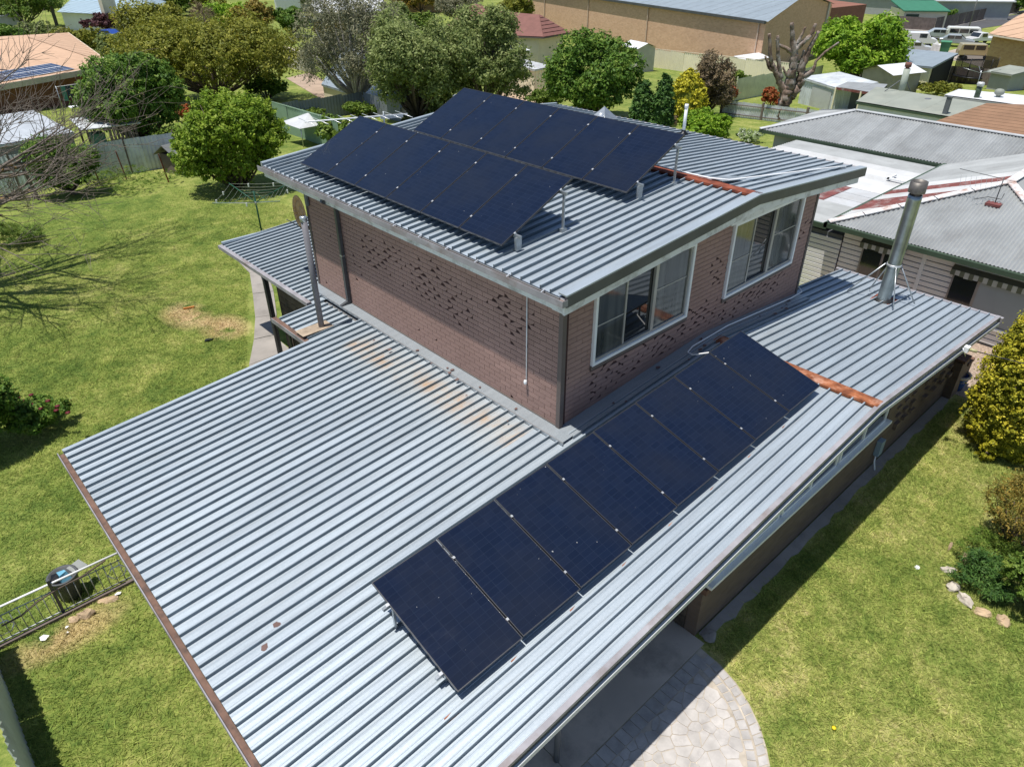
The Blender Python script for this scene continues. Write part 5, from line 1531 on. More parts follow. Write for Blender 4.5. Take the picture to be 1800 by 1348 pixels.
# fences of the middle distance
fence('cream_fence', 'cream metal fence at the foot of the brick hall', (67.7, 52.85), (62.13, 28.11), 2.0, CREAMF, 2.4, .3, .03, top=CREAMW)
fence('cream_fence', 'pale green-cream metal fence between the two red shrubs', (48.47, 26.45), (64.55, 27.03), 1.8, M('pale_green_fence', (.60, .60, .43), .6, rnd=.05), 2.4, .3, .03, post=.08)
fence('zinc_fence', 'low corrugated zinc fence with timber posts beside the dead tree', (40.86, 22.85), (40.95, 15.47), 1.1, ZFENCE, .8, .13, .02, post=.14, pmat=WOODF, rails=(.85, .2), rmat=WOODF, every=4)
fence('green_fence', 'mid green metal fence beyond the clothes hoist', (14.33, 40.18), (13.58, 30.56), 1.8, GREENF, 2.2, .28, .03, top=GREENF)
fence('grey_fence', 'blue-grey metal fence around the far lawn', (15.08, 41.35), (22.78, 42.65), 1.5, GREYF, 2.2, .28, .03)
fence('grey_fence', 'blue-grey metal fence in front of the cream wall under the gum tree', (22.52, 42.08), (22.13, 36.81), 1.5, GREYF, 2.2, .28, .03)
# cream wall building under the gum, and its roof
shed('cream_garage', 'long cream rendered garage behind the gum tree trunk', [Vector(p) for p in ((24.39, 51.42), (23.52, 38.73), (34.39, 50.71), (35.99, 66.76))], 2.5, CREAMW, BLUER, 'garage', rise=.4, over=.1)
sheet('far_dirt_drive', M('dirt', (.36, .27, .2), .95, var=.2, scale=.5), [(30.34, 70.12, -5.97), (24.37, 51.97, -4.83), (28.87, 56.23, -5.25), (34.96, 73.32, -6.27)], .02, .04)
sheet('far_dirt_yard', M('dirt_yard', (.42, .31, .22), .95, var=.2, scale=.5), [(32.33, 39.01, -4.55), (33.35, 33.49, -4.32), (46.78, 44.88, -5.5), (52.5, 58.13, -6.3)], .02, .04)
shed('cream_wall', 'old stained cream garden wall behind the dark round tree', quad((35.62, 80.82), (35.1, 73.18), .5), 2.2, M('stained_cream', (.5, .46, .38), .9, var=.2, dirt=(.3, .27, .22), damt=.6), CREAMW, 'wall', rise=.02, over=.02)
shed('far_white_house', 'distant white house behind the gum tree crown', quad((55.5, 107.45), (65.08, 102.12), 12), 3.2, WBOARD, WHITER, 'house', rise=1.4, over=.5)
shed('far_white_building', 'white building at the top edge above the green tree', quad((68.47, 147.47), (72.23, 143.63), 10), 4.5, WBOARD, WHITER, 'house', rise=1.4, over=.5)
shed('far_brown_house', 'orange brick house far behind at the top beside the gum tree', quad((85.52, 130.08), (92.93, 122.53), 10), 3.5, BRICKO, REDT, 'house', rise=1.6, over=.5)

# ------------------------------------------------------------------ left background
# tan roofed house with solar panels
ZE = -2.1
e = [(-2.11, 58.47, -2.1), (11.94, 64.49, -2.1), (15.77, 91.97, -2.1), (3.37, 94.74, -2.1)]
eV = [Vector(p) for p in e]
r0 = lerp(lerp(e[0], e[3], .5), lerp(e[1], e[2], .5), .3)+Vector((0, 0, 1.3)); r1 = lerp(lerp(e[0], e[3], .5), lerp(e[1], e[2], .5), .62)+Vector((0, 0, 1.3))
th, wl_, rf_ = hip_house('tan_roof_house', 'brick house with peach coloured roof and blue solar panels at left', 'house', e, [r0, r1], -4.7, BRICKR, TANR, .9, 1.1, None, .02)
a, b_ = eV[0], eV[1]
wp(MB().bar(a-Vector((0, 0, .2)), b_-Vector((0, 0, .2)), .1, .42), 'fascia', M('cream_fascia', (.52, .47, .40), .6), th)
wp(MB().bar(b_-Vector((0, 0, .2)), eV[2]-Vector((0, 0, .2)), .1, .42), 'fascia', CREAMW, th)
BLUEP = M('blue_cells', (.022, .03, .075), .2, .0, var=.2, spec=.6); WGRID = M('white_grid', (.55, .57, .6), .4)
up = (lerp(r0, r1, .5)-lerp(a, b_, .6)); 
vdir = (b_-a).normalized()
nrm_ = vdir.cross((r1-b_)).normalized(); nrm_ = nrm_ if nrm_.z > 0 else -nrm_
ud = nrm_.cross(vdir); ud = ud if ud.z > 0 else -ud
Lab = 'blue solar panel in the long row along the eave of the peach roof'
k = 0
def farpanel(o_, wd, ln, label, group):
    t = thing('solar_panel', label, 'solar panel', tuple(o_), 0, group)
    def R(u, v, n=.08): return vdir*u+ud*v+nrm_*n
    MB().hexa([R(0, 0, .05), R(wd, 0, .05), R(wd, ln, .05), R(0, ln, .05), R(0, 0), R(wd, 0), R(wd, ln), R(0, ln)]).build('frame', WGRID, t)
    for i in range(3):
        for j in range(2):
            MB().poly([R(wd*(i+.04)/3, ln*(j+.05)/2, .083), R(wd*(i+.96)/3, ln*(j+.05)/2, .083), R(wd*(i+.96)/3, ln*(j+.95)/2, .083), R(wd*(i+.04)/3, ln*(j+.95)/2, .083)]).build('cell_block', BLUEP, t)
Lfull = (b_-a).length
for i in range(9):
    u = Lfull*.93-2.2-(i+1)*1.62
    farpanel(a+vdir*u+ud*.45, 1.58, 2.7, '%s blue panel from the tree end of the long row on the peach roof' % ORD[i] if i else 'first blue panel at the tree end of the long row on the peach roof', 'blue panels on the peach roof')
for i in range(4):
    u = Lfull*.93-7.6-(i+1)*1.62
    farpanel(a+vdir*u+ud*3.6, 1.58, 2.2, '%s blue panel from the dish in the upper row on the peach roof' % ORD[i], 'blue panels in the upper row')
t = thing('white_dish', 'small white satellite dish on the peach roof', 'satellite dish', tuple(a+vdir*(Lfull*.93-6.2)+ud*3.9+nrm_*.05))
b = MB(); b.lathe((0, 0, 0), [(.02, .0), (.25, .05), (.42, .14)], 16); o = b.build('reflector', WHITER, t); o.rotation_euler = (.9, .3, 2.2); o.location = (0, 0, .8)
MB().tube([(0, 0, -.1), (0, 0, .85)], .04, 6).build('mast', GALV, t)
# blue roofed house top left
e = [(27.06, 143.13, -3.9), (35.98, 123.64, -3.9), (53.74, 163.73, -3.9), (44.2, 192.22, -3.9)]
bh, _, _ = hip_house('blue_roof_house', 'white house with pale blue metal roof and cream chimney, top left', 'house', e, [tuple(lerp(lerp(e[0], e[3], .5), lerp(e[1], e[2], .5), .25)+Vector((0, 0, 2.2))), tuple(lerp(lerp(e[0], e[3], .5), lerp(e[1], e[2], .5), .75)+Vector((0, 0, 2.2)))], -6.9, WBOARD, M('pale_blue_roof', (.36, .47, .54), .5, .2, var=.06, rnd=.05), .8, .8, None, .05)
p = lerp(e[0], e[1], .58)
wp(MB().box(p.x-1.0, p.x+1.0, p.y-.2, p.y+1.6, -4.6, 1.0), 'chimney', M('cream_chimney', (.55, .50, .40), .8), bh)
# grey shed at the left edge
gq = [(-3.3, 36.98), (1.73, 38.1), (4.67, 53.9), (-1.45, 52.0)]
gq = quad((-3.3, 36.98), (1.6, 37.29), 6.0)
shed('grey_shed', 'low grey metal shed with pale roof at the left edge behind the fence', gq, 1.95, M('blue_grey_wall', (.20, .20, .22), .7, rnd=.1), M('pale_shed_roof', (.46, .49, .52), .5, .2, var=.1, rnd=.1), rise=.25, over=.1)
t = thing('chicken_shelter', 'small dark lean-to shelter with tin roof behind the zinc fence', 'shelter', (4.26, 40.89, -3.43))
for p in ((-1.3, -.8), (1.3, -.8), (-1.3, .8), (1.3, .8)): MB().bar((*p, 0), (*p, 1.5), .1, .1, (1, 0, 0)).build('post', WOODF, t)
MB().slab([(-1.6, -1.0, 1.5), (1.6, -1.0, 1.42), (1.6, 1.0, 1.75), (-1.6, 1.0, 1.8)], .05).build('roof', ZFENCE, t)
for i in range(8): MB().box(-.2+.2*i, -.06+.2*i, -.86, -.82, .1, 1.35).build('paling', WOODF, t)
MB().box(-1.0, -.3, -.3, .6, 0, 1.0).build('tank', M('teal_tank', (.12, .26, .25), .6), t)
t = thing('dog_kennel', 'dark timber kennel with pitched roof beside the round bush', 'kennel', (5.24, 32.37, -3.15), .3)
MB().box(-.8, .8, -.6, .6, 0, 1.0).build('wall', WOODF, t)
MB().slab([(-1.0, -.9, .95), (1.0, -.9, .95), (1.0, 0, 1.5), (-1.0, 0, 1.5)], .04).slab([(-1.0, 0, 1.5), (1.0, 0, 1.5), (1.0, .9, .95), (-1.0, .9, .95)], .04).build('roof', DKGREY, t)
MB().box(-.3, .2, -.62, -.602, .05, .6).build('doorway', INT, t)
# back fence of the yard
fence('zinc_fence', 'tall weathered zinc sheet fence along the back of the yard', (5.53, 33.7), (0.46, 33.54), 1.75, ZFENCE, .8, .2, .02, post=.08, pmat=WOODF, rails=(1.4,), rmat=GREYP, lean=0)
fence('zinc_fence', 'older zinc sheet fence behind the bare tree at the left edge', (0.12, 33.42), (-4.29, 33.78), 1.75, ZFENCE, .8, .2, .02, post=.08, pmat=WOODF, lean=.06)
for p, hh, lb in (((1.05, 32.09, -3.02), 1.25, 'leftmost'), ((2.28, 32.11, -3.05), 1.5, 'middle'), ((3.71, 30.44, -3.04), 1.4, 'rightmost')):
    t = tag(MB().bar((p[0], p[1], p[2]-.1), (p[0]-.12, p[1]+.05, p[2]+hh), .05, .05, (1, 0, 0)).build('star_picket', RUST2), '%s of three rusty star pickets leaning before the back fence' % lb, 'picket', 'star pickets at the back fence')
t = thing('timber_gate_post', 'grey weathered timber post with mesh beside the bushy shrub', 'post', (-1.79, 31.4, -2.92))
MB().bar((0, 0, -.1), (-.25, .1, 1.9), .13, .13, (1, 0, 0)).build('post', WOODF, t)
MB().bar((.05, 0, 1.0), (1.5, -.4, .05), .09, .09).build('brace', WOODF, t)
for i in range(5): MB().bar((.12+.1*i, .1, .1), (.02+.1*i, .15, 1.6), .012, .012).build('mesh_wire', GALV, t)
# washing in the neighbour's yard
t = thing('washing_line', 'neighbour washing line hung with dark, white and red clothes', 'washing', (8.48, 60.26, -4.51))
MB().tube([(-2.2, 0, 0), (-2.2, 0, 1.9)], .04, 6).build('pole', GALV, t); MB().tube([(1.6, .4, 0), (1.6, .4, 1.9)], .04, 6).build('pole', GALV, t)
MB().tube([(-2.2, 0, 1.85), (1.6, .4, 1.85)], .015, 5).build('line', WHITE, t)
for i, c in enumerate([(.06, .2, .17), (.02, .04, .06), (.03, .03, .08), (.6, .6, .62), (.05, .05, .1), (.5, .03, .04), (.6, .1, .1), (.05, .08, .25), (.04, .06, .2)]):
    x = -1.9+i*.38
    MB().hexa([(x, x*.1+.2, .75+.2*(i % 3)), (x+.3, x*.1+.23, .75+.2*(i % 3)), (x+.3, x*.1+.27, .75+.2*(i % 3)), (x, x*.1+.24, .75+.2*(i % 3)), (x-.02, x*.1+.2, 1.83), (x+.33, x*.1+.23, 1.83), (x+.33, x*.1+.25, 1.83), (x-.02, x*.1+.22, 1.83)]).build('garment', M('cloth', c, .9), t)
t = thing('garden_table', 'small white folding table on the neighbour lawn', 'table', (6.43, 55.91, -4.2))
MB().box(-.6, .6, -.35, .35, .7, .75).build('top', WHITE, t)
for p in ((-.5, -.3), (.5, -.3), (-.5, .3), (.5, .3)): MB().tube([(*p, 0), (p[0]*.6, p[1], .7)], .02, 6).build('leg', GALV, t)
shed('grey_garage', 'small pale garage at the far left behind the peach roof', quad((17.4, 145.43), (21.57, 145.56), 6), 2.6, GREYW, CORR, 'garage', rise=.3)

# white tank lid roof behind green fence
t = thing('white_shade_roof', 'small pale tent-like shade roof behind the green fence', 'shade', (13.95, 34.41, -3.53))
MB().poly([(-1.4, -1.2, 1.2), (1.4, -1.2, 1.2), (0, 0, 1.75)]).poly([(1.4, -1.2, 1.2), (1.4, 1.2, 1.2), (0, 0, 1.75)]).poly([(1.4, 1.2, 1.2), (-1.4, 1.2, 1.2), (0, 0, 1.75)]).poly([(-1.4, 1.2, 1.2), (-1.4, -1.2, 1.2), (0, 0, 1.75)]).build('canopy', CORRW, t)
for p in ((-1.3, -1.1), (1.3, -1.1), (-1.3, 1.1), (1.3, 1.1)): MB().tube([(*p, 0), (*p, 1.25)], .03, 6).build('post', GALV, t)

# ------------------------------------------------------------------ vegetation
def foliage(name, mat, blobs, n, size, seed, parent=None, up=.35, cr=.22, per=26, aspect=.5, jit=.7, low=-.75, off=None):
    """many small leaf faces gathered in clumps through the crown's volume (world coordinates)"""
    rg = np.random.default_rng(seed)
    B = np.array([b[:6] for b in blobs], float)
    wt = (B[:, 3]*B[:, 4]+B[:, 4]*B[:, 5]+B[:, 3]*B[:, 5]); wt /= wt.sum()
    nc = max(4, n//per)
    bi = rg.choice(len(B), nc, p=wt)
    d = rg.normal(size=(nc*3, 3)); d /= np.linalg.norm(d, axis=1)[:, None]
    d = d[d[:, 2] > low][:nc]
    while len(d) < nc: d = np.vstack([d, d[:nc-len(d)]])
    rad = B[bi, 3:6]
    rr_ = .50+.50*rg.random(nc)**.45
    cc = B[bi, :3]+d*rad*rr_[:, None]
    mr = rad.min(axis=1)
    k = np.repeat(np.arange(nc), per)
    N_ = len(k)
    csz = (cr*mr*(.6+.8*rg.random(nc)))[k]
    p = cc[k]+rg.normal(size=(N_, 3))*csz[:, None]*np.array([.6, .6, .45])
    nr = d[k]*.9+rg.normal(size=(N_, 3))*jit; nr[:, 2] += up
    nr /= np.linalg.norm(nr, axis=1)[:, None]
    t = np.cross(nr, rg.normal(size=(N_, 3))); t /= np.linalg.norm(t, axis=1)[:, None]+1e-9
    b = np.cross(nr, t)
    s = size*(.6+.8*rg.random(N_))
    t *= s[:, None]; b *= (s*aspect)[:, None]
    V = np.empty((N_, 4, 3))
    V[:, 0] = p-t; V[:, 1] = p-b; V[:, 2] = p+t; V[:, 3] = p+b
    if off is not None: V -= np.array(off)
    me = bpy.data.meshes.new(name)
    me.vertices.add(N_*4); me.vertices.foreach_set('co', V.reshape(-1))
    me.loops.add(N_*4); me.loops.foreach_set('vertex_index', np.arange(N_*4, dtype=np.int32))
    me.polygons.add(N_); me.polygons.foreach_set('loop_start', np.arange(0, N_*4, 4, dtype=np.int32))
    try: me.polygons.foreach_set('loop_total', np.full(N_, 4, dtype=np.int32))
    except Exception: pass
    tint = np.clip(.55*rg.random(nc)[k]+.45*rg.random(N_), 0, 1)
    at = me.attributes.new('tint', 'FLOAT', 'POINT')
    at.data.foreach_set('value', np.repeat(tint, 4).astype(np.float32))
    me.materials.append(mat)
    me.update(); me.validate()
    return link(name, me, parent)

BARK = M('brown_bark', (.13, .10, .08), .95, var=.3, scale=5, bmp=.5, bsc=18)
BARKP = M('pale_gum_bark', (.50, .47, .43), .8, var=.2, scale=2.5, dirt=(.25, .2, .16), dsc=1.5, damt=.5)
L_OLIVE = leaf('olive_leaves', (0.098, 0.120, 0.015), (0.220, 0.234, 0.029), (0.403, 0.378, 0.067))
L_DARK = leaf('dark_green_leaves', (0.042, 0.103, 0.016), (0.114, 0.216, 0.027), (0.261, 0.342, 0.064))
L_MID = leaf('mid_green_leaves', (0.061, 0.123, 0.018), (0.158, 0.245, 0.035), (0.315, 0.376, 0.079))
L_BUSH = leaf('bright_bush_leaves', (.085, .165, .012), (.220, .330, .028), (.420, .500, .080), .38)
L_GUM = leaf('grey_gum_leaves', (0.088, 0.099, 0.055), (0.198, 0.201, 0.120), (0.361, 0.329, 0.198), .15)
L_SOFT = leaf('soft_green_leaves', (0.094, 0.138, 0.039), (0.237, 0.292, 0.094), (0.462, 0.501, 0.209), .38)
L_BRIGHT = leaf('bright_lime_leaves', (0.088, 0.193, 0.014), (0.228, 0.385, 0.026), (0.420, 0.542, 0.061), .35)
L_CONI = leaf('conifer_green', (.020, .058, .012), (.055, .125, .022), (.125, .215, .045), .12)
L_GOLD = leaf('golden_foliage', (0.193, 0.210, 0.018), (0.525, 0.473, 0.032), (0.750, 0.700, 0.070), .2)
L_YCON = leaf('yellow_green_fronds', (0.123, 0.140, 0.014), (0.376, 0.359, 0.025), (0.700, 0.578, 0.052), .15)
L_BROWN = leaf('brown_twiggy', (0.088, 0.070, 0.045), (0.184, 0.137, 0.079), (0.298, 0.219, 0.108), .1)
L_RED = leaf('red_tipped_leaves', (0.088, 0.105, 0.021), (0.350, 0.096, 0.035), (0.630, 0.149, 0.052))
L_PURP = leaf('purple_leaves', (0.044, 0.021, 0.026), (0.105, 0.044, 0.052), (0.193, 0.079, 0.079))
L_PALE = leaf('pale_flowering', (0.105, 0.193, 0.035), (0.350, 0.438, 0.175), (0.750, 0.750, 0.750))
L_AMBER = leaf('amber_green_fronds', (0.070, 0.088, 0.021), (0.245, 0.193, 0.035), (0.507, 0.333, 0.070))
def blade_mat():
    m, nt, bs = nodes('grass_blades')
    a = nt.nodes.new('ShaderNodeAttribute'); a.attribute_name = 'tint'
    h = nt.nodes.new('ShaderNodeHueSaturation'); nt.links.new(grass_colour(nt, 1.55), h.inputs['Color'])
    k = mth(nt, 'MULTIPLY_ADD', a.outputs['Fac'], 1.1); nt.nodes[-1].inputs[2].default_value = .5
    nt.links.new(k, h.inputs['Value'])
    bs.inputs['Roughness'].default_value = .7; bs.inputs['Specular IOR Level'].default_value = .15
    nt.links.new(h.outputs[0], bs.inputs['Base Color'])
    t = nt.nodes.new('ShaderNodeBsdfTranslucent'); nt.links.new(h.outputs[0], t.inputs[0])
    mx = nt.nodes.new('ShaderNodeMixShader'); mx.inputs[0].default_value = .4
    nt.links.new(bs.outputs[0], mx.inputs[1]); nt.links.new(t.outputs[0], mx.inputs[2])
    nt.links.new(mx.outputs[0], nt.nodes['Material Output'].inputs[0])
    return m
L_GRASS = blade_mat()

def tree(name, label, pl, mat, n=9000, size=.16, cb=.22, seed=1, lumps=7, cat='tree', bark=None, trunk=True, group=None, up=.35, cr=.25, aspect=.5, lean=(0, 0), top=1.0, per=16, wide=1.0, jit=.7, low=-.85, dense=False):
    up = up+.25; lumps = int(lumps*2.2); cr = cr*1.15
    x, y, z, h, wd = pl
    rg = random.Random(seed)
    root = thing(name, label, cat, (x, y, z), 0, group)
    rx = wd/2*wide; cz = z+h*(cb+1)/2; rz = h*(1-cb)/2
    cx, cy = x+lean[0], y+lean[1]
    dn = 'conifer' in cat or dense
    blobs = [(cx, cy, cz, rx*.9, rx*.9, rz*.95)] if 'conifer' in cat else [(cx, cy, cz, rx*.74, rx*.74, rz*.8)] if dn else [(cx, cy, cz, rx*.55, rx*.55, rz*.66)]
    for i in range(lumps):
        a = rg.random()*6.283; e = rg.uniform(-.6, 1.1); q = rg.uniform(.30, .72)*(.55 if 'conifer' in cat else .8 if dn else 1)
        blobs.append((cx+math.cos(a)*math.cos(e)*rx*.76, cy+math.sin(a)*math.cos(e)*rx*.76, cz+math.sin(e)*rz*.74*top, rx*q*.62, rx*q*.62, rz*q*.6))
    if cat == 'conifer':
        blobs = [(cx+rg.uniform(-.04, .04)*rx, cy+rg.uniform(-.04, .04)*rx, z+h*q, rx*k_, rx*k_, h*w_) for q, k_, w_ in ((.10, .86, .13), (.24, .96, .17), (.40, .96, .18), (.56, .86, .18), (.70, .70, .16), (.83, .48, .13), (.92, .28, .09))]
        for i in range(lumps):
            a = rg.random()*6.283; q = rg.random()**1.2
            k_ = rx*(.98 if q < .4 else .98-(q-.4)*1.15)
            blobs.append((cx+math.cos(a)*k_*.88, cy+math.sin(a)*k_*.88, z+h*(.05+.9*q), rx*.17, rx*.17, rx*.24))
    foliage('crown', mat, blobs, n, size, seed, root, up, cr, per, aspect, jit, low, off=(x, y, z))
    if cat == 'conifer':
        prof = [(.70, .02), (.82, .12), (.86, .30), (.80, .48), (.66, .64), (.46, .78), (.24, .90), (.02, .97)]
        MB().lathe((cx-x, cy-y, 0), [(rx*k_*.92, h*q) for k_, q in prof], 16).build('inner_branches', mat, root)
    if trunk:
        b = MB(); r = max(.04, .028*h)
        b.tube([(0, 0, -.2), (lean[0]*.3, lean[1]*.3, h*cb*.8), (lean[0]*.8, lean[1]*.8, (cz-z)*.95), (lean[0], lean[1], (cz-z)+rz*.45)], [r*1.2, r, r*.6, r*.15], 8)
        for bl in blobs[1:]:
            e = Vector((bl[0]-x, bl[1]-y, bl[2]-z)); s0 = Vector((lean[0]*.3, lean[1]*.3, h*cb*.8)); m_ = s0.lerp(e, .5)+Vector((0, 0, -.05*h))
            b.tube([s0, m_, e], [r*.6, r*.4, r*.12], 6)
        b.build('trunk', bark or BARK, root)
    return root

# near the house, right: golden conifer, front garden
tree('golden_conifer', 'large rounded yellow-green conifer at the right edge beside the house end', (9.98, -5.08, -2.8, 4.28, 2.25), L_YCON, 170000, .030, -.03, 11, 45, 'conifer', up=.25, cr=.12, aspect=.6, per=30, low=-.98)
tree('front_shrub', 'brown and amber twiggy shrub in the rock-edged front bed', (6.32, -6.23, -2.8, 1.72, 1.67), L_AMBER, 12000, .030, .05, 12, 8, 'shrub', up=.5, cr=.25, aspect=.3)
tree('front_bush', 'glossy bright green bush below the amber shrub in the front bed', (4.91, -7.02, -2.8, 1.5, 1.19), L_MID, 12000, .035, .0, 13, 8, 'bush', up=.3, cr=.2)
tree('bed_plant', 'low spreading blue-green plant inside the ring of rocks', (4.92, -6.14, -2.8, 0.68, 0.98), L_CONI, 5000, .045, .0, 14, 5, 'plant', trunk=False, up=.6, aspect=.18, cr=.4)
tree('bed_grass', 'grassy green tuft at the back of the rock-edged bed', (5.74, -6.04, -2.8, 0.6, 1.1), L_MID, 4000, .05, .0, 15, 5, 'plant', trunk=False, up=.7, aspect=.12, cr=.4)
def rock(label, loc, s, seed, mat=ROCK, flat=.5, group=None):
    r = random.Random(seed); b = MB(); n, m = 9, 5
    for i in range(m+1):
        ph = math.pi*i/m
        for j in range(n):
            a = 2*math.pi*j/n; k = 1+r.uniform(-.22, .22)
            b.v.append((s[0]*k*math.sin(ph)*math.cos(a), s[1]*k*math.sin(ph)*math.sin(a), s[2]*(math.cos(ph)*k*.9+.35)))
    for i in range(m):
        for j in range(n):
            j2 = (j+1) % n; b.f.append((i*n+j, i*n+j2, (i+1)*n+j2, (i+1)*n+j)[::-1]); b.sm.append(False)
    o = b.build('rock', mat); o.location = loc; o.rotation_euler = (0, 0, r.random()*6)
    bevel(o, .012, 2)
    return tag(o, label, 'rock', group)
for i, (p, s_, lb, mt) in enumerate([
        ((5.58, -5.42, -2.8), (.03, .15, .06), 'thin reddish stick-like rock above the front bed', ROCK),
        ((5.54, -5.75, -2.8), (.22, .09, .05), 'flat reddish slab at the back of the front bed', ROCK),
        ((4.92, -5.63, -2.8), (.08, .14, .07), 'narrow pale rock at the top of the bed edging', ROCKP),
        ((4.53, -5.85, -2.8), (.13, .11, .10), 'knobbly white-topped rock on the bed edging', ROCKP),
        ((4.38, -6.11, -2.8), (.20, .10, .08), 'long pale grey rock in the middle of the bed edging', ROCKP),
        ((4.32, -6.43, -2.8), (.17, .10, .06), 'pinkish flat rock low on the bed edging', ROCK),
        ((4.38, -6.73, -2.8), (.16, .12, .07), 'tan rock at the bottom end of the bed edging', ROCK)]):
    rock(lb, p, s_, 40+i, mt, group='rocks edging the front bed')
rock('small white stone lying on the open front lawn', (4.56, -5.2, -2.8), (.055, .05, .04), 60, WHITE)
rock('pale broken paver by the corner of the carport wall', (.33, -3.40, -2.79), (.16, .13, .05), 61, CONC)
t = thing('dandelion', 'single yellow dandelion on the front lawn', 'flower', (0.26, -5.66, -2.8))
MB().lathe((0, 0, 0), [(.004, 0), (.004, .07), (.035, .075), (.03, .095), (.0, .1)], 10).build('bloom', M('yellow_petal', (.8, .6, .02), .7), t)
t = thing('flower_pot', 'blue glazed flower pot with cream rim at the end of the garden wall', 'pot', (11.74, -3.29, -2.8))
MB().lathe((0, 0, 0), [(.02, .0), (.18, 0), (.24, .25), (.28, .42), (.25, .42), (.2, .35), (0, .34)], 18).build('body', M('blue_glaze', (.02, .08, .30), .2, spec=.6), t)
MB().lathe((0, 0, 0), [(.285, .40), (.31, .42), (.30, .47), (.25, .47), (.25, .41)], 18).build('rim', M('cream_glaze', (.6, .5, .38), .4), t)
tree('slim_shrub', 'leafy upright shrub against the white weatherboards', (15.34, 1.95, -2.8, 1.38, 0.7), L_MID, 2500, .06, .1, 17, 5, 'shrub', cr=.3)
tree('slim_shrub', 'thin spindly shrub beside the end of the upper storey', (15.13, 2.46, -2.8, 1.32, 0.59), L_SOFT, 1500, .06, .1, 18, 5, 'shrub', cr=.3)

# backyard
tree('round_bush', 'big round bright green bush at the back of the yard', (5.7, 26.93, -2.99, 4.62, 5.0), L_BUSH, 52000, .075, .0, 21, 22, 'bush', cr=.16, per=28, low=-.95, dense=True)
tree('round_tree', 'dense dark green rounded tree behind the zinc fence', (6.27, 41.85, -3.55, 5.36, 5.91), L_DARK, 36000, .10, .0, 22, 20, cr=.18, low=-.9, dense=True)
tree('olive_tree', 'wide spreading olive-gold tree behind the round bush', (17.21, 56.47, -4.73, 7.4, 13.82), L_OLIVE, 52000, .12, .05, 23, 22, cr=.22, top=.7, wide=1.03)
tree('olive_tree', 'tall olive-gold tree rising behind at the left of the wide olive tree', (20.96, 78.04, -5.94, 7.86, 7.52), L_OLIVE, 16000, .15, .05, 24, 9, cr=.24)
tree('grey_tree', 'sparse grey twiggy tree between the olive crowns', (35.53, 102.14, -6.76, 6.22, 4.65), L_BROWN, 7000, .13, .1, 25, 7, aspect=.16)
tree('fence_shrub', 'untidy green shrub growing over the back fence', (-0.41, 31.38, -2.96, 2.96, 2.69), L_DARK, 16000, .07, .05, 26, 9, 'shrub', cr=.28, per=24)
tree('red_shrub', 'small red leaved shrub glimpsed behind the round bush', (11.07, 47.64, -4.01, 1.12, 1.59), L_RED, 1500, .10, .1, 27, 3, 'shrub')
tree('edge_tree', 'glossy leafy shrub cut by the left edge of the picture', (-7.71, 10.97, -2.8, 2.74, 1.7), L_DARK, 26000, .05, .02, 28, 9, 'shrub', cr=.22, low=-.9)
tree('rose_plant', 'dark leafy dahlia bush with deep red blooms beside the left edge', (-6.45, 11.15, -2.8, .95, 1.3), L_DARK, 8000, .045, .0, 29, 7, 'plant', trunk=False, cr=.3)
BLOOM = M('deep_red_bloom', (.10, .006, .012), .6)
rg_ = random.Random(4); rp = [o for o in bpy.data.objects if o.name == 'rose_plant'][0]
for i in range(9):
    a = i/8; px_ = -6.62+a*.6+rg_.uniform(-.08, .08); py_ = 11.85-a*1.6+rg_.uniform(-.12, .12)
    MB().lathe((px_+6.45, py_-11.15, .72+rg_.uniform(-.1, .14)), [(.0, .0), (.055, .015), (.06, .035), (.03, .05), (0, .045)], 9).build('bloom', BLOOM, rp)
tree('tall_grass', 'long unmown grass tuft under the bare tree at left', (-3.82, 25.37, -2.8, 0.88, 1.78), L_MID, 5000, .09, .0, 30, 4, 'plant', trunk=False, aspect=.1, up=.9, cr=.45)
tree('long_grass', 'strip of longer grass growing along the back fence', (2.25, 31.09, -3.02, 0.72, 5.03), L_MID, 5000, .08, .0, 31, 8, 'plant', trunk=False, aspect=.12, up=.9, cr=.5)

# middle distance
tree('gum_tree', 'tall grey-green gum tree with pale trunk in front of the cream garage', (23.46, 44.56, -4.42, 8.42, 8.32), L_GUM, 40000, .12, .12, 32, 16, bark=BARKP, aspect=.22, cr=.26, jit=1.0)
tree('broadleaf_tree', 'soft green leafy tree to the right of the gum tree', (24.07, 37.44, -4.09, 7.42, 6.57), L_SOFT, 42000, .105, .0, 33, 13, cr=.22)
tree('broadleaf_tree', 'soft green leafy tree directly above the rear row of panels', (28.17, 34.55, -4.14, 7.46, 6.3), L_SOFT, 42000, .105, .0, 34, 13, cr=.22)
tree('screen_bush', 'low green bush at the foot of the gum tree', (21.44, 41.16, -4.16, 1.16, 2.96), L_MID, 3500, .11, .0, 35, 4, 'bush', trunk=False)
tree('screen_bush', 'leafy bush behind the front row of upper panels', (14.08, 31.41, -3.42, 1.8, 2.97), L_MID, 6000, .10, .0, 36, 5, 'bush', trunk=False)
tree('dense_tree', 'round dense green tree in front of the brick hall', (33.1, 28.58, -4.07, 5.8, 6.52), L_DARK, 34000, .12, .0, 37, 14, cr=.2)
tree('conifer', 'narrow dark green conifer left of the golden cypress pair', (30.67, 22.21, -3.67, 3.32, 1.69), L_CONI, 9000, .10, .0, 38, 6, 'conifer', cr=.2, low=-.95)
tree('conifer', 'narrow dark green conifer touching the golden cypress', (31.08, 20.97, -3.63, 3.64, 1.53), L_CONI, 9000, .10, .0, 39, 6, 'conifer', cr=.2, low=-.95)
tree('golden_cypress', 'drooping bright golden cypress behind the upper roof', (37.04, 23.27, -3.99, 3.36, 2.83), L_GOLD, 15000, .10, .0, 40, 9, 'conifer', cr=.2, up=0, low=-.95)
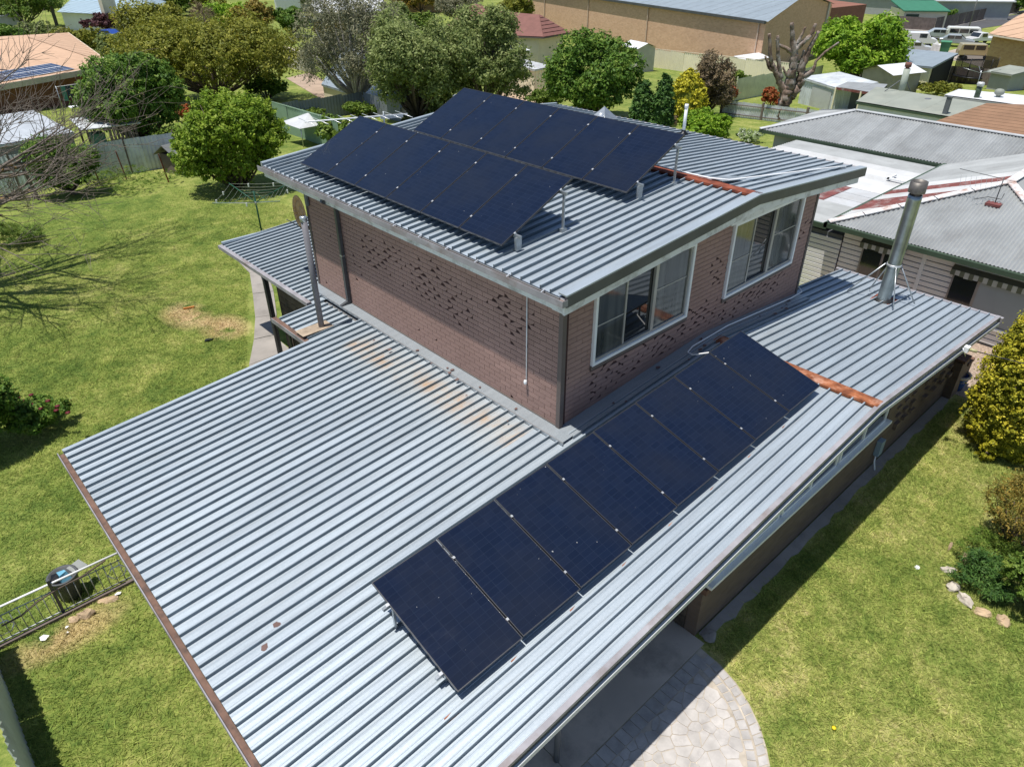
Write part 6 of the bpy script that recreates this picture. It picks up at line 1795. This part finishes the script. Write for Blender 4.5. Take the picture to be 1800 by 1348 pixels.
tree('brown_shrub', 'tall grey-brown dying shrub right of the golden cypress', (39.56, 23.36, -4.1, 4.44, 3.5), L_BROWN, 15000, .12, .05, 41, 9, 'shrub', aspect=.25)
tree('lime_bush', 'low rounded lime green bush behind the white vent pipe', (31.81, 18.39, -3.55, 1.78, 3.25), L_BRIGHT, 12000, .08, .0, 42, 9, 'bush', trunk=False, low=-.95)
tree('low_shrub', 'low rusty brown shrub left of the lime bush', (34.33, 22.56, -3.84, 0.7, 1.86), L_BROWN, 2500, .09, .0, 43, 4, 'shrub', trunk=False)
tree('red_shrub', 'red tipped round shrub left end of the pale green fence', (48.34, 26.59, -4.66, 1.28, 1.33), L_RED, 3000, .10, .0, 44, 4, 'shrub')
tree('red_shrub', 'red tipped round shrub beside the dead tree trunk', (47.52, 22.59, -4.42, 1.44, 1.71), L_RED, 3500, .10, .0, 45, 4, 'shrub')
tree('green_shrub', 'small green shrub in front of the pale shelter', (58.22, 32.03, -5.39, 1.38, 2.09), L_MID, 3000, .12, .0, 46, 4, 'shrub')
tree('white_flower_bush', 'bush covered in small white flowers beside the grey hip roof', (32.86, 15.62, -3.47, 0.8, 1.79), L_PALE, 3500, .07, .0, 47, 5, 'bush', trunk=False)
tree('lime_tree', 'fresh lime green spreading tree right of the dead tree', (66.78, 24.79, -5.42, 6.4, 7.2), L_BRIGHT, 26000, .17, .03, 48, 13, cr=.24)
tree('dry_bush', 'olive round bush in front of the cream garage opening', (64.25, 16.11, -4.87, 1.16, 3.57), L_OLIVE, 4000, .12, .0, 49, 5, 'bush', trunk=False)
# far left and skyline
tree('far_tree', 'leafy green tree at the top left corner', (23.16, 150.78, -6.76, 7.06, 12.34), L_MID, 15000, .22, .1, 50, 9)
tree('far_bush', 'pale green rounded bush behind the peach roof', (21.28, 133.54, -6.76, 2.56, 6.43), L_SOFT, 6000, .16, .0, 51, 6, 'bush', trunk=False)
tree('far_bush', 'olive bush beside the peach roof corner', (20.96, 109.03, -6.76, 3.6, 7.69), L_OLIVE, 9000, .16, .0, 52, 8, 'bush', trunk=False)
tree('purple_tree', 'dark purple leaved tree by the blue car', (31.4, 133.58, -6.76, 3.34, 6.57), L_PURP, 6000, .2, .1, 53, 6)
tree('far_tree', 'dark rounded tree in front of the white far building', (50.93, 107.96, -6.76, 4.32, 5.68), L_DARK, 8000, .2, .1, 54, 7)
tree('far_tree', 'brownish tree between the olive tree and the far dark tree', (45.78, 109.2, -6.76, 5.76, 6.36), L_AMBER, 9000, .2, .1, 55, 8)
tree('far_tree', 'lime green tree top showing over the olive crown', (43.11, 111.85, -6.76, 5.46, 7.25), L_BRIGHT, 8000, .2, .1, 56, 7)
tree('far_tree', 'grey gum tree standing behind the red tiled roof', (73.72, 93.49, -6.76, 6.52, 7.93), L_GUM, 9000, .2, .25, 57, 8, bark=BARKP, aspect=.25)
tree('far_tree', 'drooping olive tree at the left end of the brick hall', (77.98, 85.05, -6.76, 6.54, 5.46), L_OLIVE, 9000, .2, .15, 58, 8)
tree('far_tree', 'grey-blue gum crown overlapping the red tiled roof', (62.58, 75.47, -6.76, 5.62, 4.6), L_GUM, 7000, .17, .2, 59, 7, aspect=.25)
tree('far_tree', 'green tree at the far end of the street fence', (172.04, 41.89, -6.76, 3.94, 9.57), L_DARK, 7000, .25, .05, 60, 7)
tree('far_bush', 'small dark bush behind the street fence beside the green roof', (148.42, 45.02, -6.76, 1.92, 2.07), L_DARK, 1500, .25, .0, 61, 3, 'bush', trunk=False)
tree('far_bush', 'small reddish bush behind the street fence', (157.09, 44.72, -6.76, 2.08, 1.93), L_AMBER, 1500, .25, .0, 62, 3, 'bush', trunk=False)
tree('far_bush', 'small light green bush behind the street fence', (158.12, 43.68, -6.76, 1.62, 1.93), L_MID, 1500, .25, .0, 63, 3, 'bush', trunk=False)
tree('far_tree', 'dark tree crown at the top edge behind the gum tree', (75.98, 143.26, -6.76, 4.68, 8.34), L_DARK, 8000, .25, .1, 64, 7)
tree('far_tree', 'olive tree crown at the top edge behind the olive-gold trees', (57.1, 159.06, -6.76, 4.86, 11.84), L_OLIVE, 8000, .25, .1, 65, 7)
tree('far_tree', 'small green tree by the blue roofed house wall', (36.78, 139.5, -6.76, 3.52, 3.28), L_DARK, 3500, .2, .1, 66, 5)
tree('far_tree', 'green tree crown at the top edge above the soft green trees', (87.55, 123.05, -6.76, 5.0, 9.15), L_AMBER, 7000, .25, .1, 67, 7)
tree('far_tree', 'leafy crown behind the grey roofed house at the top edge', (152.51, 104.77, -6.76, 3.54, 12.15), L_DARK, 5000, .3, .1, 68, 6)
tree('far_tree', 'dark crown behind the brick hall roof at the top edge', (167.74, 75.81, -6.76, 3.46, 12.11), L_DARK, 5000, .3, .1, 69, 6)

FT = [
 ('round olive bush under the wide olive tree, left side', (21.63, 86.7, -6.31, 2.88, 4.94), L_OLIVE), ('pale green shrub mass between peach roof and olive trees', (23.08, 101.45, -6.76, 3.34, 4.82), L_SOFT),
 ('soft green shrub behind the dark round tree', (26.66, 88.14, -6.51, 3.74, 5.66), L_MID), ('dark shrub under the wide olive tree, right side', (21.01, 55.32, -4.85, 2.28, 3.41), L_DARK),
 ('small olive tree at the corner of the old cream wall', (34.62, 81.81, -6.54, 3.14, 4.17), L_OLIVE), ('grey leafed shrub behind the cream garage', (46.38, 85.47, -6.76, 2.98, 6.15), L_GUM),
 ('mid green tree filling the gap left of the red tiled house', (58.03, 83.91, -6.76, 4.56, 5.86), L_MID), ('dark shrub row beside the cream sheds', (40.43, 44.66, -5.21, 1.58, 3.51), L_DARK),
 ('leafy shrub in front of the cream ribbed tin shed', (34.3, 34.75, -4.42, 1.36, 2.7), L_MID), ('green hedge piece behind the white tent-like roof', (17.48, 41.36, -3.99, 0.96, 2.83), L_MID),
 ('lime shrub below the broadleaf trees', (26.21, 36.47, -4.14, 1.78, 3.79), L_SOFT), ('dark tree behind the brick house with peach roof', (17.21, 132.89, -6.76, 2.34, 5.66), L_DARK),
 ('far green tree left of the brick hall roof', (67.08, 103.4, -6.76, 4.2, 6.38), L_SOFT), ('far dark tree above the far cream wall', (52.78, 97.64, -6.76, 3.6, 6.18), L_AMBER),
 ('far leafy tree beyond the blue roofed house', (49.32, 153.98, -6.76, 5.1, 8.2), L_MID), ('low shrubs behind the zinc fence right end', (6.98, 39.2, -3.47, 1.2, 1.89), L_MID),
 ('tree beyond the street at the top right edge', (172.73, 66.56, -6.76, 3.06, 7.76), L_DARK), ('shrub at the foot of the brick hall behind the fence', (69.68, 46.66, -6.45, 1.44, 3.2), L_MID)]
for i, (lb, pl_, m_) in enumerate(FT):
    tree('background_tree', lb, pl_, m_, 7000, max(.09, pl_[4]*.035), .0, 200+i, 8, 'shrub' if pl_[3] < 3 else 'tree', cr=.26)

# ------------------------------------------------------------------ lopped dead tree on the right
DEADB = M('dead_wood', (.10, .06, .045), .95, var=.5, scale=3.5, col2=(.20, .145, .115), dirt=(.40, .38, .36), dsc=.9, damt=.9, bmp=.8, bsc=9)
sb = (41.5, 18.21, -3.94)
t = thing('lopped_tree', 'tall dead tree with thick lopped limbs beside the zinc fence', 'tree', sb)
def limb(pts, rad, name='limb'):
    P = [Vector(p)-Vector(sb) for p in pts]
    rg2 = random.Random(len(P)*7+int(rad[0]*100))
    Pn, Rn = [], []
    for i in range(len(P)-1):
        for k in range(7):
            s_ = k/7; Pn.append(P[i].lerp(P[i+1], s_)+Vector((rg2.uniform(-1, 1), rg2.uniform(-1, 1), 0))*rad[i]*.10)
            Rn.append((rad[i]+(rad[i+1]-rad[i])*s_)*rg2.uniform(.93, 1.08))
    Pn.append(P[-1]); Rn.append(rad[-1]); Rn = [q*.58 for q in Rn]
    b = MB().tube(Pn, Rn, 12)
    nr = len(Pn)
    for i in range(nr):
        for j in range(12):
            k = i*12+j; v = Vector(b.v[k]); f_ = 1+.22*math.sin(j*2.6+rg2.random()*.8)*.6+rg2.uniform(-.12, .12)
            b.v[k] = tuple(Pn[i]+(v-Pn[i])*f_)
    b.build(name, DEADB, t)
limb([(41.47, 18.23, -3.84), (41.39, 18.31, -3.0), (41.42, 18.28, -2.17), (41.5, 18.21, -1.36), (41.46, 18.25, -0.46)], [.95, .70, .72, .62, .5], 'trunk')
limb([(41.47, 18.23, -0.56), (41.42, 18.28, 0.42), (41.16, 18.52, 1.47), (41.01, 18.66, 2.27)], [.5, .38, .26, .2])
limb([(41.38, 18.31, -2.17), (40.94, 18.72, -1.36), (40.59, 19.04, -0.55), (40.32, 19.29, -0.06), (40.02, 19.57, 1.62)], [.5, .34, .3, .24, .16])
limb([(40.95, 18.71, -1.15), (40.73, 18.92, -0.16), (40.59, 19.04, 0.52), (40.43, 19.19, 1.49)], [.3, .24, .2, .16])
limb([(40.6, 19.03, -0.65), (40.3, 19.31, -0.45), (40.0, 19.58, 0.28)], [.22, .17, .1])
limb([(41.38, 18.31, 0.42), (40.94, 18.72, 0.76), (40.57, 19.07, 0.95), (40.4, 19.22, 1.29)], [.26, .2, .14, .1])
limb([(41.39, 18.31, 0.61), (41.74, 17.98, 1.09), (42.06, 17.69, 1.51), (42.17, 17.59, 2.21)], [.34, .26, .22, .17])
limb([(41.42, 18.28, 0.8), (41.56, 18.15, 1.37), (41.71, 18.01, 2.01)], [.22, .16, .11])
limb([(41.58, 18.14, -2.38), (41.88, 17.86, -1.77), (42.15, 17.61, -0.96), (42.54, 17.26, -0.67)], [.6, .48, .4, .26])
limb([(41.94, 17.81, -1.36), (41.98, 17.77, -0.37), (42.12, 17.64, 0.7), (42.41, 17.38, 1.75)], [.42, .32, .24, .17])
limb([(41.82, 17.91, -0.86), (41.85, 17.89, -0.07), (41.91, 17.83, 0.61)], [.3, .24, .18])
limb([(42.51, 17.28, -0.72), (42.56, 17.24, -0.08), (42.93, 16.9, 0.51), (43.49, 16.38, 1.08)], [.22, .15, .12, .09])
limb([(41.47, 18.24, -1.16), (41.19, 18.5, -0.86), (40.98, 18.69, -0.41)], [.2, .14, .1])

# ------------------------------------------------------------------ bare tree at the left edge
TWIG = M('grey_twigs', (.15, .125, .105), .95, var=.3, scale=6)
LICH = M('lichen_bark', (.14, .115, .095), .95, var=.3, scale=8, dirt=(.50, .26, .02), dsc=4.5, damt=.9)
bt = thing('bare_tree', 'leafless spreading tree with lichen spotted limbs at the left edge', 'tree', (-8.0, 22.2, -2.8))
rg_ = random.Random(12)
tb, lb_ = MB(), MB()
def grow(p, d, L, r, depth):
    q = [p]; rad = [r]; dd = d.copy(); n = 4
    for i in range(n):
        dd = (dd+Vector((rg_.uniform(-.22, .22), rg_.uniform(-.22, .22), rg_.uniform(-.14, .16)))).normalized()
        q.append(q[-1]+dd*L/n); rad.append(r*(1-.62*(i+1)/n))
    (lb_ if r > .06 else tb).tube(q, rad, 7 if r > .045 else 4, False)
    if depth <= 0: return
    for k in range(rg_.choice([3, 4]) if depth > 1 else rg_.choice([2, 3, 4])):
        i = rg_.randint(1, n)
        nd = (dd+Vector((rg_.uniform(-.9, .9), rg_.uniform(-.9, .9), rg_.uniform(-.35, .55)))).normalized()
        grow(q[i], nd, L*rg_.uniform(.5, .75), max(.0085, rad[i]*rg_.uniform(.5, .75)), depth-1)
lb_.tube([(0, 0, -.2), (.05, 0, 1.4), (.1, 0, 3.0)], [.30, .24, .2], 10)
for (a, e, L, r) in ((.25, .38, 4.4, .15), (-.25, .25, 4.6, .15), (-.6, .35, 4.6, .14), (.5, .55, 3.8, .12), (-.05, .6, 4.2, .13), (-.9, .22, 4.6, .13), (.02, .38, 4.8, .15), (-.12, .12, 4.8, .14), (-.45, .12, 4.8, .14), (-.75, .5, 4.4, .12), (1.3, .5, 3.0, .09), (-1.2, .4, 3.0, .08), (2.4, .6, 3.0, .08), (.05, .1, 3.0, .07)):
    grow(Vector((.1, 0, 2.6+.3*e)), Vector((math.cos(a)*math.cos(e), math.sin(a)*math.cos(e), math.sin(e))), L, r, 4)
lb_.build('limbs', LICH, bt); tb.build('twigs', TWIG, bt)

# ------------------------------------------------------------------ rotary clothes hoist
hz_ = (3.55, 19.92, -2.8)
t = thing('clothes_hoist', 'green rotary clothes hoist with wire lines on the back lawn', 'clothes line', hz_)
HG = M('hoist_green', (.02, .09, .055), .4)
MB().tube([(0, 0, -.1), (0, 0, 1.75)], .032, 10).build('pole', HG, t)
MB().tube([(0, 0, 1.2), (0, 0, 1.35)], .05, 10).build('winder', GALV, t)
tips = []
for j in range(4):
    a = .12+j*math.pi/2; e = Vector((1.75*math.cos(a), 1.75*math.sin(a), 1.72)); tips.append(e)
    MB().tube([(0, 0, 1.32), e], .02, 6).build('arm', HG, t)
    MB().tube([(0, 0, 1.72), e*.5+Vector((0, 0, .72))], .01, 5).build('stay', HG, t)
WIREM = M('line_wire', (.34, .37, .30), .5)
for s_ in (.35, .5, .65, .8, .97):
    b = MB()
    for j in range(4):
        a_, b2 = Vector((0, 0, 1.32)).lerp(tips[j], s_), Vector((0, 0, 1.32)).lerp(tips[(j+1) % 4], s_); m_ = a_.lerp(b2, .5)-Vector((0, 0, .04))
        b.tube([a_, m_, b2], .0045, 4)
    b.build('line', WIREM, t)
for i in range(6):
    a_ = tips[i % 4].lerp(tips[(i+1) % 4], .3+.1*i % .6)
    MB().box(a_.x-.02, a_.x+.02, a_.y-.02, a_.y+.02, a_.z-.16, a_.z-.03).build('peg', WHITE, t)

# ------------------------------------------------------------------ ornate steel fence, bin and debris, lower left
t = thing('ornate_fence', 'low galvanised steel fence with hexagon ornaments by the carport corner', 'fence', (-8.7, 4.75, -2.8))
FS = M('fence_steel', (.40, .41, .41), .5, .4, var=.2, scale=6)
Lf = 2.4
MB().tube([(-.6, 0, .80), (Lf, 0, .72)], .02, 8).build('top_rail', WHITE, t)
MB().tube([(-.6, 0, .08), (Lf, 0, .06)], .014, 6).build('bottom_rail', FS, t)
MB().tube([(-.6, 0, .62), (Lf, 0, .55)], .01, 6).build('mid_rail', FS, t)
for i in range(24):
    x = -.55+i*.125; MB().tube([(x, 0, .05), (x, 0, .62-.03*i/24)], .0085, 5).build('bar', FS, t)
for cx_ in (.16, 2.0):
    MB().tube([(cx_+.16*math.cos(k*math.pi/3), -.012, .33+.15*math.sin(k*math.pi/3)) for k in range(7)], .011, 6).build('hexagon', WHITE, t)
for x in (-.5, 1.0, 2.38): MB().bar((x, 0, -.1), (x, 0, .85), .05, .05, (1, 0, 0)).build('post', FLASH, t)
MB().tube([(.15, -.02, .40), (.45, -.03, .42), (.75, -.03, .55), (1.05, -.03, .60), (1.5, -.03, .62), (1.9, -.03, .72)], .016, 6).build('dry_vine', BARK, t)
MB().bar((-.9, -.06, .02), (2.5, -.10, .03), .07, .09).build('timber_edge', WOODF, t)
t = thing('rubbish_bin', 'open grey rubbish bin with blue and black bags behind the steel fence', 'bin', (-7.48, 5.10, -2.8)); t.scale = (.82, .82, .82)
MB().lathe((0, 0, 0), [(.0, .01), (.22, .01), (.29, .62), (.31, .63), (.31, .66), (.27, .66), (.25, .5), (.0, .45)], 20).build('tub', M('bin_grey', (.085, .09, .095), .55), t)
MB().hexa([(-.12, -.12, .5), (.16, -.14, .5), (.14, .12, .5), (-.1, .14, .5), (-.05, -.08, .72), (.1, -.06, .76), (.08, .08, .7), (-.07, .06, .74)]).build('blue_bag', M('blue_plastic', (.16, .40, .55), .3), t)
MB().hexa([(-.25, -.1, .5), (-.1, -.2, .5), (-.02, .1, .5), (-.2, .15, .5), (-.22, -.06, .7), (-.1, -.12, .68), (-.05, .06, .72), (-.18, .1, .7)]).build('black_bag', BLACKM, t)
o = MB().box(-.12, .2, -.16, .1, .62, .635).build('lid', M('lid_grey', (.30, .32, .31), .6), t); o.rotation_euler = (.35, .1, .5); o.location = (.12, .28, .02)
for i, (p, s_, lb, mt) in enumerate([((-7.42, 4.42, -2.8), (.15, .11, .09), 'yellow sandstone lump in front of the steel fence', ROCK), ((-7.62, 4.47, -2.8), (.10, .08, .05), 'smaller tan rock left of the yellow sandstone lump', ROCK), ((-7.02, 4.52, -2.8), (.20, .08, .04), 'flat tan rock at the foot of the steel fence bars', ROCK)]):
    rock(lb, p, s_, 80+i, mt, group='rocks by the steel fence')
def litter(label, x, y, s_, seed, mat=WHITE):
    r = random.Random(seed); P = []
    for k in range(5):
        a = k*1.256+r.uniform(-.3, .3); P.append((x+s_*math.cos(a)*r.uniform(.7, 1.2), y+s_*math.sin(a)*.7*r.uniform(.7, 1.2), -2.765+r.uniform(0, .02)))
    tag(MB().slab(P, .006).build('litter', mat), label, 'litter', 'litter by the steel fence')
litter('white crumpled paper on the grass left of the sandstone lump', -8.12, 4.38, .09, 1)
litter('small white scrap under the right end of the steel fence', -6.85, 4.52, .06, 2)
litter('small pale scrap just left of the yellow sandstone lump', -7.75, 4.35, .035, 3)
litter('tiny white scrap between the paper and the rocks', -7.78, 4.22, .03, 4)
fence('zinc_fence', 'ribbed zinc side fence cut by the lower left corner', (-8.82, 4.6), (-8.82, -4.5), 1.4, ZFENCE, .8, .13, .02, post=.07, pmat=GALV)
# dry leaves and the wooden stick on the bare patch
tag(MB().bar((-1.4, 15.35, -2.76), (-1.1, 15.2, -2.74), .05, .05).build('orange_stick', M('orange_wood', (.5, .2, .05), .8)), 'short orange stick on the bare lawn patch beside the path', 'stick')
tag(MB().slab([(-1.8, 12.75, -2.75), (-1.6, 12.7, -2.74), (-1.5, 12.8, -2.77), (-1.7, 12.9, -2.76)], .02).build('dark_scrap', BLACKM), 'small dark scrap lying on the lawn left of the path', 'scrap')

# ------------------------------------------------------------------ grass blades on the near lawns
def grass_field(name, polys, n, seed, hmin=.03, hmax=.075):
    rg = np.random.default_rng(seed)
    P = []
    for poly, share in polys:
        xs_ = [p[0] for p in poly]; ys_ = [p[1] for p in poly]
        m = int(n*share); got = 0
        while got < m:
            c = np.stack([rg.uniform(min(xs_), max(xs_), 40000), rg.uniform(min(ys_), max(ys_), 40000)], 1)
            ins = np.zeros(len(c), bool); j = len(poly)-1
            for i in range(len(poly)):
                a, b_ = poly[i], poly[j]
                cond = ((a[1] > c[:, 1]) != (b_[1] > c[:, 1])) & (c[:, 0] < (b_[0]-a[0])*(c[:, 1]-a[1])/((b_[1]-a[1]) or 1e-9)+a[0])
                ins ^= cond; j = i
            c = c[ins]; c = c[rg.random(len(c)) < np.clip((30-c[:, 1])/16, 0, 1)]; P.append(c[:m-got]); got += len(c[:m-got])
    p = np.vstack(P); N_ = len(p)
    # clumpiness
    ph = np.sin(p[:, 0]*2.3+1.3*np.sin(p[:, 1]*1.7))*np.sin(p[:, 1]*2.1+1.1*np.sin(p[:, 0]*1.9))
    h = rg.uniform(hmin, hmax, N_)*(1+.35*ph)
    a = rg.random(N_)*6.283; wd = rg.uniform(.005, .011, N_)
    ln = rg.normal(size=(N_, 2))*(h*1.5)[:, None]
    z = np.full(N_, -2.802)
    V = np.empty((N_, 3, 3))
    V[:, 0, 0] = p[:, 0]-np.cos(a)*wd; V[:, 0, 1] = p[:, 1]-np.sin(a)*wd; V[:, 0, 2] = z
    V[:, 1, 0] = p[:, 0]+np.cos(a)*wd; V[:, 1, 1] = p[:, 1]+np.sin(a)*wd; V[:, 1, 2] = z
    V[:, 2, 0] = p[:, 0]+ln[:, 0]; V[:, 2, 1] = p[:, 1]+ln[:, 1]; V[:, 2, 2] = z+h
    me = bpy.data.meshes.new(name)
    me.vertices.add(N_*3); me.vertices.foreach_set('co', V.reshape(-1))
    me.loops.add(N_*3); me.loops.foreach_set('vertex_index', np.arange(N_*3, dtype=np.int32))
    me.polygons.add(N_); me.polygons.foreach_set('loop_start', np.arange(0, N_*3, 3, dtype=np.int32))
    tint = np.clip(.45+.12*ph+rg.normal(size=N_)*.26, 0, 1)
    at = me.attributes.new('tint', 'FLOAT', 'POINT'); at.data.foreach_set('value', np.repeat(tint, 3).astype(np.float32))
    me.materials.append(L_GRASS); me.update(); me.validate()
    return tag(link(name, me), 'short lawn grass blades around the house', 'grass', kind='stuff')
front = [(.15, -3.52), (11.4, -3.52), (11.4, -4.0), (13, -8), (6, -9), (-2, -8), (-1.9, -5.95), (-.9, -5.35), (-.42, -4.8), (-.05, -4.25), (.06, -3.8)]
back = [(-8.8, -4), (-6.3, -4), (-6.3, 5.9), (-2.3, 5.9), (-2.3, 8.2), (-1.5, 10.6), (1.4, 16.6), (1.7, 19), (6, 19), (6, 30), (-8.8, 30)]
grass_field('grass', [(front, .4), (back, .6)], 330000, 5)
